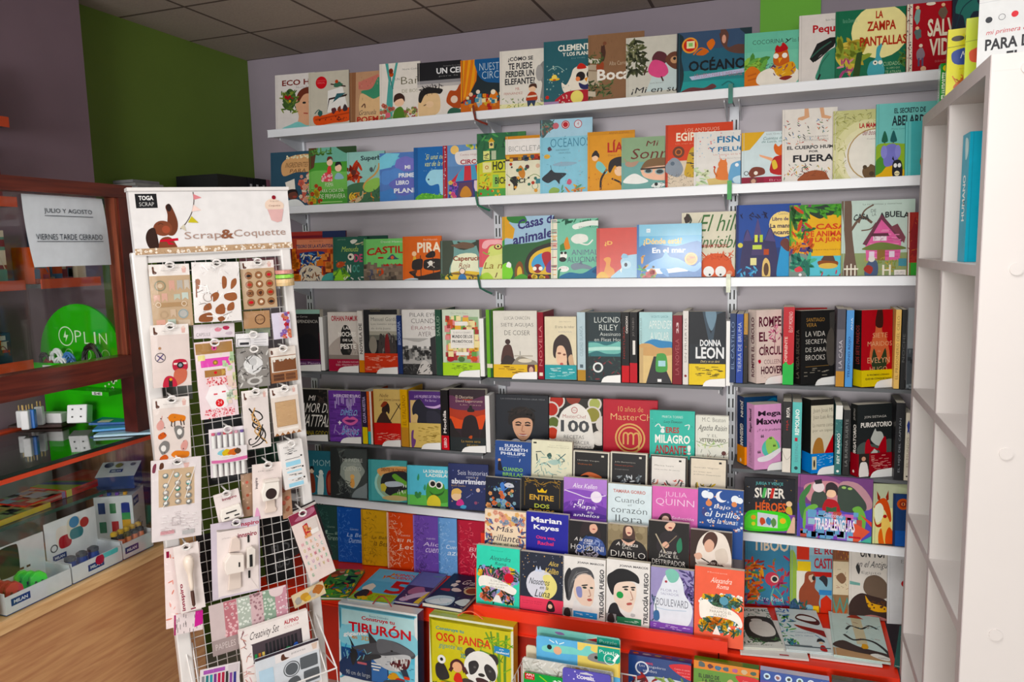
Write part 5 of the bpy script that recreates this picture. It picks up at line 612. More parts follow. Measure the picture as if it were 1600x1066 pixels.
lying((489, 933), (541, 934), (503, 880), ZT+.012, .0115, '3f7a3c', 'green jungle book with a big black number five, lying leftmost', '''R -1 -1 200 101 4a8a44;D 60 0 0 130 100 14 2a5a2c,6aae3f,d9b83a,3a7a5a l;TB 56 24 96 56 16211c 5;B 20 16 24 10 8a4a34;D 30 0 50 110 100 14 e0c03a,c8502f,3f6aa0 l;TN 44 60 88 66 1d2a1c cuentos;B 36 84 18 10 5fae3f;D 10 0 0 120 30 10 c86a4a,e0c8b0 d''', g, H=.25)
lying((543, 935), (610, 943), (584, 884), ZT+.016, .014, '5fb4dc', 'sky blue book with a big red number five, lying second from the left', '''R -1 76 120 101 a8c43a;R -1 -1 120 40 6fc0e4;TB 62 34 110 74 c0242c 5;TB 50 10 108 18 d0343c CINCO;TB 52 20 112 28 d0343c CUENTOS;D 12 30 12 60 30 7 e0a03a,d9602f l;TN 52 79 102 85 c0242c cuentos;B 22 62 15 12 f0e6da;B 26 80 15 10 c8342c;S 6,88 14,70 30,72 34,90 20,98 2a2430;B 30 94 14 6 e8b83a;D 8 0 80 100 100 6 7fae2f l''', g, H=.27, spine='e4e4e2')
lying((612, 938), (654, 944), (644, 892), ZT+.012, .0115, '5f5a98', 'lilac and violet book of pale swirls, lying between the blue and navy books', '''R -1 -1 160 48 6f74b0;R -1 48 160 101 3a2f5c;B 50 64 34 14 a86a8a;S 20,92 60,70 110,60 120,70 70,84 40,98 c9b0d0;S 80,101 100,60 140,40 150,60 120,101 e0c04a;TN 60 8 100 13 5fae6a cuento;D 20 0 50 130 100 6 c86a9a,8a74c0,e6d6ea l''', g, H=.26)
lying((660, 941), (722, 952), (694, 893), ZT+.02, .018, '1f2440', 'navy book of stories with a white ghostly gown and round plate picture', '''R -1 -1 130 101 1d2340;TI 44 14 112 30 d9d4d0 Grandes;TI 60 33 120 44 d9d4d0 cuentos;O 84 46 20 c9b58a;O 84 46 15 8a4a34;B 30 36 9 6 d9d0c8;B 22 54 14 5 a8303c;B 44 50 14 6 d9c8c0;S 0,92 20,74 56,72 66,84 60,98 20,101 bcd0dc;S 10,94 34,80 60,80 56,92 30,98 dfe8ec;S 70,84 84,72 100,74 98,92 80,90 cfdcdc;D 20 20 70 104 98 4 8ac0b8,d9d0c8 k;O 30 24 6 e0d0c4''', g, H=.26, spine='c9ccd4')
g = 'picture books lying on the right base deck'
lying((1157, 1021), (1264, 1031), (1164, 960), ZT+.006, .0055, 'dcdad6', 'white book underneath the badger and violin books', 'R 58 93 72 96 a8303a', g, H=.24)
lying((1158, 1011), (1226, 1014), (1164, 949), ZT+.0135, .007, 'd6d8d0', 'pale book with a large dark badger face among grass', '''R -1 -1 101 14 d9dcd4;TB 28 4 104 11 2f3f3a MOCHO;D 80 0 14 100 84 9 5f8a74,3f6a5a,8fae9a,2f5a4a l;S 24,74 30,34 50,24 90,26 101,40 101,80 60,86 2f2f2a;S 38,62 40,42 56,36 84,38 96,54 90,70 60,74 d6d4cc;E 60 34 14 4 c9c8c0;D 30 10 76 100 90 6 4f7a4a,2f4a34 l;TN 8 91 76 96 5a6a5a Judith Kerr;R 0 97 101 101 d9dcd4''', g)
lying((1266, 1026), (1379, 1041), (1270, 980), ZT+.006, .0055, 'e0e0de', 'white book underneath the snake book', 'R 50 88 66 92 2f6a44', g, H=.2)
lying((1229, 1015), (1301, 1021), (1226, 951), ZT+.0135, .007, 'c9d6da', 'pale blue book with a red violin shape and a small boy', '''R -1 -1 101 101 ccdadc;D 50 0 0 34 90 9 2f8a8a,3f6aa8,6fae5a,2a5f6c l;S 42,24 56,12 84,16 98,28 90,38 60,32 4a1f1c;S 46,22 60,16 84,20 90,28 66,28 d9e0e0;S 34,40 60,44 84,48 101,52 101,66 80,58 50,50 8a2420;TN 30 56 76 61 5a7a9a Cuento y música;TN 30 64 70 68 6a8aa8 para niños;S 74,78 80,70 90,72 92,78 84,76 1f1a1c;O 83 80 5 e8c0a0;S 76,96 80,86 88,86 90,98 b5302f;L 2 76,62 92,74 3f80b0;R 20 88 60 90 6a7a80;R 0 90 101 92 4a5a62''', g)
lying((1303, 1023), (1392, 1036), (1293, 955), ZT+.0135, .007, 'bcd4d0', 'pale green book with a long black snake and a pagoda', '''R -1 82 101 101 b5906a;R -1 -1 101 84 c0d6d2;P 34,10 50,-2 68,10 a8483a;P 42,10 62,10 66,70 46,70 c9c0a0;L 5 30,40 40,30 60,34 76,24 90,30 2a2c2e;L 6 24,52 40,62 60,58 80,62 96,76 104,90 26282a;S 0,80 20,66 50,76 101,84 101,90 40,88 3a2a2a;B 60 74 8 6 d9a03a;D 16 30 16 96 60 5 3a7a8a,8a3a34,e6e2d0 k;S 66,90 80,86 100,92 96,98 80,96 e6e6e0;TN 80 92 98 95 5a4a3a cuento''', g)
lying((1397, 1039), (1410, 1042), (1365, 968), ZT+.0135, .007, '1f5a54', 'dark green book lying at the right end of the base deck', 'TN 30 22 100 30 c9d6d0 una;O 100 80 10 8fae5a', g, H=.27, Wd=.022)
# ================================================================== stepped display in the middle bay
TX0, TX1 = -1.045, -.178
ST = [(-.262, .600, .17), (-.330, .500, .066), (-.396, .390, .064), (-.4645, .2565, .066)]
t = thing('stepped_display', 'red stepped display stand holding four rows of novels in the middle bay', 'display stand', None, (TX0, -.47, ZD))
w = TX1-TX0
for k, (y, z, d) in enumerate(ST):
    MB().box(0, y-.012+.47, 0, w, y-.012+.47+(d if k else .1), z-ZD-.0006).build('step', REDM, t)
m = MB(); m.box(.03, -.032, .006, w-.0+.035, -.0072, .042); m.box(.03, -.032, .042, w+.035, -.029, .047); m.build('front_bar', REDM, t)
TG = ('first', 'second', 'third', 'front')
def tier(k, items):
    y, z, d = ST[k]
    for uL, uR, vt, col, label, src in items:
        shelf_book(y, z, uL, uR, vt, .02, col, label, src, 'novels on the %s step of the display' % TG[k], 0, .0, .1, name='paperback_novel', hard=False, vh=(.62, .60, .62, .87)[k])
IMP = 'R -1 -1 101 101 %s;R 4 3 96 101 %s;R 78 9 85 14 %s;'
tier(0, [
(773, 829, 688, '33508e', 'blue novel with white three line author name and a tiny seated girl', 'TB 26 8 74 16 d9e0ee SUSAN;TB 12 18 90 26 d9e0ee ELIZABETH;TB 16 29 84 37 d9e0ee PHILLIPS;TN 34 40 66 42 a8b8d4 autora;O 12 52 4 e0b08a;S 8,72 10,56 16,56 20,72 24,80 10,80 1d1a2a;TB 22 70 78 80 8ac46a CUANDO;L 2 68,54 70,46 d9e0ee;TB 22 84 78 94 8ac46a BRILLAS'),
(830, 893, 687, 'e0dec4', 'cream novel with drawn dragonflies and a hammer', 'R 4 5 12 9 3a3a30;TN 44 10 92 12 8a8a74 Rocío Quillahuaman;TN 40 14 92 17 8a8a74 Historia natural;L 2 10,30 24,28 2a3a3c;L 3 12,34 14,52 3a4a48;S 38,36 46,30 50,38 44,46 3a5a54;L 2 60,52 84,30 2f5f64;L 2 66,34 82,48 2f5f64;S 40,52 60,46 70,54 54,60 a8c4bc;L 2 20,62 34,56 48,66 2f5f64;D 24 10 30 94 96 6 5a8a8a,8ab0a8,2f4a4c k;D 14 10 40 90 96 6 b5cfc4,8ab0a8 l'),
(895, 951, 704, '201e1f', 'black novel with a cream border and orange subtitle, first dark one', IMP % ('d6d2c4', '201e1f', 'd6d2c4')+'TN 12 24 72 28 cfcac0 Hernán Vargas;TN 12 34 52 38 c8703a Volverás;S 20,70 40,58 60,60 80,70 60,80 40,66 c86a44;S 30,92 44,70 64,74 70,96 d9a07a'),
(953, 1010, 706, '1f1e20', 'black novel with a cream border and white flowers, second dark one', IMP % ('d6d2c4', '1f1e20', 'd6d2c4')+'TN 12 24 68 28 cfcac0 Julia Bartsenova;TN 12 33 62 37 c8573a Chicas que gritan;TN 12 44 50 47 8a8684 cuentos;D 30 24 62 80 96 8 c9ccd0,8a9298,4a5258 l'),
(1015, 1072, 711, 'e0dcd6', 'white novel in a black border with red flowers at its foot', IMP % ('1d1b1c', 'e0dcd6', '1d1b1c')+'TN 12 24 64 28 4a4846 Marina Saura;TN 12 35 80 39 4a4846 Una noche de perro;D 40 6 62 94 98 7 b5302f,8a8a80,d98a7a,3a3a3a l'),
(1076, 1135, 714, 'ddd2bf', 'beige novel in a black border with yellow flowers at its foot', IMP % ('1d1b1c', 'ddd2bf', '1d1b1c')+'TN 12 24 78 28 4a4846 Gertrudis Wagener;TN 12 35 58 39 4a4846 Lo mejor que;TN 12 42 84 46 4a4846 pudimos desaparecer;D 34 14 68 80 98 8 c9a82f,8a7a2a,5a5a3a l'),
])
tier(1, [
(758, 812, 745, '1a1f30', 'dark novel with a blue branching tree and orange flowers', 'S 44,101 46,40 42,20 50,12 56,24 54,50 58,101 4f7fc8;L 3 48,50 30,26 4f7fc8;L 3 50,40 70,22 4f7fc8;L 3 48,62 22,84 10,101 4f7fc8;L 3 52,62 76,80 92,101 4f7fc8;D 26 8 34 92 92 6 d9744a,e0a06a,5a7a5a,8ab0c0 f;B 70 20 14 8 c4c8d4;D 20 10 6 90 40 3 4a6a5a,3a5a9a l'),
(814, 879, 745, '15151a', 'black novel with gold frame ornament and a small crown', 'L 2 8,14 30,8 50,18 70,8 92,14 8a6a2a;D 24 8 4 92 22 4 a8843a k;L 1.4 8,10 8,80 6a5424;L 1.4 92,10 92,80 6a5424;P 40,40 38,30 44,36 50,27 56,36 62,30 60,40 e0b83a;TB 20 47 78 62 c9a04a ENTRE;TB 32 72 68 84 b0b84a DOS;TB 20 88 80 98 c9a04a REINOS'),
(880, 947, 745, '7f5ab8', 'purple novel with white lettering and a moon over layered waves', 'R -1 -1 101 40 b083d0;S -1,40 40,30 101,44 101,101 -1,101 8a58bc;S -1,70 40,60 101,74 101,101 -1,101 6a3fa0;S -1,92 40,84 101,92 101,101 -1,101 4f3088;O 76 46 13 eae0f0;TI 22 14 78 26 f0e8f6 Alex Kellen;TI 34 56 46 68 f6f0fa El;TI 24 68 76 82 f6f0fa Mapa;TI 56 84 70 90 f6f0fa de los;TI 24 92 84 100 f6f0fa anhelos;L 2 2,34 30,42 60,50 98,40 e6d8f0;D 20 4 56 96 80 5 7a48b0,9a6cc8 l'),
(949, 1017, 755, 'd5e4ea', 'pale ice blue novel with thin grey round lettering', 'TB 12 14 86 23 c07a74 TAMARA GORRO;TN 16 34 84 48 3f464a Cuando;TN 46 51 54 57 3f464a el;TN 8 60 90 76 3f464a corazón;TN 18 82 80 100 3f464a llora'),
(1018, 1089, 759, 'd76fb4', 'bright pink novel with large thin lettering and a dark haired figure', 'TN 28 12 76 28 f0c8e4 JULIA;TN 8 30 92 50 f0d0e8 QUINN;S 12,101 18,76 28,68 40,70 44,84 50,101 3a1f2a;O 30 84 8 e8c0b0;TI 44 74 92 82 f4d8ec Seducción;S 14,101 26,92 40,94 46,101 b03a7a'),
(1089.5, 1160, 762, '2a4f94', 'blue novel with clouds, a crescent moon and white script', 'D 40 2 2 98 98 2 c9d6ea,8aa8d8,e0a07a d;O 16 15 9 e4ecf4;O 26 17 8 e4ecf4;O 52 18 13 e8eaf0;O 58 15 11 2a4f94;O 82 22 9 e4ecf4;O 92 24 7 e4ecf4;O 24 36 7 d98a5a;O 80 34 6 d98a5a;S 8,60 14,48 20,56 16,70 3a3f7a;TI 36 38 72 50 eef0f4 Bajo;TI 16 54 90 68 eef0f4 el brillo;TI 24 72 84 84 eef0f4 de la luna;D 16 80 50 98 98 4 e8eaf0,d98a5a,8aa8d8 s'),
])
tier(2, [
(757, 821, 795, 'ecd6bb', 'peach cream novel with floral frame and dark script', 'O 48 22 9 e6968a;D 40 4 6 96 40 5 e0a08a,8a9ab0,e8b878,c87a6a f;D 24 2 20 20 98 7 3f4a7a,d98a6a,5a6a9a l;D 24 80 20 98 98 7 3f4a7a,d98a6a,5a6a9a l;TI 30 44 70 58 3f3a4a Más;TI 10 66 86 84 3f3a4a brillante;TI 20 88 80 98 3f3a4a que el sol'),
(821.5, 887, 799, '33349a', 'indigo novel with bold white author name and pink title', 'TB 12 12 84 26 eeeef4 Marian;TB 18 32 78 48 eeeef4 Keyes;TB 24 60 70 70 df4a7a Otra vez,;TB 28 74 66 84 df4a7a Rachel'),
(888, 947, 813, '1c1a1e', 'dark novel of a woman in shimmering blue with a white script title', 'S 30,40 34,10 50,-4 74,4 84,30 80,44 60,30 44,36 2a2024;S 56,8 70,4 76,18 66,30 56,24 dcae98;E 66 18 4 1.6 a8404a;S 20,80 34,50 60,38 90,50 98,86 70,80 50,62 40,84 3a4f8a;D 30 40 40 94 80 6 6a7fb8,2f4a7a,8a9ac8 l;TI 16 44 64 54 e6e2e0 A la caza;TN 40 56 60 61 e6e2e0 DE;TN 6 64 92 78 e6e2e0 HOUDINI;D 20 20 82 80 98 6 b0a8b8 l'),
(949, 1010, 818, '8a7a5c', 'olive novel of a woman in a dark dress with a white title', 'R -1 -1 101 101 8a7c60;D 20 0 0 100 60 8 7a6c50,9a8c6e d;S 38,30 40,6 50,0 64,4 70,30 66,50 42,50 4a3530;S 46,6 56,3 62,12 60,24 52,28 46,20 e0b8a0;E 54 20 5 2 8a3a44;S 4,101 10,52 34,38 72,38 96,56 101,101 1f1b1c;S 34,38 52,46 70,38 60,52 46,52 d9b09c;TI 22 46 78 56 e6e0da A la caza;TN 38 58 62 64 e6e0da DEL;TN 8 70 96 86 e6e0da DIABLO'),
(1012, 1075, 813, '14201c', 'dark novel of a seated woman with a cane and emerald dress', 'R -1 -1 101 101 181514;S 40,12 52,0 66,2 62,14 52,22 e0b8a0;E 54 13 5 1.8 8a2a34;S 20,60 30,30 52,20 74,28 84,60 60,76 34,76 262024;S 70,50 80,34 84,60 74,70 2f7a5a;L 3 18,30 44,74 b5a890;S 34,54 44,46 52,54 44,62 dcae98;L 2 40,60 70,30 8a7a64;TI 30 66 70 74 e0dad4 A la caza de;TN 26 76 76 86 e6e0da JACK EL;TN 10 89 92 101 e6e0da DESTRIPADOR'),
(1077, 1142, 827, '3a2620', 'brown novel of a figure in a loose white shirt', 'R -1 -1 101 101 33211c;S 14,80 20,30 40,4 60,0 84,10 98,50 96,90 60,70 40,84 e6dcd2;S 30,30 40,6 56,2 66,16 60,40 46,50 4a2c24;S 34,34 46,20 58,30 54,48 40,52 d9ae98;S 60,50 84,40 92,70 70,80 d6cabd;L 3 14,62 50,80 2a1a16;S 10,62 24,56 30,66 18,74 d9ae98;TI 28 74 76 82 e6dcd4 A la caza del;TN 14 86 94 100 efe6de PRÍNCIPE'),
])
tier(3, [
(744, 811, 851, '46d2b4', 'turquoise novel with a flower wreath and white ribbon', 'TN 34 6 62 8 2a8a78 Montena;TI 32 16 80 24 2f5a5c Alexandra;TI 44 26 70 32 2f5a5c Roma;D 70 12 38 92 60 8 b5a0d0,d94a5a,e0b84a,2f4a3c,8aa8d8,c86a9a f;D 40 8 36 94 60 7 1f3a30,2f5a44 l;O 76 52 11 c8303c;D 50 16 74 84 94 7 e0b84a,8aa8d8,d97a5a,b5a0d0 f;D 30 12 74 88 98 7 1f3a30 l;S 6,58 20,52 50,56 84,66 94,72 86,80 60,74 20,70 8,72 f0efe8;TN 34 57 62 62 6a6a60 EL DÍA QUE;TN 30 63 74 67 6a6a60 DEJÓ DE NEVAR;TN 34 68 66 71 6a6a60 EN ALASKA;P 38,96 46,84 54,84 62,97 e8ece8'),
(812.5, 880, 861, '262c3c', 'dark starry novel with a big pale moon and pink band', 'D 40 2 2 98 60 1.2 8a90a0,c9a06a d;O 48 55 34 d6d8e4;S 52,40 70,36 84,50 82,66 66,78 50,74 60,60 e6dc8a;TI 66 12 88 20 e0c46a Alice;TI 58 24 88 34 e0c46a Kellen;P 34,32 38,22 42,32 c4d0ea;P 42,32 46,22 50,32 c4d0ea;TI 22 44 68 55 22262c Nosotros;TI 46 56 66 62 22262c en la;TI 36 63 70 76 22262c Luna;R -1 78 101 101 df5068;TN 6 84 52 86 8a2438 La historia de amor;TN 6 88 50 90 8a2438 que te hará;S 62,98 64,84 70,80 78,86 80,98 22181c;O 70 90 5 e8c0a8'),
(878.5, 945, 868, 'e2dfdc', 'white novel with a drawn ponytailed girl with blue paint on her cheek', 'TB 34 6 96 11 3a3a3e JOANA MARCÚS;S 8,70 10,40 22,22 44,16 66,20 74,34 60,30 40,34 26,50 18,74 4a4a4e;S 6,60 4,36 14,20 20,26 12,44 14,72 26262a;S 26,50 34,32 56,26 74,36 74,60 70,76 56,84 40,76 28,64 e6cdbc;L 1.2 22,44 34,28 60,22 8a8a8c;L 1.2 20,52 30,32 50,24 6a6a6c;L 1.2 26,40 44,28 68,28 9a9a9c;L 1 16,60 22,40 34,24 77;E 52 50 5 1.8 2a3a34;E 68 49 4 1.6 2a3a34;S 46,46 58,44 58,46 46,48 333;S 32,52 44,50 46,66 36,66 8a8fc0;L 2 62,52 66,62 60,64 b58a78;S 58,69 66,67 70,70 62,72 b5605a;S 24,86 30,74 46,80 70,82 60,96 20,96 dcdcdc;TBV 84 16 97 98 3a3a3e TRILOGÍA FUEGO;R 26 91 82 101 3f8fd0;R 0 88 24 101 8a8a8c;O 12 95 7 d9b8a0;S 4,101 6,90 16,88 20,101 2a2426;D 6 32 94 76 98 4 c9e0f4 h;D 24 70 14 82 90 1 c9c9c9 k'),
(946.5, 1014, 873, 'e2dfdc', 'white novel with a drawn dark haired youth with green paint on his cheek', 'TB 30 6 96 11 3a3a3e JOANA MARCÚS;S 4,44 2,28 14,20 28,14 50,14 72,22 76,34 62,32 40,34 22,40 16,58 1d1d20;S 18,62 20,42 40,34 64,34 70,48 66,66 56,82 36,78 24,70 e8d2c2;E 46 46 5 1.6 3a3a34;E 62 45 4 1.4 3a3a34;S 38,42 50,40 51,42 39,44 1d1d20;S 57,41 66,40 67,42 58,43 1d1d20;O 32 56 8 2f9a4f;L 2 56,48 62,60 56,62 b58a78;S 48,68 58,66 60,69 50,71 b5605a;S 4,90 10,74 24,70 34,84 50,96 6,98 26262a;TBV 84 16 97 98 3a3a3e TRILOGÍA FUEGO;R 26 91 82 101 2f7a54;R 0 88 24 101 8a8a8c;O 12 95 7 d9b8a0;S 4,101 6,90 16,88 20,101 2a2426;D 6 32 94 76 98 4 b5d9c4 h;B 62 86 6 3 b5b5b5'),
(1015.5, 1082.5, 885, '8f88b8', 'lilac novel with a white ghostly shape and curly title', 'R -1 -1 101 101 9a92c0;D 50 70 2 100 60 8 5a4a84,3f3a6a l;D 30 0 50 30 98 8 3a4a64,6a7a9a l;S 24,30 34,12 60,8 74,20 80,40 98,60 90,88 60,94 20,88 8,70 14,46 dfe4ee;S 34,6 50,0 66,8 60,20 44,22 7fc0b0;E 36 22 3 2 a8404a;TN 24 34 64 38 8a84a8 FLOR M.;TN 24 40 66 44 8a84a8 SALVADOR;TN 14 50 88 62 4a4a5c BOULEVARD;L 1.6 14,66 40,68 84,66 b5c8dc;S 8,84 10,72 20,72 22,84 14,88 3f6a9a;L 2 14,72 12,60 2f5a4c;R -1 90 101 101 7f4fae;D 16 10 92 90 99 4 d0b8e6 h'),
(1084, 1161, 884, 'ec6f58', 'coral novel with a flower wreath and white ribbon, right end of the front step', 'TN 26 6 66 8 f4c8b8 Montena;TI 34 14 76 22 f8e4d8 Alexandra;TI 46 23 70 30 f8e4d8 Roma;D 60 14 40 94 58 7 e0b03a,f0efe8,4f8aa0,d9803a,2f4a3c f;D 36 10 38 96 60 7 2f4a34,3f6a4a l;O 60 47 9 5f9ab0;D 60 16 74 90 92 7 e0b03a,4f8aa0,d9803a,f0efe8 f;D 36 12 74 92 98 7 2f4a34,3f6a4a l;S 10,62 12,52 24,48 40,56 70,58 90,66 98,78 94,84 84,76 60,72 30,72 14,76 f4efe6;TN 34 57 66 61 7a6a60 LA NOCHE QUE;TN 32 62 76 66 7a6a60 PARAMOS EL;TN 40 67 66 71 7a6a60 MUNDO;P 38,98 46,84 54,98 f4efe6'),
])
# ================================================================== boxes standing on the floor in front of the red base
def carton(name, label, cat, y0, z0, uL, uR, vt, T, col, src, side=None, top=None, yaw=.0, tilt=.06, z_abs=None, topsrc=None, parts=None):
    p = VEC((0, y0, z0+.001+T*math.sin(tilt))); dxv = VEC((1, 0, 0))
    q = at(uL, vt, 1, y0+.02); p.x = q.x; M = pose(p, yaw, tilt); R_ = M.to_3x3(); dz = R_ @ VEC((0, 0, 1)); dx = R_ @ dxv
    H = sol_v(p, dz, vt); top_p = p+dz*H; Wd = sol_u(top_p, dx, uR)
    r = thing(name, label, cat, None, M=M); m = MB(); fc = hx(col); sc = hx(side or col); tc = hx(top or col)
    m.box(0, 0, 0, Wd, T, H, sc); m.poly([(0, -.0002, 0), (Wd, -.0002, 0), (Wd, -.0002, H), (0, -.0002, H)], fc); m.poly([(0, 0, H+.0002), (Wd, 0, H+.0002), (Wd, T, H+.0002), (0, T, H+.0002)], tc)
    print_on(m, src, Wd, Wd, H, lambda x, y, d: (x, -d-.0002, y), Hv=H*(.70 if 'kit' in name else .5))
    if topsrc: print_on(m, topsrc, Wd, Wd, T, lambda x, y, d: (x, y, H+d+.0002))
    m.build('box', PG, r)
    return r, Wd, H
def rr(x0, y0, x1, y1, c, r=5, q=3):
    return 'S %g,%g %g,%g %g,%g %g,%g %g,%g %g,%g %g,%g %g,%g %s' % (x0+r, y0, x1-r, y0, x1, y0+q, x1, y1-q, x1-r, y1, x0+r, y1, x0, y1-q, x0, y0+q, c)
r, w_, h_ = carton('craft_kit_box', 'large boxed shark building set with a red string handle, standing before the red base', 'box', -.585, FZ, 528, 652, 941, .05, 'e2e6e6', '''%s;R 4 8 96 30 b4dce0;R 3 40 96 70 62bcd8;S 3,34 20,28 40,30 60,34 96,30 96,60 40,58 3,56 8accdc;R 3 62 60 103 2a4f84;S 3,80 30,66 56,64 60,101 3,101 22365c;R 34 70 62 103 20304e;R 42 64 62 103 3f70b0;TN 40 11 64 14 2f5f80 Benoit Delalandre;TB 30 14 72 21 c0283a Construye tu;TB 13 21 92 38 c8222f TIBURÓN;TBU 6 41 37 48 eef0f0 gigante;TB 17 44 24 48 c98a4a en;TB 29 42 40 48 c9a05a 3D;P 38,34 52,50 40,54 2f3136;S 12,44 20,58 24,70 18,86 14,70 16,56 26282c;S 18,60 36,52 48,48 60,42 78,44 96,54 94,62 80,60 60,66 40,66 26,64 4a4c52;S 50,44 66,42 84,48 96,55 88,60 70,56 52,62 63666c;S 44,66 60,64 84,58 92,62 86,78 70,84 54,80 44,72 c6c9cc;S 66,72 78,66 90,64 88,76 80,80 68,77 5a1f24;D 22 66 66 88 72 2.4 f0f0ee v;D 18 66 76 84 80 2 f0f0ee v;E 68 56 1.6 1 111;S 30,70 50,64 54,68 36,76 22,82 33353a;P 78,80 86,78 90,90 84,92 2f3a4a;R 83 88 90 92 d9482f;B 70 92 8 6 d9a03a;B 78 96 6 5 c8342c;S 60,98 80,94 92,100 92,103 60,103 3a4a5a;R 24 79 36 82 c46a74;R 42 77 54 79 e6e6e0;R 42 81 54 83 e6e6e0;R 44 85 52 87 e6e6e0;TN 9 93 40 101 c9d0d8 90 cm de largo;D 20 6 58 40 74 3 2f6ab0,8accdc k;D 16 60 60 96 99 1.4 1f3a5c h''' % rr(3, 7, 96, 103, '72c4dc', 4, 3), side='24425f', top='dfe2e0')
MB().tube([(w_*.40+(w_*.24)*i/10, .026, h_+.001+.034*math.sin(math.pi*i/10)) for i in range(11)], .0022, 7).build('string_handle', mc('b02a34', .6, 0, .1, 40), r)['label'] = 'red string handle'
r, w_, h_ = carton('craft_kit_box', 'large yellow green boxed panda building set with an orange string handle', 'box', -.57, FZ, 670, 802, 960, .045, 'd9dcc4', '''%s;TB 8 14 42 20 2f8a8a Construye tu;TB 8 22 74 34 d0402a OSO PANDA;TI 12 36 40 44 2f8a8a gigante en;TB 38 46 45 52 2f8a8a 3D;L 2 74,10 80,60 88,103 5a8a2a;L 3 82,10 84,60 84,103 6a9a2f;L 3 92,12 90,60 92,103 5a8a2a;L 2 68,12 74,24 84,40 6a9a2f;D 24 62 12 96 60 6 5a8a2a,7aae2f k;P 78,28 96,30 96,40 78,37 2f8ac0;TB 84 31 89 33 e6f0f4 ¡Un;TB 80 34 95 37 e6f0f4 muñeco!;O 50 44 7 2a2627;O 76 48 7 2a2627;O 62 62 20 e6e6e2;S 48,66 48,56 56,52 60,58 56,68 50,72 26262a;S 70,72 66,60 70,54 78,60 80,70 76,76 26262a;E 63 70 4 2.4 222;S 56,76 63,74 72,78 66,86 60,84 3a1f24;E 55 61 1.6 1.6 555;E 73 63 1.6 1.6 555;S 38,103 36,86 44,78 58,84 60,103 3a332f;S 64,103 66,86 78,80 92,90 94,103 3a332f;S 56,103 60,88 68,88 70,103 d6d6d6;L 2 62,92 68,84 74,76 9aae3a;S 8,80 8,66 16,62 22,72 24,82 14,86 2a2627;O 15 58 5 e6e6e2;O 15 58 2 222;S 26,70 26,60 34,54 42,60 42,72 38,64 30,64 4a1f24;O 34 65 6 e8b08a;S 30,84 32,74 38,74 40,86 d0342c;L 4 28,66 25,72 4a1f24;L 4 42,64 46,72 4a1f24;R 14 88 34 90 e08a3a;R 14 92 34 94 e08a3a;Q 1 12,86 38,88 5a6a1a;Q 1 14,96 38,98 5a6a1a;D 12 4 92 30 102 4 4a5a1a k''' % rr(3, 7, 97, 103, 'c9bf1f', 4, 3), side='c9b82a', top='b5c42a')
MB().tube([(w_*.32+(w_*.3)*i/10, .022, h_+.001+.022*math.sin(math.pi*i/10)) for i in range(11)], .002, 7).build('string_handle', mc('e8603a', .5, 0, .1, 40), r)['label'] = 'orange string handle'
carton('activity_book_box', 'dark blue boxed activity set with a red corner flash, before the red base', 'box', -.565, FZ, 982, 1080, 1022, .03, '24407a', '''D 30 0 0 101 60 2 2a4a88,1f3868 v;TB 28 10 40 14 d04a54 MARVEL;A 22 22 11 2.4 d9dfe8;TN 18 15 60 21 dfe4ea Los Vengadores;TN 24 23 46 28 dfe4ea unidos;S 66,8 101,4 101,30 90,28 76,20 d0202c;TN 74 12 98 15 f0b8b8 Cuento en cartón;TN 78 18 98 21 f0b8b8 figuras y un;TN 86 24 98 27 f0b8b8 tapete;S 0,60 20,40 60,34 101,44 101,101 0,101 c4ccd8;D 20 10 36 56 70 9 8a1f28,b0302c,5a1820,d98a4a l;D 16 48 32 100 70 10 7f9a4a,a8b06a,5f7a3a l''', side='1a2f5c', top='1f3870', topsrc='B 10 50 5 20 b5602a;B 28 50 7 18 8a94a0;B 46 50 6 18 8a7a4a;B 64 50 6 18 8a3a3a;B 84 50 6 18 4a6a4a')
carton('activity_book_box', 'green boxed activity set with an orange picture strip, before the red base', 'box', -.565, FZ, 1084, 1186, 1031, .03, '5f8f34', '''R -1 -1 101 14 d9822a;B 12 6 6 5 4a5a5a;B 26 7 5 4 5a2a34;B 38 8 5 4 3a6a8a;B 50 8 5 4 3a5a6a;B 64 8 5 4 a85a8a;B 78 8 5 4 c8b08a;B 92 8 5 4 3a5a4a;TN 22 19 30 21 2a3a1c Disney;TB 8 22 40 29 22301a EL LIBRO DE;TB 14 30 44 37 22301a LA SELVA;S -1,44 40,36 101,50 101,101 -1,101 cdbf6a;S 52,60 58,40 52,30 58,24 64,34 60,60 c4a878;S 66,16 101,18 101,44 84,40 72,28 d0252c;TN 76 22 97 25 f0b8b8 Cuento en cartón;TN 82 28 97 31 f0b8b8 figuras y un;TN 88 34 97 37 f0b8b8 tapete''', side='4a7a2a', top='3f7a24', topsrc='R -1 -1 101 101 4a7a24')
carton('activity_book_box', 'violet boxed activity set with a row of pale badges along its top', 'box', -.56, FZ, 1188, 1296, 1047, .028, '54499a', '''R -1 -1 101 17 2f4f9a;O 10 9 5 c4e0f0;O 26 9 5 d0d4e8;O 42 9 5 d0e4f0;O 58 9 5 c4e0e8;O 74 9 5 d4e0f0;O 90 9 5 d0dcf0;B 10 9 3 3 3a3a4a;B 26 9 3 3 8a5a5a;B 42 9 3 3 222;B 58 9 3 3 4a5a4a;B 74 9 3 3 6a9ab0;B 90 9 3 3 8a6a9a;D 70 0 20 101 100 3 c9c4e0,3a2f74,e6e0f0 k;TB 34 24 60 34 e6e0ee CITY;R 70 34 101 44 c02a5a''', side='3a2f74', top='c4c4e0')
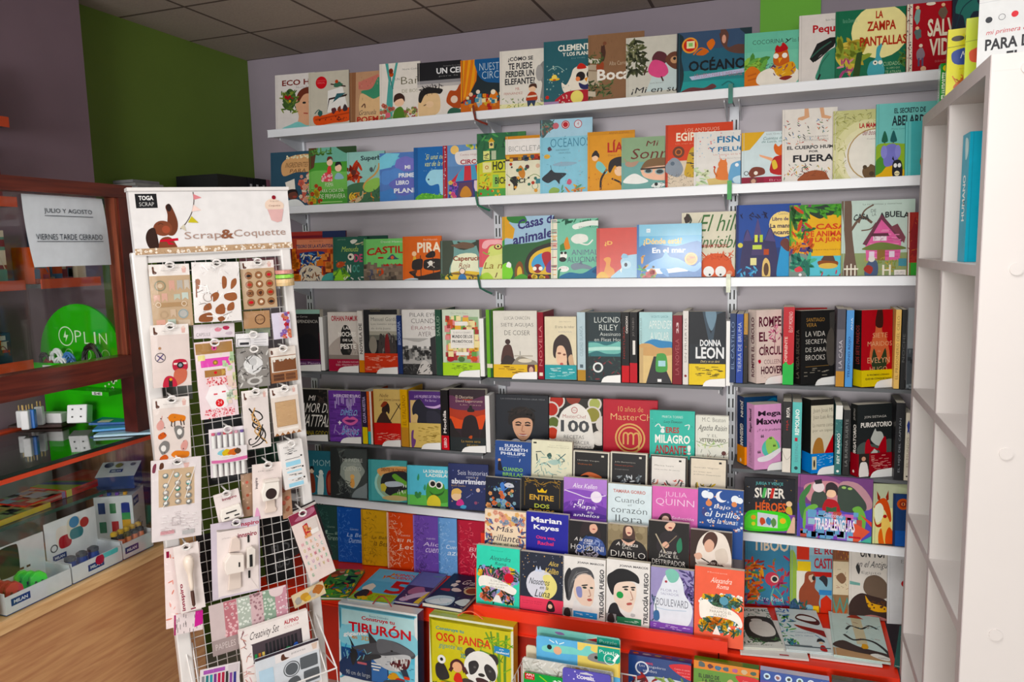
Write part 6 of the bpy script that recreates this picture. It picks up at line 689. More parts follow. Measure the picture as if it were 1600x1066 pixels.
carton('activity_book_box', 'black boxed activity set with an orange stripe, rightmost before the red base', 'box', -.565, FZ, 1300, 1392, 1061, .026, '1a1818', '''D 40 0 6 101 60 3 e0a03a,5fae5a,4a7ab0,d0d0d0 d;R 40 -1 70 3 e0952a;R 80 20 101 30 d98a2a;TB 10 30 60 44 d9d0c0 TAPETE''', side='141212', top='2a2016')
# wire bin with puzzle cards
bx0 = at(803, 1022, 1, -.7).x; bx1 = at(985, 1040, 1, -.7).x
t = thing('wire_bin', 'white wire bin holding puzzle cards before the red base', 'wire bin', None, (bx0, -.76, FZ))
w = bx1-bx0; m = MB()
for z in (.05, .17, .30): m.tube([(0, 0, z), (w, 0, z), (w, .16, z+.02), (0, .16, z+.02)], .0022, 6, closed=True)
for i in range(9):
    x = w*i/8; m.tube([(x, 0, 0), (x, 0, .30)], .0016, 6); m.tube([(x, .16, 0), (x, .16, .32)], .0016, 6); m.tube([(x, 0, .012), (x, .16, .012)], .0016, 6)
for i in range(1, 5):
    y = .16*i/5; m.tube([(0, y, 0), (0, y, .31)], .0016, 6); m.tube([(w, y, 0), (w, y, .31)], .0016, 6)
m.build('wire_frame', WIRE, t)
def card(name, label, cat, y0, uL, uR, vt, col, src, H, T=.004, g=None, hang=False, tilt=.03, mat=None, film=False, vh=.36):
    tl = at(uL, vt, 1, y0); tr = at(uR, vt, 1, y0); Wd = tr.x-tl.x
    dz = VEC((0, math.sin(tilt), math.cos(tilt))); r = thing(name, label, cat, g, M=frame(tl-dz*H, VEC((1, 0, 0)), dz))
    m = MB(); n = 4; rad = .008; pts = []
    for cx, cz, a0 in ((Wd-rad, H-rad, 0), (rad, H-rad, 90), (rad, rad, 180), (Wd-rad, rad, 270)):
        pts += [(cx+rad*math.cos(math.radians(a0+90*i/n)), cz+rad*math.sin(math.radians(a0+90*i/n))) for i in range(n+1)]
    m.prism(pts, 0, T, hx(col)); print_on(m, src, Wd, Wd, H, lambda x, y, d: (x, -d, y), Hv=H*vh); m.build('card', mat or PR, r)
    if film: MB().box(-.003, -.006, -.003, Wd+.003, -.0056, H+.004).build('clear_bag', FILM, r)
    return r
g = 'puzzle cards in the wire bin'
card('puzzle_card', 'turquoise puzzle card standing behind the whale puzzle card', 'puzzle', -.66, 839, 969, 979, '8fd0c4', 'R -1 -1 60 101 7fc8bc;S 22,10 30,8 34,16 26,18 8a6a9a;P 56,30 70,8 101,8 101,101 56,101 cfd8c0;P 60,20 76,8 96,12 90,30 a8242c;%s;TN 76 12 96 24 b5e0d0 Puzzle' % rr(73, 4, 99, 40, '2f9a84', 3, 3), .25, g=g, film=True)
card('puzzle_card', 'whale and elephant puzzle card with a green title tab', 'puzzle', -.69, 838, 969, 993, '6ab4e0', 'R 50 -1 101 101 e6cf74;S 8,50 8,34 22,24 44,22 54,28 60,10 66,10 66,22 76,34 66,44 50,46 20,52 7fd0c8;O 16 34 3 222;O 26 42 5 e0b090;L 1 26,18 24,8 e6f4f4;L 1 28,18 34,10 e6f4f4;L 1 22,16 16,8 e6f4f4;S 62,52 66,34 80,24 92,30 92,60 70,60 8a8888;O 72 44 2 222;%s;TN 76 14 97 26 eef6f0 Puzzle;A 88 42 7 1 d0eee0;TN 85 37 90 46 eef6f0 2;L 3 92,48 98,22 f4f8f6;R 98 50 101 101 e0b85a' % rr(74, 4, 99.5, 54, '2fa088', 3, 3), .26, g=g)
card('craft_bag', 'clear bag of white craft pieces at the front of the wire bin', 'craft bag', -.72, 816, 958, 1027, 'd8d8d2', 'D 90 0 0 101 60 6 eeeeea,c4c4bc,e0dcd0,b0aca0 k;R 56 6 74 14 c9b89a;B 62 8 3 4 b5843a', .24, film=True)
card('craft_card', 'green craft card with a red corner label in the wire bin', 'craft card', -.736, 818, 880, 1050, '1f9a40', 'R 3 2 28 30 c0222a;TB 6 4 26 14 f0d8d8 APLI;TN 8 17 24 26 f0d8d8 kids;TB 74 12 95 26 eef4ee +3;L 3 40,6 60,30 70,60 8fc43a', .2)
card('craft_card', 'violet card with a hanging hole and white block lettering in the wire bin', 'craft card', -.749, 879, 954, 1043, '5f58b0', 'S 38,10 44,8 50,5 56,8 62,10 62,15 38,15 c4c4d0;TB 30 24 68 38 f0eef6 COMBEL;D 18 4 6 96 90 1.6 c9c4ea d', .2)
card('puzzle_card', 'beige card edge at the left of the wire bin behind the puzzle cards', 'puzzle', -.675, 822, 838, 1008, 'd9cdb4', '', .24, g=g)
# ================================================================== things on and in the white cube unit
def unit_book(x, y, z, Wd, H, T, col, label, src, name='picture_book', yaw=0.0, **kw):
    return make_book(name, label, 'books in the white cube unit', Matrix.Translation((x, y, z+.0005)) @ Matrix.Rotation(yaw, 4, 'Z'), Wd, H, T, col, src, **kw)
unit_book(.381, -.905, 1.497, .24, .285, .07, '1fa5c4', 'thick turquoise human body book in the top compartment', 'S 60,40 90,30 101,60 80,80 2fb8d4;A 80 40 12 3 5fc8dc', ssrc='TBV 28 32 66 68 f4f8f8 HUMANO;S 40,4 80,6 84,16 50,20 c4e4ea')
unit_book(.425, -.829, 1.497, .2, .349, .02, 'a82430', 'red book behind the thick turquoise book', 'S 20,30 50,10 80,20 90,60 60,50 30,60 c9b8a0;B 40 8 12 5 2a1a1a')
unit_book(.405, -1.0, 1.497, .22, .30, .035, '20283c', 'navy book in front of the turquoise book, by the end panel', '', ssrc='TVN 30 20 70 60 8a9ac0 ATLAS')
unit_book(.41, -1.045, 1.497, .2, .27, .03, '15151a', 'black book in front of the turquoise book, by the end panel', '', ssrc='TVN 30 20 70 60 8a8a90 ARTE')
unit_book(.40, -1.06, .757, .2, .32, .03, '2f5f58', 'dark green book standing in the third compartment of the near column', 'R -1 -1 101 10 8a2430;R -1 40 40 101 4f8a78')
unit_book(.40, -.66, .757, .2, .29, .02, 'bcd0cc', 'pale grey green book standing in the third compartment of the far column', 'D 20 0 4 60 50 6 4a5a5a,e6ece8 k')
unit_book(.41, -.70, .388, .2, .2, .02, 'b0304a', 'crimson book standing in the fourth compartment of the far column', '')
def top_box(x, y, Wd, H, T, col, label, src, side, ssrc='', yaw=0.0, name='card_box', cat='box'):
    r = thing(name, label, cat, None, M=Matrix.Translation((x, y, UH+.0005)) @ Matrix.Rotation(yaw, 4, 'Z')); m = MB()
    m.box(0, 0, 0, Wd, T, H, hx(side)); m.poly([(0, -.0002, 0), (Wd, -.0002, 0), (Wd, -.0002, H), (0, -.0002, H)], hx(col))
    print_on(m, src, Wd, Wd, H, lambda a, b, d: (a, -d-.0002, b))
    if ssrc: print_on(m, ssrc, T, T, H, lambda a, b, d: (-d, T-a, b))
    m.build('box', PG, r); return r
hgt = lambda u, v, x, y: at(u, v, 1, y).z-UH
top_box(.364, -.625, .15, hgt(1466, 100, .36, -.625), .03, '2f9a3a', 'green card box with white vertical lettering on top of the cube unit', 'R -1 -1 101 101 1f8a2f;TBV 2 22 13 88 e0ecd8 TRANSPORTES;O 8 12 5 e0c83a;TBV 60 20 90 90 e0ecd8 TRANSPORTES', '1f8a2f', 'TBV 30 20 70 84 e0ecd8 TRANSPORTES')
top_box(.364, -.70, .15, hgt(1474, 48, .364, -.70), .03, 'e0da24', 'yellow game box with dark fruit and an orange monster, on top of the cube unit', 'E 14 14 9 4 3a3430;E 40 12 9 4 3a3430;Q 1 0,26 60,22 8a8420;S 6,40 14,30 60,26 70,40 60,50 16,52 2f4a9a;TI 20 33 66 43 e6e8f0 Monstruos;TN 24 45 56 49 c9d0e8 en Blanco;TN 18 57 60 59 8a8420 juego de cartas;B 30 82 20 14 c8602a;D 20 12 70 46 92 6 d9803a,b5502a k;B 30 98 8 6 2a2420', 'd0ca20', yaw=-.1)
top_box(.385, -.79, .14, hgt(1505, 30, .385, -.79), .03, 'c4d430', 'lime yellow game box with an orange label, on top of the cube unit', 'B 30 16 16 9 e08a2a;B 34 12 8 6 eef0e6;B 70 12 8 8 5a9a2a;Q 1 0,32 90,26 8a9420;S 6,52 14,42 70,34 80,48 70,58 16,62 d9502a;TI 20 44 70 53 f4e6dc Monstruos;TN 24 55 60 59 f0d0c0 en Blanco;Q 1 20,72 70,66 8a9420;B 36 92 24 10 e08a2a;B 20 86 14 8 eef0e6', 'b0c42a', yaw=-.14)
top_box(.390, -.885, .32, hgt(1530, -20, .39, -.885), .05, 'e0e2e4', 'large white learning box with dotted border on top of the cube unit', 'D 90 1 0 60 14 .4 333 d;R -1 17 101 17.6 c9ccd0;O 6 36 2 1f2430;A 13.4 35 2 .3 4a5058;O 20.6 34 2 d8303c;TI 5 47 32 53 c8404a mi primera caja;TB 4.5 56 64 68 24262e PARA DESCUBRIR;TB 17 71 62 83 24262e EL MUNDO;TN 28 87 60 89 c87a80 juegos para aprender jugando;O 4 97 4 c8304a;B 4.5 97 2 2 f0d0d8', 'd6d8da', yaw=-.28)
# ================================================================== shop counter on the left with glass display and framed screen
DW = wood('dark_red_wood', '3a1410', '5c2218', 9, .3, (1, 1, 1)); DWH = wood('dark_red_wood_rail', '4a1a13', '6a2a1c', 14, .28, (6, .4, 6))
LWOOD = wood('beech_laminate', 'b27a50', 'c99664', 7, .4, (3, .9, 12)); TRIMW = wood('pale_beech_trim', 'c89a66', 'e0b884', 10, .4, (8, .6, 8)); PWOOD = wood('display_panel_wood', '8a6248', 'a87c5c', 8, .45, (10, 10, .7))
ORED = mc('c8401c', .4, 0, .1, 12, 'orange_red_rail')
XC, YN, YE = -1.7, -3.1, -1.06
t = thing('shop_counter', 'wooden shop counter with a glass display section above its beech front panel', 'counter', None, (XC, YE, 0))
xb = -.445; yl = YN-YE
MB().box(xb, yl, FZ+.0005, -.004, 0, .685).build('front_panel', LWOOD, t)
MB().box(xb, yl, .6855, .006, 0, .712).build('trim_strip', TRIMW, t)
MB().box(xb, -.018, .7125, -.006, 0, 1.043).build('end_panel', PWOOD, t)
MB().box(xb, yl, .7125, xb+.012, -.0185, 1.043).build('back_panel', mc('5a4a44', .6, 0, .1, 8), t)
MB().box(-.008, yl, .7125, -.003, -.0185, 1.0325).build('display_glass', GLASS, t)
MB().box(-.35, yl, .880, -.125, -.205, .888).build('glass_shelf', glassy('green_edge_glass', 'dcebe2', .02), t)
MB().box(-.1245, yl, .8795, -.1225, -.205, .8885).build('shelf_edge', mc('1f4a3c', .2, 0, .1, 20), t)
MB().box(-.022, yl, 1.033, .002, 0, 1.0445).build('front_rail', ORED, t)
MB().box(xb, yl, 1.0445, xb+.03, 0, 1.0595).build('back_rail', ORED, t)
MB().box(xb+.0305, yl, 1.046, -.0005, 0, 1.0545).build('top_glass', glassy('smoked_top_glass', 'c9d0cc', .12), t)
MB().box(-.0003, yl, 1.046, .0027, 0, 1.0545).build('glass_edge', mc('10241c', .2, 0, .1, 20), t)
CT = 1.0552
t = thing('glass_screen', 'dark red wooden framed glass screen standing on the counter', 'screen', None, (XC-.012, -1.2, CT))
ly = -1.85; Zt = 1.748-CT; Zm0, Zm1 = 1.222-CT, 1.283-CT
MB().box(-.035, ly, Zt-.034, .012, 0, Zt).build('top_rail', DWH, t)
MB().box(-.035, ly, Zm0, .012, -.0505, Zm1).build('bottom_rail', DWH, t)
m = MB(); m.box(-.035, -.05, .0005, .012, 0, Zt-.0345); m.build('post', DW, t)
MB().box(-.03, -.058, Zm1+.0005, .006, -.0505, Zt-.0345).build('glazing_bead', wood('lighter_bead', '6a3020', '8a4a30', 12, .3, (8, 8, .5)), t)
MB().box(-.014, ly, Zm1+.0004, -.010, -.0585, Zt-.0346).build('glass_pane', GLASS, t)
def px_panel(name, label, cat, x, TL, TR, BL, T, col, src, group=None, H=None, M=None, mat=None, bevel=0):
    """panel facing +x placed on the plane x"""
    a = at(*TL, 0, x); b = at(*TR, 0, x); c = at(*BL, 0, x); Wd = b.y-a.y; H = H or a.z-c.z
    r = thing(name, label, cat, group, M=frame(VEC((x, a.y, a.z-H)), VEC((0, 1, 0)), VEC((0, 0, 1))))
    m = MB(); m.box(0, 0, 0, Wd, T, H, hx(col)); print_on(m, src, Wd, Wd, H, lambda p, q, d: (p, -d, q)); m.build('panel', mat or PR, r); return r, Wd, H
# notice taped to the inside of the glass
a = at(37, 305, 0, XC-.008); b = at(168, 318, 0, XC-.008); c = at(47, 418, 0, XC-.008)
Wd = b.y-a.y+.004; H = a.z-c.z+.004
r = thing('paper_notice', 'white paper notice with two underlined lines of capitals taped to the glass screen', 'notice', None, M=frame(VEC((XC-.0215, a.y, c.z)), VEC((0, 1, 0)), VEC((0, 0, 1))))
m = MB(); NX, NY = 14, 10
def curl(x, y): return -.001-.014*abs(x/Wd-.45)**2.2*(1 if x > .45*Wd else .6)*2-.004*math.sin(y/H*3.1)*(x/Wd)
def edge(x, y): return x+(.016*(1-(y/H))**2*(1-x/Wd) if True else 0)-.012*(x/Wd)*(y/H)**3
P_ = lambda x, y, d=0: (edge(x, y), -(.001)-abs(curl(x, y))*.3-d, y)
for i in range(NX):
    for j in range(NY):
        q = [(Wd*(i+p)/NX, H*(j+s)/NY) for p, s in ((0, 0), (1, 0), (1, 1), (0, 1))]
        m.poly([(lambda v: (v[0], -v[1], v[2]))(P_(*k)) for k in q], hx('d6dde4'))
SEG = lambda a, b, y: ''.join('R %g %g %g %g 2a3440;' % (a+(b-a)*i/16, y, a+(b-a)*(i+1)/16, y+.8) for i in range(16))
print_on(m, 'T 23 18 82 26 2a3440 JULIO Y AGOSTO;'+SEG(23, 82, 28)+'T 9 54 91 62 2a3440 VIERNES TARDE CERRADO;'+SEG(9, 91, 64), Wd, Wd, H, lambda x, y, d: (lambda v: (v[0], -v[1]-d-.0016, v[2]))(P_(x, y)))
r.matrix_world = frame(VEC((XC-.0165, a.y, c.z)), VEC((0, 1, 0)), VEC((0, 0, 1)))
for v in m.v: pass
m.v = [(x, y-.002, z) for x, y, z in m.v]
m.build('sheet', PR, r)
# green accessory display behind the screen
gx0 = at(66, 580, 1, -1.17).x; gx1 = at(196, 600, 1, -1.17).x; gw = gx1-gx0
r = thing('accessory_display', 'round topped bright green accessory display on the counter behind the glass screen', 'display', None, (gx0, -1.17, CT))
gt = at(125, 475, 1, -1.17).z-CT; rad = gw/2
pts = [(0, .0005), (gw, .0005)]+[(gw/2+rad*math.cos(math.pi*i/20), gt-rad+rad*math.sin(math.pi*i/20)) for i in range(21)]
m = MB(); m.prism(pts, 0, .008, hx('2fae1c'))
print_on(m, '''A 34 27 9 1 d9f0d0;P 34,22 31,28 34,28 33,32 37,26 34,26 d9f0d0;TN 45 22 53 32 d9f0d0 P;TN 56 23 63 33 d9f0d0 L;TN 68 23 70 33 d9f0d0 I;TN 74 24 83 33 d9f0d0 N;A 36 42 5 .8 a8dc98;A 58 42 5 .8 a8dc98;A 80 42 5 .8 a8dc98;B 15 42 5 3 8fd07a;R 8 50 30 51 a8dc98;R 36 50 50 51 a8dc98;R 55 50 72 51.5 a8dc98;R 78 50 92 51 a8dc98;R -2 56 102 56.4 259a16;D 24 52 60 98 74 1.4 c9e6b8 d''', gw, gw, gt, lambda x, y, d: (x, -d, y))
m.build('back_board', PR, r)
m = MB(); m.box(-.03, -.05, .155, gw*.62, -.001, .175, hx('2aa81a')); m.box(-.03, -.052, .175, gw*.62, -.05, .19, hx('34b824'))
print_on(m, 'R 34 20 52 90 e0e4e0;TB 37 35 50 75 333 9€;R 80 20 98 90 e0e4e0;TB 83 35 96 75 333 9€', gw*.62, gw*.62, .035, lambda x, y, d: (x, -.0521-d, y+.155)); m.build('tray', PR, r)
m = MB(); m.box(gw*.5, -.055, .1, gw*.98, -.001, .112, hx('2aa81a')); print_on(m, 'R 60 10 84 90 e0e4e0;TB 64 20 82 80 333 5€', gw*.48, gw*.48, .012, lambda x, y, d: (x+gw*.5, -.0551-d, y+.1)); m.build('tray', PR, r)
def cable(pts, h, label, rr_=.003): tag(MB().tube(pts, rr_, 6, None).build('cable', mc(h, .45, 0, .1, 40)), label, 'cable', 'cables on the green display')
rnd = random.Random(5)
for k, (u, v, h, lb) in enumerate(((78, 575, '8a2f2c', 'dark red coiled cable on the green display tray'), (88, 560, 'e4e6e8', 'white coiled cable in the middle of the green display tray'), (98, 572, 'e4e6e8', 'second white cable loop leaning on the green display'), (108, 566, '3f7fc0', 'blue coiled cable on the green display tray'), (116, 575, '2f5f9a', 'dark blue coiled cable at the right of the display tray'), (70, 566, '2a2a2c', 'black coiled cable at the left of the display tray'), (146, 562, '1a1a1a', 'tangled bundle of black cable hanging on the green display'))):
    c = at(u, v, 1, -1.205); s = .024 if k < 6 else .04; pts = []
    for i in range(60 if k < 6 else 130):
        w = i*.42; pts.append((c.x+s*.75*math.cos(w)*(1+.25*math.sin(w*.37+k)), c.y+.004*math.sin(w*.7)+(.006*k % .012)-.006, c.z+s*math.sin(w)*(1+.2*math.cos(w*.23+k))))
    cable(pts, h, lb, .0034 if k < 6 else .0026)
# small goods on the counter top
def gadget(name, label, cat, p, parts, yaw=0, group=None, tilt=0):
    r = thing(name, label, cat, group, M=Matrix.Translation(p) @ Matrix.Rotation(yaw, 4, 'Z') @ Matrix.Rotation(tilt, 4, 'X'))
    for nm, box, h, rgh in parts: MB().box(*box).build(nm, mc(h, rgh, 0, .03, 20), r, bevel=.003)
    return r
onc = lambda u, v, z=CT: at(u, v, 2, z)
q = onc(95, 655); gadget('charger_tray', 'dark tray of chargers on the counter behind the glass screen', 'tray', VEC((q.x+.02, q.y-.125, CT+.0005)), [('tray', (-.06, 0, 0, .10, .075, .010), '3a2420', .5)], yaw=.35)
for k, (u, v, h, hh, lb) in enumerate(((50, 664, 'd9dadc', .05, 'white plug charger, leftmost on the dark tray'), (57, 667, 'e6e6e8', .055, 'white plug charger beside the blue one'), (66, 665, '2f6fc0', .055, 'blue plug charger on the dark tray'), (78, 660, 'd6d8da', .055, 'white plug charger behind the long white box'))):
    q = onc(u, v, CT+.012); gadget('plug_charger', lb, 'charger', VEC((q.x, q.y-.03, CT+.0115)), [('body', (-.011, -.009, 0, .011, .009, hh), h, .35), ('pin', (-.006, -.002, hh+.0005, -.003, .002, hh+.016), 'c9a86a', .3), ('pin', (.003, -.002, hh+.0005, .006, .002, hh+.016), 'c9a86a', .3)], yaw=.5, group='plug chargers on the dark tray')
q = onc(96, 655, CT+.012); gadget('adapter_box', 'long white adapter box lying on the dark tray', 'adapter', VEC((q.x, q.y-.04, CT+.0115)), [('body', (-.05, -.016, 0, .05, .016, .03), 'dcdcdc', .35), ('slot', (-.004, -.0185, .01, -.001, -.0165, .02), '333333', .5)], yaw=.25)
q = onc(122, 648, CT+.012); gadget('camera_mount', 'black clip mount between the adapter box and the white cube adapter', 'mount', VEC((q.x, q.y-.02, CT+.0115)), [('base', (-.025, -.02, 0, .025, .02, .012), '1a1a1a', .5), ('arm', (-.008, -.006, .0125, .008, .006, .05), '161616', .5)], yaw=.3)
q = onc(150, 662); r = gadget('cube_adapter', 'white rounded cube socket adapter on the counter', 'adapter', VEC((q.x, q.y-.055, CT+.014)), [('body', (-.028, -.02, 0, .028, .02, .054), 'eef0f2', .25)], yaw=.45, tilt=-.25)
m = MB()
for dx, dzz in ((-.012, .016), (.012, .016), (-.012, .038), (.012, .038)): m.box(dx-.002, -.0225, dzz, dx+.002, -.0205, dzz+.004)
m.build('socket_holes', BLACK, r.children[0])
for k, (h, dz, yw, lb) in enumerate((('9fc4d8', 0, .5, 'pale clear blue folder at the bottom of the folder pile'), ('2f8fd0', .008, .62, 'bright blue folder in the folder pile on the counter'), ('1f5aa0', .015, .4, 'dark blue folder on top of the folder pile'))):
    q = onc(200-4*k, 676-5*k); r = thing('plastic_folder', lb, 'folder', 'blue folders on the counter', M=Matrix.Translation((q.x, q.y, CT+.001+dz)) @ Matrix.Rotation(yw, 4, 'Z'))
    MB().box(-.075, -.045, 0, .075, .045, .006).build('folder', mc(h, .25, 0, .05, 15), r)
    if k == 2: MB().box(-.055, -.036, .0062, -.02, -.008, .0068).build('picture_label', mc('e0d8cc', .5, 0, .2, 60), r)
# goods inside the display, on the glass shelf
GS = .8892
def shelfbox(u, v, wx, wy, h, col, label, top, yaw, side_art=''):
    q = at(u, v, 2, GS); r = thing('game_box', label, 'box', 'flat boxes on the glass shelf', M=Matrix.Translation((q.x, q.y, GS+.0005)) @ Matrix.Rotation(yaw, 4, 'Z')); m = MB()
    m.box(-wx/2, -wy/2, 0, wx/2, wy/2, h, hx(col)); print_on(m, top, wy, wy, wx, lambda a, b, d: (wx/2-b, a-wy/2, h+d)); print_on(m, side_art, wy, wy, h, lambda a, b, d: (wx/2+d, a-wy/2, b)); m.build('box', PG, r)
shelfbox(118, 760, .13, .18, .020, 'c8241f', 'red topped flat box with lime and blue stripes on the glass shelf', 'R 60 0 101 101 d03020;R 30 0 60 101 d9502a;P 0,0 30,0 50,101 0,101 b5d02a;P 14,0 26,0 44,101 30,101 2a4a9a;P 26,0 34,0 52,101 44,101 2f8a3f;R 50 20 96 44 d96a5a', .05, 'R -1 0 10 101 d9d02a;R 20 30 90 60 a01a1a')
shelfbox(50, 785, .12, .14, .018, 'c8302a', 'red edged flat box with pastel pictures on the glass shelf', 'D 30 0 0 101 101 12 d9cfae,9fc4dc,c8b0d6,e0d8c0,8fae7a q;R 40 40 70 80 b5d4e4', .05, 'R 20 30 80 70 e0a090;R 80 0 101 101 9a84c0')
shelfbox(10, 806, .12, .16, .014, 'd9c04a', 'yellow flat packet with orange picture at the near end of the glass shelf', 'R 0 50 50 101 d9603a;D 20 0 0 101 101 12 e0d06a,8fae4a,d98a5a q', .05)
q = at(48, 705, 0, -2.1); r = thing('cash_drawer_case', 'grey cabinet box seen through the counter glass', 'cabinet', None, (-2.12, q.y-.06, .712+.0005)); MB().box(0, -.09, 0, .06, .09, .3).build('case', mc('8a9490', .5, 0, .04, 6), r); m = MB(); m.box(.0602, -.05, .1, .0612, -.02, .16); m.build('slot', BLACK, r)
# goods on the display floor
FL = .7130
def plane_card(x, TL, TR, BL, col, src, label, cat='display card', name='display_card', T=.004): return px_panel(name, label, cat, x, TL, TR, BL, T, col, src)
ML = 'R %g %g %g %g 24407a;TB %g %g %g %g dfe6f0 MILAN'
def mil(x0, y0, x1, y1): return ML % (x0, y0, x1, y1, x0+(x1-x0)*.14, y0+(y1-y0)*.28, x1-(x1-x0)*.14, y1-(y1-y0)*.25)
def tray(x0, y0, y1, h, label, art_, col='dcdfe4', back=None):
    r = thing('counter_tray', label, 'display tray', 'cardboard trays in the counter display', (x0, y0, FL+.0005)); w = y1-y0; d = .085; m = MB(); fc = hx(col); ic = hx('2a4a86')
    m.box(-.003, 0, .002, 0, w, h, fc); m.box(-d, 0, 0, 0, w, .002, ic); m.box(-d, 0, .002, -.003, .002, h*1.2, fc); m.box(-d, w-.002, .002, -.003, w, h*1.2, fc)
    print_on(m, art_, w, w, h, lambda p, q, dd: (dd, p, q)); m.build('tray', PR, r)
    if back:
        bh, bart, bcol = back; m = MB(); m.box(-d-.003, 0, .0, -d-.0005, w, bh, hx(bcol)); print_on(m, bart, w, w, bh-.04, lambda p, q, dd: (-d-.0005+dd, p, q+.04)); m.build('header_card', PR, r)
    return r
tray(-1.716, -1.66, -1.485, .045, 'white tray of red and green erasers in the counter display', mil(8, 20, 36, 60), back=(.135, 'R -1 -1 101 101 d9dde0;%s;%s;R 60 74 66 80 5a3a2a;R 70 74 76 80 5a3a2a' % (rr(4, 8, 26, 80, 'a8502a', 5, 10), rr(30, 4, 60, 86, '2a3a2c', 6, 10)), 'd9dde0'))
tray(-1.716, -1.48, -1.325, .045, 'white tray of sharpeners in the middle of the counter display', mil(30, 30, 62, 70)+';'+rr(60, 0, 92, 30, '5fc4c8', 4, 6)+';O 54 26 9 b0304a', back=(.15, 'R -1 -1 101 101 e2e5e8;%s;%s;%s;%s;O 56 20 10 3a80b0;O 76 30 9 b03a3a;%s;A 14 66 7 2 33444a' % (rr(20, 20, 44, 70, 'e8e0d8', 6, 10), rr(24, 44, 48, 74, 'b02a34', 5, 8), rr(42, 8, 68, 60, 'dcd6c4', 6, 10), rr(46, 36, 72, 62, '2f7a84', 5, 8), mil(10, 84, 36, 98)), 'e2e5e8'))
tray(-1.716, -1.32, -1.215, .045, 'white tray of orange and yellow sharpeners in the counter display', mil(6, 30, 50, 70))
rnd = random.Random(3)
def nub(name, label, cat, y, x, h, hgt_, w, col, cap, group, z0=.003):
    r = thing(name, label, cat, group, (x, y, FL+z0)); bd = MB().lathe(0, 0, [(w*.9, 0), (w, .004), (w, hgt_*.7), (w*.8, hgt_)], 12).build('body', mc(col, .3, 0, .04, 20), r, smooth=False)
    MB().lathe(0, 0, [(w*.95, hgt_+.0004), (w*.95, hgt_+.008), (w*.5, hgt_+.012)], 12).build('cap', mc(cap, .4, 0, .1, 20), bd)
for k in range(4): nub('pencil_sharpener', 'orange pencil sharpener with a dark cap in the right tray of the counter display', 'sharpener', -1.305+.022*k, -1.735, 0, .052, .010, 'f08a5a', '2a2a2c', 'orange sharpeners in the counter display')
for k in range(5): nub('pencil_sharpener', 'black pencil sharpener with a yellow cap in the right tray of the counter display', 'sharpener', -1.303+.021*k, -1.765, 0, .055, .010, '26282c', 'e0b02a', 'yellow capped sharpeners in the counter display')
for k in range(3): nub('pencil_sharpener', 'blue pencil sharpener with a grey cap in the middle tray of the counter display', 'sharpener', -1.46+.035*k, -1.745, 0, .05, .015, '2a4a9a', '4a4f58', 'blue sharpeners in the counter display')
for k, (dy, dx_, c, lb) in enumerate(((-1.562, -1.732, '3fd83a', 'front'), (-1.568, -1.752, '3fd83a', 'middle'), (-1.572, -1.772, '3fd83a', 'back'), (-1.625, -1.732, 'b82a2c', 'front'), (-1.628, -1.752, 'b82a2c', 'middle'), (-1.632, -1.772, 'b82a2c', 'back'))):
    nm = 'green' if k < 3 else 'red'
    r = thing('eraser', '%s eraser with a moulded face, %s of its row in the left tray' % (nm, lb), 'eraser', 'erasers in the counter display', (dx_, dy, FL+.003))
    MB().prism([(-.018, 0), (.018, 0), (.022, .02), (.018, .055), (.006, .066), (-.006, .066), (-.018, .055), (-.022, .02)], -.007, .007).build('body', mc(c, .35, 0, .05, 20), r, bevel=.002); r.rotation_euler.z = 1.2
    m = MB()
    for sx in (-.007, .007): m.box(sx-.0025, -.0082, .036, sx+.0025, -.0072, .044)
    m.box(-.008, -.0082, .018, .008, -.0072, .022); m.build('face', mc('1f4a1c' if k < 3 else '5a1214', .5), r.children[0])
p = at(214, 866, 2, FL)
r = thing('marker_display_box', 'white carton of markers with coloured squares and black lettering in the counter display', 'box', None, M=Matrix.Translation((-1.775, -1.222, FL+.0005)) @ Matrix.Rotation(.5, 4, 'Z')); m = MB(); wa, wb, hh = .105, .1, .15
m.box(-wa, 0, 0, 0, wb, hh, hx('dde1e6')); print_on(m, 'R 10 12 28 34 24407a;R 40 14 56 34 2f7a4a;%s;R 70 34 92 48 3f9a5a;R 70 48 92 62 d9a02a;R 70 62 92 76 b02a2c;R 10 50 28 72 2f7a5a;R 42 50 60 72 b83a3c' % rr(70, 14, 92, 76, '2a3a8a', 4, 6), wa, wa, hh, lambda a, b, d: (a-wa, -d, b))
print_on(m, mil(8, 8, 52, 24)+';TN 8 56 60 64 6a7078 COMPACT;TB 8 68 70 90 1d1f24 MIX', wb, wb, hh, lambda a, b, d: (d, a, b)); m.build('carton', PR, r)
m = MB(); m.quadbox([(-wa, .03, hh+.012), (0, .03, hh+.012), (0, wb, hh+.012), (-wa, wb, hh+.012), (-wa, .03, hh+.05), (0, .03, hh+.05), (0, wb, hh+.075), (-wa, wb, hh+.075)], hx('22386a')); m.poly([(-wa-.002, .028, hh+.0505), (.002, .028, hh+.0505), (.002, wb, hh+.0765), (-wa-.002, wb, hh+.0765)], hx('dfe3e8'))
print_on(m, mil(30, 50, 64, 72)+';O 20 20 12 2a3050;O 48 24 10 8a8a2a;O 84 20 7 5a6068', wa, wa, .07, lambda a, b, d: (a-wa, .028+b*.95, hh+.051+b*.37+d)); m.build('lid', PR, r)
for k, c in enumerate(('b02a5a', '2f4aa0', '6a3a9a', 'd9a02a')): MB().tube([(-.09+.022*k, .012, hh-.03), (-.088+.022*k, .014, hh+.008)], .006, 8).build('marker', mc(c, .35), r)
gadget('red_card_box', 'red and white carton at the near end of the counter display', 'box', VEC((-1.715, -1.69, FL+.0005)), [('box', (-.08, -.09, 0, 0, 0, .085), 'c23a1f', .5), ('round_label', (.0002, -.07, .012, .0012, -.02, .06), 'e0e0dc', .5)])
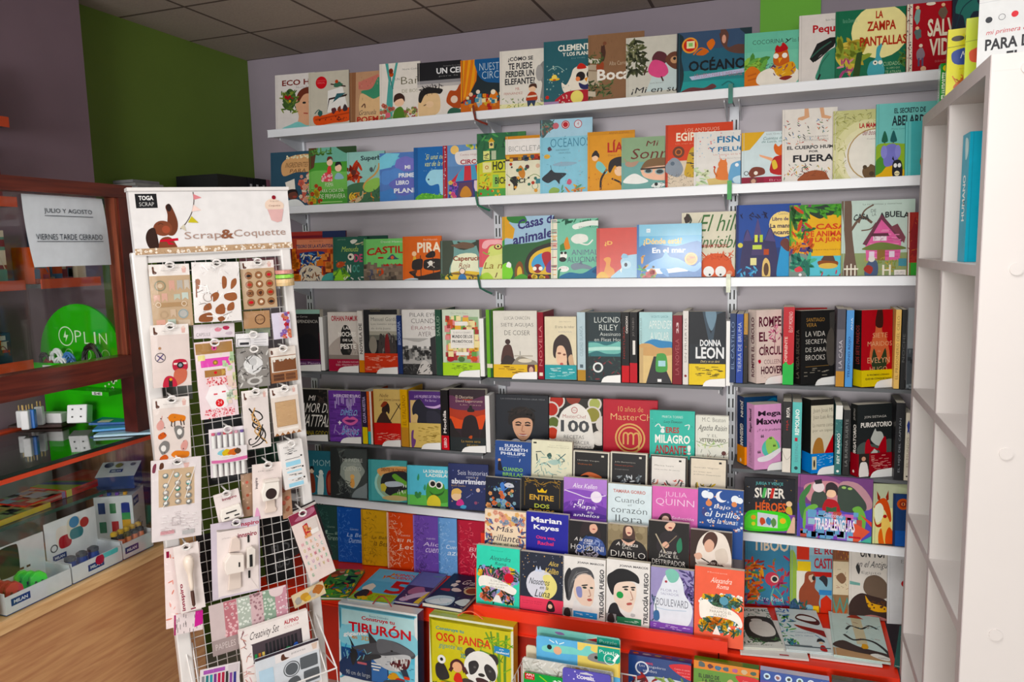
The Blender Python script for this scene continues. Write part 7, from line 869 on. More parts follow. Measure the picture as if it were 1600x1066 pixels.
# orange lipped wall shelves behind the counter with packs of stationery
PK = ['7a2f3a', '3f6a8a', 'c8b8a0', '8a6aa0', '2f4a5a', 'b5502f', '5f8a7a', 'a8a29a', '3a3f4a', '8a3a4a', 'd0c4b0', '46607a']
PKN = ['wine red', 'steel blue', 'sand', 'mauve', 'dark slate', 'rust', 'sage', 'pale grey', 'charcoal', 'maroon', 'cream', 'denim blue']
for si, (z, y0, y1, lb) in enumerate(((1.48, -1.70, -1.275, 'middle orange lipped wall shelf behind the counter, near end'), (1.48, -1.225, -1.02, 'middle orange lipped wall shelf behind the counter, far end'), (1.715, -1.70, -1.275, 'upper orange lipped wall shelf behind the counter'), (1.25, -1.70, -1.275, 'lower orange lipped wall shelf behind the counter'), (1.935, -1.70, -1.275, 'topmost orange lipped wall shelf, above the glass screen'))):
    r = thing('stationery_shelf', lb, 'shelf', 'orange lipped wall shelves', (-2.169, y0, z)); w = y1-y0
    MB().box(0, 0, -.012, .118, w, -.0005).build('board', GREYM, r); MB().box(.1185, 0, -.014, .122, w, .014).build('price_lip', mc('c8481f', .45, 0, .1, 15), r)
    rnd = random.Random(40+si); y = y0+.006; k = 0
    y1 -= .09 if si == 4 else 0
    while y < y1-.03:
        wd = min(rnd.uniform(.04, .075), y1-y-.004); h = rnd.uniform(.09, .17); ci = (si*5+k*7+rnd.randrange(3)) % 12; dk = rnd.uniform(.05, .09)
        o = thing('stationery_pack', '%s stationery pack, number %s along the %s' % (PKN[ci], ('one', 'two', 'three', 'four', 'five', 'six', 'seven', 'eight', 'nine', 'ten')[k], ('middle near', 'middle far', 'upper', 'lower', 'topmost')[si]+' orange lipped shelf'), 'stationery', 'stationery packs on the wall shelves', (-2.165, y, z))
        m = MB(); m.box(0, 0, .0, dk, wd-.004, h, hx(PK[ci])); print_on(m, 'D 6 0 0 101 101 30 %s,%s,%s q;R 8 8 70 22 d6d2cc;L 6 10,60 50,40 90,70 %s' % (PK[(ci+1) % 12], PK[(ci+4) % 12], PK[(ci+6) % 12], PK[(ci+8) % 12]), wd-.004, wd-.004, h, lambda a, b, d: (dk+d, a, b)); m.build('pack', PR, o)
        y += wd; k += 1
r = thing('pouch', 'dark red pouch standing at the end of the topmost orange lipped shelf', 'pouch', None, (-2.11, -1.312, 1.9355)); MB().lathe(0, 0, [(.012, 0), (.03, .004), (.036, .05), (.026, .10), (.012, .135), (.016, .15)], 14).build('body', mc('8a1f3a', .6, 0, .2, 20), r, smooth=True); MB().lathe(0, 0, [(.0165, .1505), (.018, .165), (.006, .172)], 12).build('stopper', BLACK, r)
# papers and binders on a ledge by the green wall
r = thing('wall_ledge', 'dark ledge along the green wall behind the sign header', 'ledge', None, (-2.269, -.80, 1.74)); MB().box(0, 0, 0, .24, .77, .018).build('ledge', GREYM, r)
r = thing('paper_stack', 'stack of grey newspapers on the ledge by the green wall', 'paper stack', None, (-2.2, -.68, 1.7585))
for k in range(6): MB().box(-.05+.004*(k % 3), -.06-.004*k, .011*k, .08-.006*k, .1-.012*k, .011*k+.010).build('newspaper', mc(('8a8a8c', '9a9a98', '848488')[k % 3], .8, 0, .15, 30), r)
for k, (h, lb) in enumerate((('151518', 'wide black box file on the ledge by the green wall'), ('1c1c20', 'first black lever arch binder beside the box file'), ('1a1a1e', 'second black lever arch binder beside the box file'), ('1d1c20', 'third black lever arch binder, next to the pink one'), ('a86a80', 'pink folder at the end of the binder row'))):
    y = (-.45, -.275, -.235, -.195, -.155)[k]; wd = (.17, .036, .036, .036, .02)[k]
    r = thing('ring_binder', lb, 'binder', 'binders on the ledge', (-2.19, y, 1.7585)); MB().box(-.06, 0, 0, .14, wd, .105).build('cover', mc(h, .5, 0, .1, 20), r)
    if 0 < k < 4: MB().box(.1402, .012, .02, .1412, wd-.012, .08).build('spine_label', mc('b5b5ba', .5, 0, .1, 30), r)
# ================================================================== white wire display stand with craft packs
SL = VEC((-1.56, -1.375, 0)); SU = VEC((.595, .804, 0)).normalized(); SN = VEC((.804, -.595, 0)).normalized()
_r = .030; SU, SW = (SU*math.cos(_r)+VEC((0, 0, 1))*math.sin(_r)), (VEC((0, 0, 1))*math.cos(_r)-SU*math.sin(_r))
def sp(u, v, off=0.0):
    p = on_plane(u, v, SL+SN*off, SN); d = p-SL-SN*off; return d.dot(SU), d.dot(SW)
def spt(a, b, off): return SL+SU*a+SW*b+SN*off
SM = Matrix(((SU.x, -SN.x, SW.x, SL.x), (SU.y, -SN.y, SW.y, SL.y), (SU.z, -SN.z, SW.z, SL.z), (0, 0, 0, 1)))
PA = sp(206, 420)[0]; PB = sp(455, 440)[0]; GA, GB = PA+.037, PB-.029
st = thing('craft_stand', 'white wire display stand with a printed header, full of hanging craft packs', 'display stand', None, M=SM)
m = MB(); m.box(PA, -.02, FZ+.034, PA+.036, .02, 1.562); m.build('post', WIRE, st, bevel=.004)
m = MB(); m.box(PB-.028, -.02, FZ+.034, PB, .02, 1.562); m.build('post', WIRE, st, bevel=.004)
m = MB(); m.box(PA-.003, -.1, FZ-.0, PA+.04, .2, FZ+.033); m.box(PB-.034, -.1, FZ, PB+.004, .2, FZ+.033); m.box(PA+.041, .05, FZ+.006, PB-.035, .1, FZ+.025); m.build('foot', WIRE, st, bevel=.003)
m = MB()
for i in range(13): m.tube([(GA+.01+(GB-GA-.02)*i/12, .0, .26), (GA+.01+(GB-GA-.02)*i/12, .0, 1.555)], .0012, 5)
for i in range(44): m.tube([(GA-.001, -.0015, .27+.0295*i), (GB+.001, -.0015, .27+.0295*i)], .0012, 5)
m.build('wire_grid', WIRE, st)
HA0, HB0 = sp(200, 299, .022); HA1, HB1 = sp(449.5, 302, .022); hw = HA1-HA0; hb = sp(211, 401, .022)[1]; hh = HB0-hb
m = MB(); m.box(HA0, -.022, hb, HA1, .018, HB0, hx('e0dede'))
print_on(m, '''R 3.5 4 16 26 17171a;TB 5.5 7 14 14 e8e8e8 TOGA;TN 5.5 17 14 23 d8d8d8 SCRAP;S 13,57 9,60 7,72 8,86 11,93 14,90 14,72 33201a;S 16,74 21,72 24,82 25,95 15,95 14,86 7a4430;S 20.5,24 23,20 25,30 26.8,48 26,62 23,70 19.5,66 20.5,50 21.2,36 6a3a28;E 22.4 26 1.5 6 2a1a16;E 17.6 58 5.6 12 7a4430;S 13,58 10,62 9,74 10,86 12,88 13.4,80 33201a;E 19.4 60 2.4 6 9c503c;L .3 15,52 16.5,50 18,52 2a1a16;P 15,76 26,74 26,78 20,79 24,84 20,84 19,79 15,79 c03040;L .5 38,2 38,16 36,34 32,50 28,60 4a3a34;P 38,5 43,11 38,14 d98a90;P 37.5,22 42,31 36,33 ead0c8;P 35.5,40 39.5,51 33,50 c4b83a;P 30.5,52 31.5,64 28,58 c9c2ae;S 84,30 84,20 88,14 92,16 96,22 96,30 93,32 88,33 e4cdbc;P 85,32 96,32 94,52 91,54 87,50 d9b0ae;O 90 12 1.4 8a2430;TI 86 24 94 28 8a5a4a Coquette;TI 87 17 93 20 a88a7a Scrap and;T 30 65 53 80 a98f84 Scrap;TB 52.5 63 61 78 8a5a44 &;T 61 64 96 79 a98f84 Coquette;R 0 88.5 101 98 b79a7c;D 70 0 89.5 101 97 .8 efe4d6 d;D 70 0 89.5 101 97 .9 8a6a52 k''', hw, hw, hh, lambda x, y, d: (HA0+x, -.022-d, hb+y))
ph_ = m.build('printed_header', PR, st); ph_['label'] = 'white printed header sign'
MB().box(HA0-.003, -.026, HB0+.0003, HA1+.003, .021, HB0+.009).build('header_cap', WIRE, ph_)
MB().box(PA, -.015, hb-.018, PB, .012, hb-.0003).build('top_rail', WIRE, st)
# lower wire pocket
m = MB(); A1, B1 = sp(487, 945, .0); A2, B2 = sp(526, 1044, .13)
P5 = PA+.02
rim = [(P5, 0, B2), (P5, -.13, B2), (A2, -.13, B2), (A2, 0, B2)]
m.tube(rim, .0024, 6); m.tube([(A1, -.002, B1), (A2, -.13, B2)], .0024, 6); m.tube([(A1-.012, -.002, B1-.02), (A2-.03, -.13, B2-.004)], .0018, 6); m.tube([(P5, -.002, B1), (P5, -.13, B2)], .0024, 6); m.tube([(P5+.02, -.002, B1), (P5+.01, -.13, B2-.03)], .0018, 6)
m.tube([(P5, -.128, B2-.12), (A2, -.128, B2-.12)], .002, 6)
for i in range(9): x = P5+(A2-P5)*i/8; m.tube([(x, -.13, B2), (x, -.13, B2-.2), (x, 0, B2-.2)], .0016, 5)
m.build('wire_pocket', WIRE, st)
GP = 'craft packs hanging on the white stand'
def hook_on(a, b, off, pf=.006):
    f = off+.009+pf*.5; m = MB(); m.tube([(a, .0, b+.0055), (a, -f, b+.0055)]+[(a+.0105*math.sin(w), -f-.001, b-.003+.0085*math.cos(w)) for w in [math.pi*2*i/12 for i in range(13)]], .0026, 6); m.build('hook', WIRE, st)
def pack(TL, TR, BL, off, col, src, label, name='craft_pack', cat='craft pack', film=True, T=.003, hook=True, hole=True, group=GP, puff=.006, mat=None, extra=None, copies=0):
    a0, b0 = sp(*TL, off); a1, b1 = sp(*TR, off); a2, b2 = sp(*BL, off)
    dx = (SU*(a1-a0)+SW*(b1-b0)); Wd = dx.length; dx.normalize(); dz = SN.cross(dx)*1.0; dz = dx.cross(SN)*-1 if dx.cross(SN).z < 0 else dx.cross(SN)
    H = (spt(a0, b0, off)-spt(a2, b2, off)).dot(dz); p = spt(a0, b0, off)-dz*H
    r = thing(name, label, cat, group, M=frame(p, dx, dz)); m = MB(); m.box(0, 0, 0, Wd, T, H, hx(col))
    s = src+(';S 42,4 47,3.4 50,2.2 53,3.4 58,4 57,6 43,6 4a4644' if hole else '')
    print_on(m, s, Wd, Wd, H, lambda x, y, d: (x, -d, y)); m.build('card', mat or PR, r)
    for c in range(copies): MB().box(.002*c, T+.002+.006*c, -.002*c, Wd+.003*c, T+.004+.006*c, H-.002).build('spare_card', mc('d8cfc8', .5, 0, .05, 20), r)
    if film:
        m = MB(); nx, ny = 6, 8
        for i in range(nx):
            for j in range(ny):
                f = lambda x, y: (Wd*x, -.0012-puff*(4*x*(1-x))**.5*(4*y*(1-y))**.5, H*y); m.poly([f((i+p_)/nx, (j+q_)/ny) for p_, q_ in ((0, 0), (1, 0), (1, 1), (0, 1))])
        m.build('clear_bag', FILM, r, smooth=True)
    if extra: extra(r, Wd, H)
    if hook: hook_on((a0+a1)/2, (b0+b1)/2, off, puff if film else .0)
    return r
HD = 'R -1 -1 101 16 ece6e2;S 8,4 12,4 13,10 18,12 17,15 9,15 8,10 5a3424;P 80,6 92,6 90,14 82,14 e0b8b0;O 86 5 4 e6cfc4;TN 28 9 70 11 8a8080 Scrap and Coquette;'
KR = 'c4aa8c'
pack((231.6, 414), (295, 412), (236, 513), .034, KR, 'R -1 -1 101 101 c4aa8c;'+HD.replace('101 16', '101 18')+'O 24 34 15 b59a7c;A 24 34 14 3 8a8a72;O 24 34 6 d6c4aa;P 46,26 60,26 60,44 53,38 46,44 d6a898;P 66,26 80,26 80,42 73,37 66,42 b5b0a8;P 84,26 97,26 97,42 90,37 84,42 c9c0b4;P 6,48 22,48 22,60 14,55 6,60 d9b0a0;P 26,46 40,46 40,60 33,55 26,60 d6ac9c;P 56,48 72,48 72,58 64,54 56,58 b8c0b0;P 76,46 92,46 92,58 84,54 76,58 c4d0c8;R 10 61 88 68 b0906c;A 16 64 7 2 e0d0bc;A 80 64 7 2 e0d0bc;A 28 80 10 2.5 bca284;P 44,72 58,72 58,86 51,81 44,86 d0b8a0;O 76 80 13 b9b8b4;A 76 80 12 2.5 8fa0a0;P 8,88 30,88 30,100 19,95 8,100 d9a898;P 36,88 56,88 56,100 46,95 36,100 b5c4b8;P 62,90 92,90 92,101 62,101 c9b8a4', 'kraft card of paper bunting and rosettes, top left on the white stand')
pack((299, 410), (373, 409), (302, 505), .045, 'e9e4e0', 'R -1 -1 101 101 ece8e6;D 26 2 2 98 20 6 cfc8c8,f6f4f4 k;S 8,28 16,30 12,44 8,42 9a5f3e;P 6,28 9,28 8,58 5,58 8a5438;S 62,26 68,24 72,30 70,42 62,44 9a5f3e;S 82,32 92,28 92,38 80,46 9a5f3e;S 36,56 48,50 54,54 50,62 40,66 9a5f3e;S 66,54 88,52 92,62 80,66 66,62 9a5f3e;S 22,72 34,68 36,78 20,80 9a5f3e;S 46,76 62,70 64,86 46,86 9a5f3e;S 72,72 84,68 84,80 70,82 9a5f3e;S 12,88 34,84 36,98 10,98 8f5838;S 48,94 58,91 64,96 54,100 8f5838;L 1 8,50 20,46 4a3a34;A 30 58 10 1 8a7a70;L 1 10,70 24,68 30,76 6a5a50;L 1 60,90 80,84 6a5a50;D 20 4 24 96 96 2.4 5a4a40 k;D 12 2 2 98 98 8 ffffff k', 'white sheet of brown punched shapes, top middle on the white stand', puff=.008)
pack((374, 409), (427, 406), (383, 484), .034, KR, 'R -1 -1 101 101 c2a788;'+HD+''.join('O %d %d 11 9a6a48;A %d %d 11 1.5 7a4e34;' % (x, y, x, y) for y in (30, 49, 67, 86) for x in (22, 52, 82))+'S 14,31 22,28 30,31 22,33 1d1a18;B 52 30 5 3 e0cdb4;E 82 30 6 3 c83040;E 22 49 7 3 b5483a;B 52 48 5 4 e6d4be;E 82 49 7 3 a83a34;A 18 67 4 1 1d1a18;A 26 67 4 1 1d1a18;B 52 67 5 4 4a2c20;E 82 67 7 3 b5382f;E 22 86 7 3 c8303a;B 52 86 5 4 e6d4be;S 74,87 82,84 90,87 82,90 1d1a18', 'kraft card of twelve round stickers, top right on the white stand')
# washi tape rolls
a, b = sp(445, 434, .052); r = thing('washi_tape', 'roll of green and pink dotted tape at the right edge of the stand', 'tape roll', None, M=SM @ Matrix.Translation((a, -.052, b)))
for k, (c, z) in enumerate((('c98a80', .016), ('8fcf4a', .004), ('d9b888', -.008), ('c4a878', -.017))): MB().lathe(0, 0, [(.0235, z-.005), (.0245, z-.0045), (.0245, z+.0045), (.0235, z+.005)], 20).build('tape', mc(c, .45, 0, .15, 120), r)
pack((380, 487), (421, 485), (384, 514), .03, 'b08a66', 'R -1 -1 101 101 b08a66;A 62 50 20 4 5a3a28;TN 46 44 78 56 5a3a28 craft', 'small kraft envelope card below the round stickers', hook=False, hole=False)
pack((383, 510), (421, 506), (385, 530), .022, '8f9a84', 'B 60 80 30 20 5a6a8a;Q 2 50,0 50,101 6a7464', 'grey green card below the kraft envelope', hook=False, hole=False)
pack((424, 490), (452, 487), (428, 531), .03, 'd9cfe0', 'D 24 40 2 98 98 12 c83f4a,d98a6a,8a6ab0 f;R -1 -1 36 101 d6d0e2', 'floral sticker card at the right edge of the stand', hook=False, hole=False)
pack((234, 509), (294, 506), (241, 607), .042, 'e0d4cf', 'R -1 -1 101 101 e0d2cd;'+HD+'A 22 52 14 2 4a4048;L 3 14,48 30,56 5a4a7a;L 3 14,57 30,47 5a4a7a;O 22 37 4 b58a6a;S 56,58 88,58 90,74 56,74 b8384a;R 56 62 90 65 e8d8d0;O 73 66 9 222;O 73 66 5 8a9aa4;S 58,74 88,74 86,90 66,98 54,96 c9705a;S 26,101 30,86 44,82 58,88 60,101 c0384a;R 40 86 50 101 2a2224;O 46 88 4 d9a03a', 'card with a die-cut camera, compass and ribbon, left column of the stand', copies=2)
pack((302, 508), (366, 505), (303, 530), .03, 'e4dadf', 'TN 6 60 40 84 5a5054 CAPSULE;B 60 40 10 14 d98a9a;B 80 30 10 14 b83a5a;B 86 70 10 12 c9b8c4', 'pale header card with capsule lettering above the pink tags', hook=False, hole=False)
pack((303, 536), (363, 530), (312, 657), .044, 'ead8dc', 'R 2 2 98 16 a8804f;P 60,16 66,20 72,16 e0d8c8;O 50 9 7 e05a9a;O 50 9 2.4 222;R 12 22 90 33 df5ab4;O 50 28 7 9a7040;O 50 28 3 e0b84a;R 6 17 24 24 dfd68a;D 14 70 18 98 40 6 d9d6a0,b5cfa8 q;R 20 37 74 46 a87a48;P 64,37 76,41 64,46 c4a05a;O 48 41 4 d9303a;R 22 47 76 58 efd6d8;D 50 22 47 76 58 3 d9505a s;P 30,58 70,58 82,72 70,88 30,88 16,72 f2eef0;R 38 68 48 70 d9606a;R 60 66 70 68 d9606a;O 52 81 11 dc2a30;TN 46 78 58 83 f4d8d8 24;P 10,90 88,86 90,101 14,101 f0d8dc;D 90 12 88 88 100 2.6 dc4a5c s;D 24 74 40 98 84 6 e8d0c4,d9dca8,c9d8c4 q', 'clear pack of pink and kraft gift tags with a hexagon label', puff=.012)
pack((368, 522), (419, 520), (369, 543), .03, 'e6e4e6', 'R 6 40 44 94 e6e4e6;Q 1.4 6,40 44,40 44,94 6,94 6,40 5a5a60;R 12 66 40 84 2a2a2e;Q 1 56,50 94,50 8a8a90;Q 1 56,70 94,70 8a8a90', 'small white label card above the silver charms', hole=False)
pack((369, 545), (419, 541), (373, 608), .036, '8f8b87', 'D 40 2 2 98 98 9 6a6664,b5b2ae,4a4644,d6d4d0 l;S 20,40 34,24 50,20 68,26 80,40 70,60 50,66 30,60 dcdcdc;D 16 26 26 74 60 9 5a5856,eeeeec k;O 50 36 12 c4c4c4;E 52 84 24 10 c9c7c4;E 52 84 15 6 7a7672', 'clear bag of silver charms in the third column of the stand', puff=.014, hole=False)
pack((419, 545), (461, 540), (423, 600), .03, '9a6a4a', 'R -1 -1 101 24 e4dcd4;S 8,8 14,8 16,18 8,18 5a3424;R 6 26 101 70 e0dad0;R 12 34 98 68 7a4e34;D 12 14 34 96 38 4 e0dad0 d;R 10 76 50 94 5a3828;R 56 76 92 94 6a4430;Q 2 10,85 92,85 8a6040', 'brown boxed paper pack in the right column of the stand')
pack((238, 624), (295, 619), (243, 722), .046, 'e2d8d3', 'R -1 -1 101 101 e2d6d0;'+HD+'S 40,32 50,26 70,28 88,32 84,40 66,38 50,40 d9823a;Q 3 50,38 48,46 3a2a24;Q 3 58,38 57,47 3a2a24;Q 3 74,38 76,46 3a2a24;Q 3 82,38 84,46 3a2a24;S 8,42 20,34 28,40 26,48 12,50 d9a098;Q 2 22,34 24,28 d9a098;S 12,58 26,54 34,60 22,65 12,64 c85a24;S 56,48 70,46 82,52 80,64 66,68 58,58 7a7876;E 70 56 7 5 e6e4e0;S 12,76 26,68 40,72 38,84 22,90 14,84 7d7b79;E 24 80 7 5 e6e4e0;S 72,78 84,70 92,76 86,86 74,86 d9a098;S 14,94 28,90 36,96 24,100 14,99 c85a24;S 44,92 56,86 80,88 94,90 90,98 60,98 d9823a;D 14 10 30 92 98 1.6 4a3a34 d', 'sticker card of foxes, rabbits and raccoons, left column of the stand', copies=2)
pack((377, 612), (418, 607), (384, 704), .042, 'e2d8d6', 'R -1 -1 101 101 e2d9d6;'+HD.replace('101 16', '101 12')+'L 6 24,30 44,46 34,60 60,72 40,84 1d1a18;L 5 40,34 64,40 72,50 40,56 70,66 80,80 60,92 26,96 1d1a18;L 5 30,40 60,58 40,70 74,86 84,94 c9a06a;L 5 46,30 34,50 64,62 50,78 c4985f;L 4 50,64 72,72 46,88 20,92 16,84 26,82 1d1a18;L 4 72,60 60,80 80,90 1d1a18', 'white card with knotted black and tan threads, third column of the stand')
pack((421, 608), (464, 601), (427, 683), .038, 'e2d8cf', 'R -1 -1 101 101 e2d6cc;'+HD.replace('101 16', '101 20')+'R 14 30 88 82 c4a27c;Q 1.6 14,30 88,30 88,82 14,82 14,30 9a7a58;D 40 16 32 86 80 5 bb9872,ccac86 h;R 16 86 90 91 efe9e2;P 0,101 10,94 20,101 30,94 40,101 50,94 60,101 70,94 80,101 90,94 101,101 9a6a44', 'card with a square kraft frame, right column of the stand')
def pens(r, Wd, H):
    for k in range(6):
        x = Wd*(.10+.16*k); m = MB(); m.tube([(x, -.007, H*.02), (x, -.007, H*.88)], .0055, 10); mk = m.build('marker', WHITEM, r)
        MB().tube([(x, -.007, H*.885), (x, -.007, H*.93)], .0045, 10).build('marker_tip', mc(('d95a7a', '8a5aa8', 'c8404a', 'e0708a', 'd9a0b0', '6a4a9a')[k], .4), mk)
    m = MB(); m.box(0, -.0146, H*.3, Wd, -.0142, H*.62, hx('efe9ea')); print_on(m, 'B 30 30 12 20 8fd0dc;B 44 32 14 24 e0c03a;B 60 34 14 24 d9702a;B 74 30 9 20 5a3f2a;S 0,74 40,80 101,70 101,90 40,98 0,90 df7ab0;TN 30 62 70 66 8a8084 markers', Wd, Wd, H*.32, lambda x, y, d: (x, -.0148-d, H*.3+y)); m.build('paper_sleeve', PR, r)
    m = MB(); m.box(-.002, -.0165, -.002, Wd+.002, -.016, H*.96); m.build('clear_case', FILM, r)
pack((326, 672), (382, 665), (333, 747), .036, 'e4dde2', '', 'clear case of six white markers with a pink banded sleeve, second column of the stand', extra=pens, film=False, hole=False)
pack((435, 695), (471, 686), (447, 766), .05, 'e9e6e4', 'TN 20 8 70 12 4a4a4a notas;D 8 20 14 80 28 8 5a5a5a h;R 18 36 82 37 3a3a3a;R 18 42 82 52 9fd4ea;D 10 20 56 80 58 6 4a4a4a h;R 18 62 82 66 b5e0f0;D 10 20 70 80 74 6 4a4a4a h;R 18 76 82 80 e6eef2;D 10 20 82 80 86 6 4a4a4a h;R 18 89 82 97 9fd4ea;O 88 34 4 222;O 88 58 4 222;O 88 82 4 222', 'stack of white note stickers with blue lines, right edge of the stand', hole=False, T=.02)
pack((236, 721), (314, 713), (246, 847), .052, 'e2dadb', 'R -1 -1 101 101 e4dcdd;R 14 12 86 58 cdb394;S 4,6 10,4 8,14 2,14 7a2f44;S 18,4 24,4 24,10 16,11 5a3424;P 64,6 76,6 74,12 66,12 e0b8b0;%sL 1.2 20,60 60,20 f2f0ee;L 1.4 66,50 88,10 f4f2f0;L 1 24,40 44,14 f2f0ee;D 30 20 66 96 90 6 f0ecec,d9d0d2 h;Q 1 40,72 56,72 56,82 40,82 40,72 b5a8aa;R 16 88 44 92 d9a8ae;R 60 90 84 95 b5b5b5;TN 18 87 44 91 b0707a REMACHES' % ''.join('O %d %d 6 %s;O %d %d 3.4 e6e6e2;A %d %d 6 1.4 8a8a84;' % (x, y, c, x-1, y-1, x, y) for (x, y, c) in ((28, 20, '6a7a78'), (50, 20, '8fb0a8'), (74, 22, '9a8a4a'), (28, 32, '9aa0a0'), (52, 30, 'b0a090'), (74, 31, '3f9a90'), (28, 41, 'a89a90'), (52, 37, '3f8a6a'), (74, 38, '8a8a86'), (28, 47, '3f9a90'), (52, 45, '9a9088'), (74, 47, '8a9090'), (28, 54, '7a7a76'), (52, 53, 'a09890'), (74, 55, '6a6a68'))), 'large bag with a kraft card of round gem rivets, left column of the stand', copies=2, puff=.012)
def innspiro(x0, y0, x1, y1, c1='8a2440', c2='c0404a', v=False): return '%s %g %g %g %g %s innspiro' % ('TBV' if v else 'TB', x0, y0, x1, y1, c1)
def block(r, pts, y0, y1, h, nm='punch', bv=.002): return MB().prism(pts, y0, y1).build(nm, mc(h, .3, 0, .02, 10), r, bevel=bv)
def punch1(r, W_, H): block(r, [(W_*x, H*y) for x, y in ((.1, .1), (.88, .12), (.94, .3), (.9, .52), (.14, .5), (.06, .3))], -.016, -.001, 'e8e2da'); MB().box(W_*.3, -.0175, H*.34, W_*.72, -.0164, H*.38).build('slot', BLACK, r.children[-1]); m = MB(); m.box(W_*.2, -.0175, H*.18, W_*.38, -.0164, H*.22); m.box(W_*.6, -.0175, H*.19, W_*.8, -.0164, H*.23); m.build('slots', BLACK, r.children[-1])
pack((333, 775), (372, 763), (336, 822), .045, 'e0d6d4', innspiro(30, 18, 88, 30)+';TN 10 8 40 12 9a9090 perforadora', 'small white border punch on a card, second column of the stand', extra=punch1, film=False)
def punch2(r, W_, H):
    block(r, [(W_*x, H*y) for x, y in ((.3, .34), (.8, .36), (.86, .5), (.84, .68), (.34, .68), (.24, .5))], -.018, -.001, 'e6e0d8'); MB().tube([(W_*.56, -.0186, H*.47), (W_*.56, -.0181, H*.47)], W_*.19, 20).build('round_window', mc('2a1a18', .5), r)
    block(r, [(W_*x, H*y) for x, y in ((.4, .1), (.76, .1), (.8, .16), (.74, .2), (.74, .33), (.42, .33), (.42, .2), (.36, .16))], -.006, -.001, 'd9c8bc', 'base_plate'); MB().box(W_*.34, -.02, H*.685, W_*.84, -.004, H*.72).build('lever', mc('ded6ce', .3), r)
pack((394, 727), (440, 721), (404, 812), .046, 'e0d4d0', 'TBV 8 24 20 44 4a3a40 inspiro;TN 20 12 70 15 6a6062 EVA · papel;S 6,92 12,78 20,84 24,100 6,100 d9a0c0', 'round white paper punch on a card, third column of the stand', extra=punch2, film=False)
pack((376, 742), (394, 739), (386, 808), .03, 'b09078', 'O 50 20 14 c86a5a;O 50 50 14 a85a44;O 50 80 14 c0503f;D 12 4 4 96 96 8 d9b8a0 d', 'narrow kraft strip behind the round punch', hook=False, hole=False)
pack((437, 738), (452, 735), (441, 812), .028, 'b58f74', 'D 12 10 4 90 96 26 c86a5a,9a5a44 d', 'narrow kraft strip right of the round punch', hook=False, hole=False)
pack((256, 858), (312, 848), (254, 985), .030, 'ecdcda', 'D 30 0 4 101 98 8 e8a8a0,f4e8e6,d98a7a l;R 6 4 14 12 8a2440', 'pale pink patterned paper pack behind the stamp card', hook=False, hole=False, film=False)
def stamp(r, W_, H):
    MB().tube([(W_*.5, -.016, H*(.86-.04*i)) for i in range(14)], [W_*k for k in (.10, .2, .22, .22, .2, .17, .13, .11, .10, .10, .10, .10, .09, .06)], 14).build('handle', mc('e6d8ca', .3, 0, .02, 10), r, smooth=True); MB().tube([(W_*.5, -.016, H*.33), (W_*.5, -.016, H*.26), (W_*.5, -.016, H*.12), (W_*.5, -.016, H*.09)], [W_*.07, W_*.08, W_*.07, W_*.02], 10).build('tip', mc('4a2a20', .4), r)
pack((270, 856), (309, 846), (279, 961), .046, 'e6dcd9', innspiro(6, 56, 24, 97, v=True)+';R 40 96 60 98 8a2440', 'white handled brush tool on a card, lower left of the stand', extra=stamp, film=False, puff=.02)
pack((272, 962), (317, 953), (274, 993), .036, 'ecdfe0', 'D 24 4 0 96 101 8 8a8080 v;P 74,-1 101,-1 101,70 70,80 d03a9a;R 0 0 6 101 a8306a', 'pink and white striped card below the brush tool', hook=False, hole=False)
def bigpunch(r, W_, H):
    block(r, [(W_*x, H*y) for x, y in ((.26, .34), (.62, .34), (.62, .56), (.34, .6), (.22, .5), (.22, .4))], -.024, -.001, 'e6dcd4'); block(r, [(W_*x, H*y) for x, y in ((.34, .6), (.58, .6), (.58, .74), (.5, .8), (.4, .78))], -.008, -.001, 'd9c8be', 'arm'); block(r, [(W_*x, H*y) for x, y in ((.3, .1), (.58, .1), (.58, .335), (.34, .335))], -.008, -.001, 'd9cac0', 'base_plate'); block(r, [(W_*x, H*y) for x, y in ((.68, .36), (.86, .36), (.88, .6), (.8, .64), (.7, .62))], -.018, -.001, 'dcd4cc', 'spare_head')
    m = MB(); m.box(W_*.74, -.0195, H*.38, W_*.8, -.0184, H*.54); m.box(W_*.74, -.002, H*.68, W_*.78, -.0008, H*.78); m.box(W_*.74, -.002, H*.2, W_*.78, -.0008, H*.3); m.box(W_*.5, -.0252, H*.42, W_*.53, -.0242, H*.48); m.build('slots', BLACK, r.children[-1])
pack((329, 820), (405, 807), (341, 937), .05, 'cfc4d0', 'R -1 -1 101 101 c9bfcb;%s;TB 62 4 99 11 a83048 nspiro;%s;TN 22 20 40 23 9a8f92 perforadora' % (rr(12, 12, 96, 97, 'e4d9d6', 6, 3), innspiro(54, 18, 94, 26)), 'large white corner punch in a lilac blister, lower middle of the stand', extra=bigpunch, film=False)
pack((447, 803), (492, 782), (455, 900), .026, '2a2428', 'R 4 2 101 6 d8d0cc', 'black card edge behind the letter sticker pack', hook=False, hole=False)
pack((450, 808), (490, 789), (463, 925), .05, 'ead9d4', 'R -1 -1 101 14 8a2f4a;S 16,10 50,4 92,2 96,8 60,12 b5728a;%sR 40 16 92 36 d9cfca;P 36,20 56,18 56,36 36,38 c8503f;D 10 36 18 58 36 6 d99a6a,b02f4a q;R 60 30 88 36 f0ece8' % ''.join('TB %d %d %d %d %s %s;' % (x, y, x+8, y+5, c, l) for k, (l, c) in enumerate(zip('HBRLTONKDCPSMRBKUUVJAZTVQG', ['d98a9a', '9ac4a4', 'e0b090', 'a8d0c4', 'c9a0c0', 'd6c88a']*5)) for x, y in ((12+(k % 5)*17, 42+(k//5)*9),)), 'pack of pastel alphabet stickers with a small tape box, lower right of the stand', puff=.01)
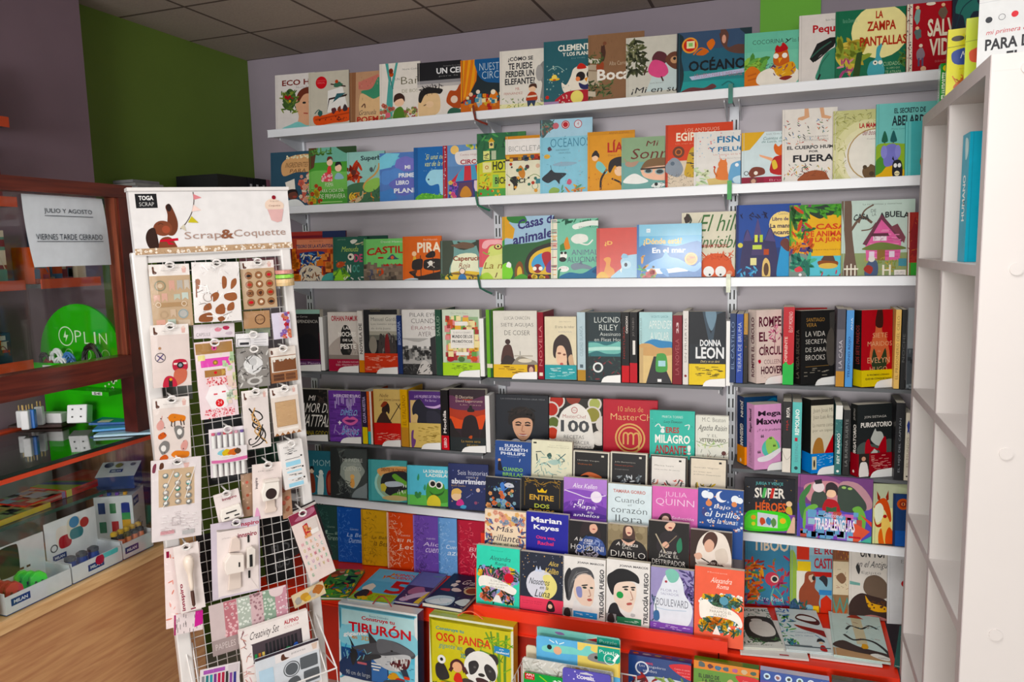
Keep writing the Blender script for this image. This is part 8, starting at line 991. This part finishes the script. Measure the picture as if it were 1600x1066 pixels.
pack((455, 932), (504, 908), (458, 953), .038, 'dcc8a4', 'B 16 60 12 30 a8a49c;B 36 50 14 34 c9983f;B 60 56 12 30 b5b0a8;B 80 44 16 34 b5703a;B 46 70 10 20 d9b04a', 'card of gold and silver butterflies below the alphabet stickers', hook=False, hole=False)
PP = ''.join('R %d -1 %d 74 %s;D 34 %d 0 %d 74 1.6 %s d;' % (x, x+16, c, x, x+16, e) for x, c, e in ((18, 'c07a84', 'e8c0c4'), (35, 'b5c0b4', 'e6ece4'), (52, 'd6b8bc', 'a88088'), (68, '8fa894', 'd6e0d4'), (84, 'cf9aa8', 'f0dce2')))
pack((326, 948), (447, 914), (307, 1035), .05, 'd0c0c0', PP+'R 0 70 101 101 a59594;S 78,-1 94,-1 94,14 86,18 78,12 e8d4d6;TN 4 78 60 90 e0d4d2 PAPELES DECORA', 'clear pack of decorated papers in pink and sage strips, bottom of the stand', hook=False, hole=False, puff=.008)
CS = 'R -1 -1 101 101 e9e2df;TI 14 8 56 26 3a3034 Creativity Set;TB 64 6 86 14 b03040 ALPINO;TN 64 17 86 21 c4848a COLOR;%sD 20 2 2 12 98 4 d9a0a8,8a5a60,c98a7a k;D 20 88 4 99 60 4 d9a0b0,8a8a90,b5707a k' % ''.join('R %g %g %g %g %s;' % (18+k*5.4, 36 if k > 2 else 50, 21.5+k*5.4, 64, c) for k, c in enumerate(('2f8a4a', 'b5703a', 'd9c06a', '26262a', '2a2a2e', '26262a', '26262a', '26262a', '2a2a2e', '26262a', '26262a', '26262a')))
pack((373, 988), (480, 953), (389, 1070), .075, 'e9e2df', CS.replace(';R 18', ';%s;R 18' % rr(16, 30, 86, 66, '4a4046', 3, 3), 1)+'B 44 62 4 4 e0c03a;B 56 60 5 4 d03040;B 66 58 4 4 2f9a5a;B 78 56 4 4 3f5fb0', 'white boxed drawing set with dark pens in its window, bottom of the stand', hook=False, hole=False, film=False, T=.014)
pack((398, 1031), (497, 997), (411, 1096), .092, 'd6dde4', 'R -1 -1 101 101 d9dfe6;R -1 -1 101 6 2f2430;R 30 6 101 26 ebe6e6;S 40,12 44,10 46,18 52,22 40,24 5a3424;TN 56 12 78 18 4a4048 pizarras;P 88,8 98,8 96,22 90,22 e0c8b8;%s;A 54 50 13 1.4 4a4f54;O 54 50 10 5a6066;S 44,96 48,74 62,70 66,90 5a6066;%s;R 4 30 26 70 bcd8ea;B 30 84 10 10 f0f0ee' % (rr(68, 32, 96, 60, '5a6066', 3, 4), rr(72, 66, 97, 94, '5a6066', 3, 4)), 'clear pack of dark chalk labels on a pale blue card, front of the wire pocket', hook=False, hole=False, puff=.006)
pack((313, 1048), (375, 1034), (304, 1085), .08, 'e4dde0', 'R 8 6 62 24 a85ab0;%s;R 70 4 96 40 d6ccd0' % ';'.join('R %d 30 %d 101 %s' % (4+k*10, 11+k*10, c) for k, c in enumerate(('8a8a90', '2a7a80', '3a9aa8', '7a3a8a', 'c02a5a', 'b0304a', '333333', '8a4a9a', '3a3a8a'))), 'pack of slim coloured pens, bottom left of the stand', hook=False, hole=False)
# packs on the far side of the stand, seen through the wires
for k, (TL, TR, BL, c, s, lb) in enumerate((((245, 404), (368, 404), (246, 430), '1f3a2a', '', 'dark green card seen through the wires under the header'), ((374, 404), (440, 402), (375, 430), 'b5808a', 'D 20 0 0 101 101 8 d0a0a8,9a6a74 q', 'dusty pink card seen through the wires under the header'), ((240, 606), (300, 600), (243, 630), '7a807c', '', 'grey card seen through the wires in the left column'), ((318, 655), (420, 640), (322, 760), '3a3c3e', 'R 50 40 90 60 4a5a50', 'dark grey card seen through the wires beside the markers'), ((398, 690), (436, 683), (404, 730), '2f4a3c', '', 'dark green card seen through the wires in the right column'), ((306, 838), (335, 832), (316, 945), '2a2628', 'D 10 0 0 101 101 12 3a3638 q', 'black card seen through the wires left of the corner punch'), ((404, 812), (448, 800), (418, 915), '1c1c1e', 'TB 30 44 96 58 5a5a5c ELD;TB 30 66 90 80 4a4a4c ADO', 'black lettered card seen through the wires right of the corner punch'))):
    pack(TL, TR, BL, -.03, c, s, lb, hook=False, hole=False, film=False, group='cards on the far side of the stand')
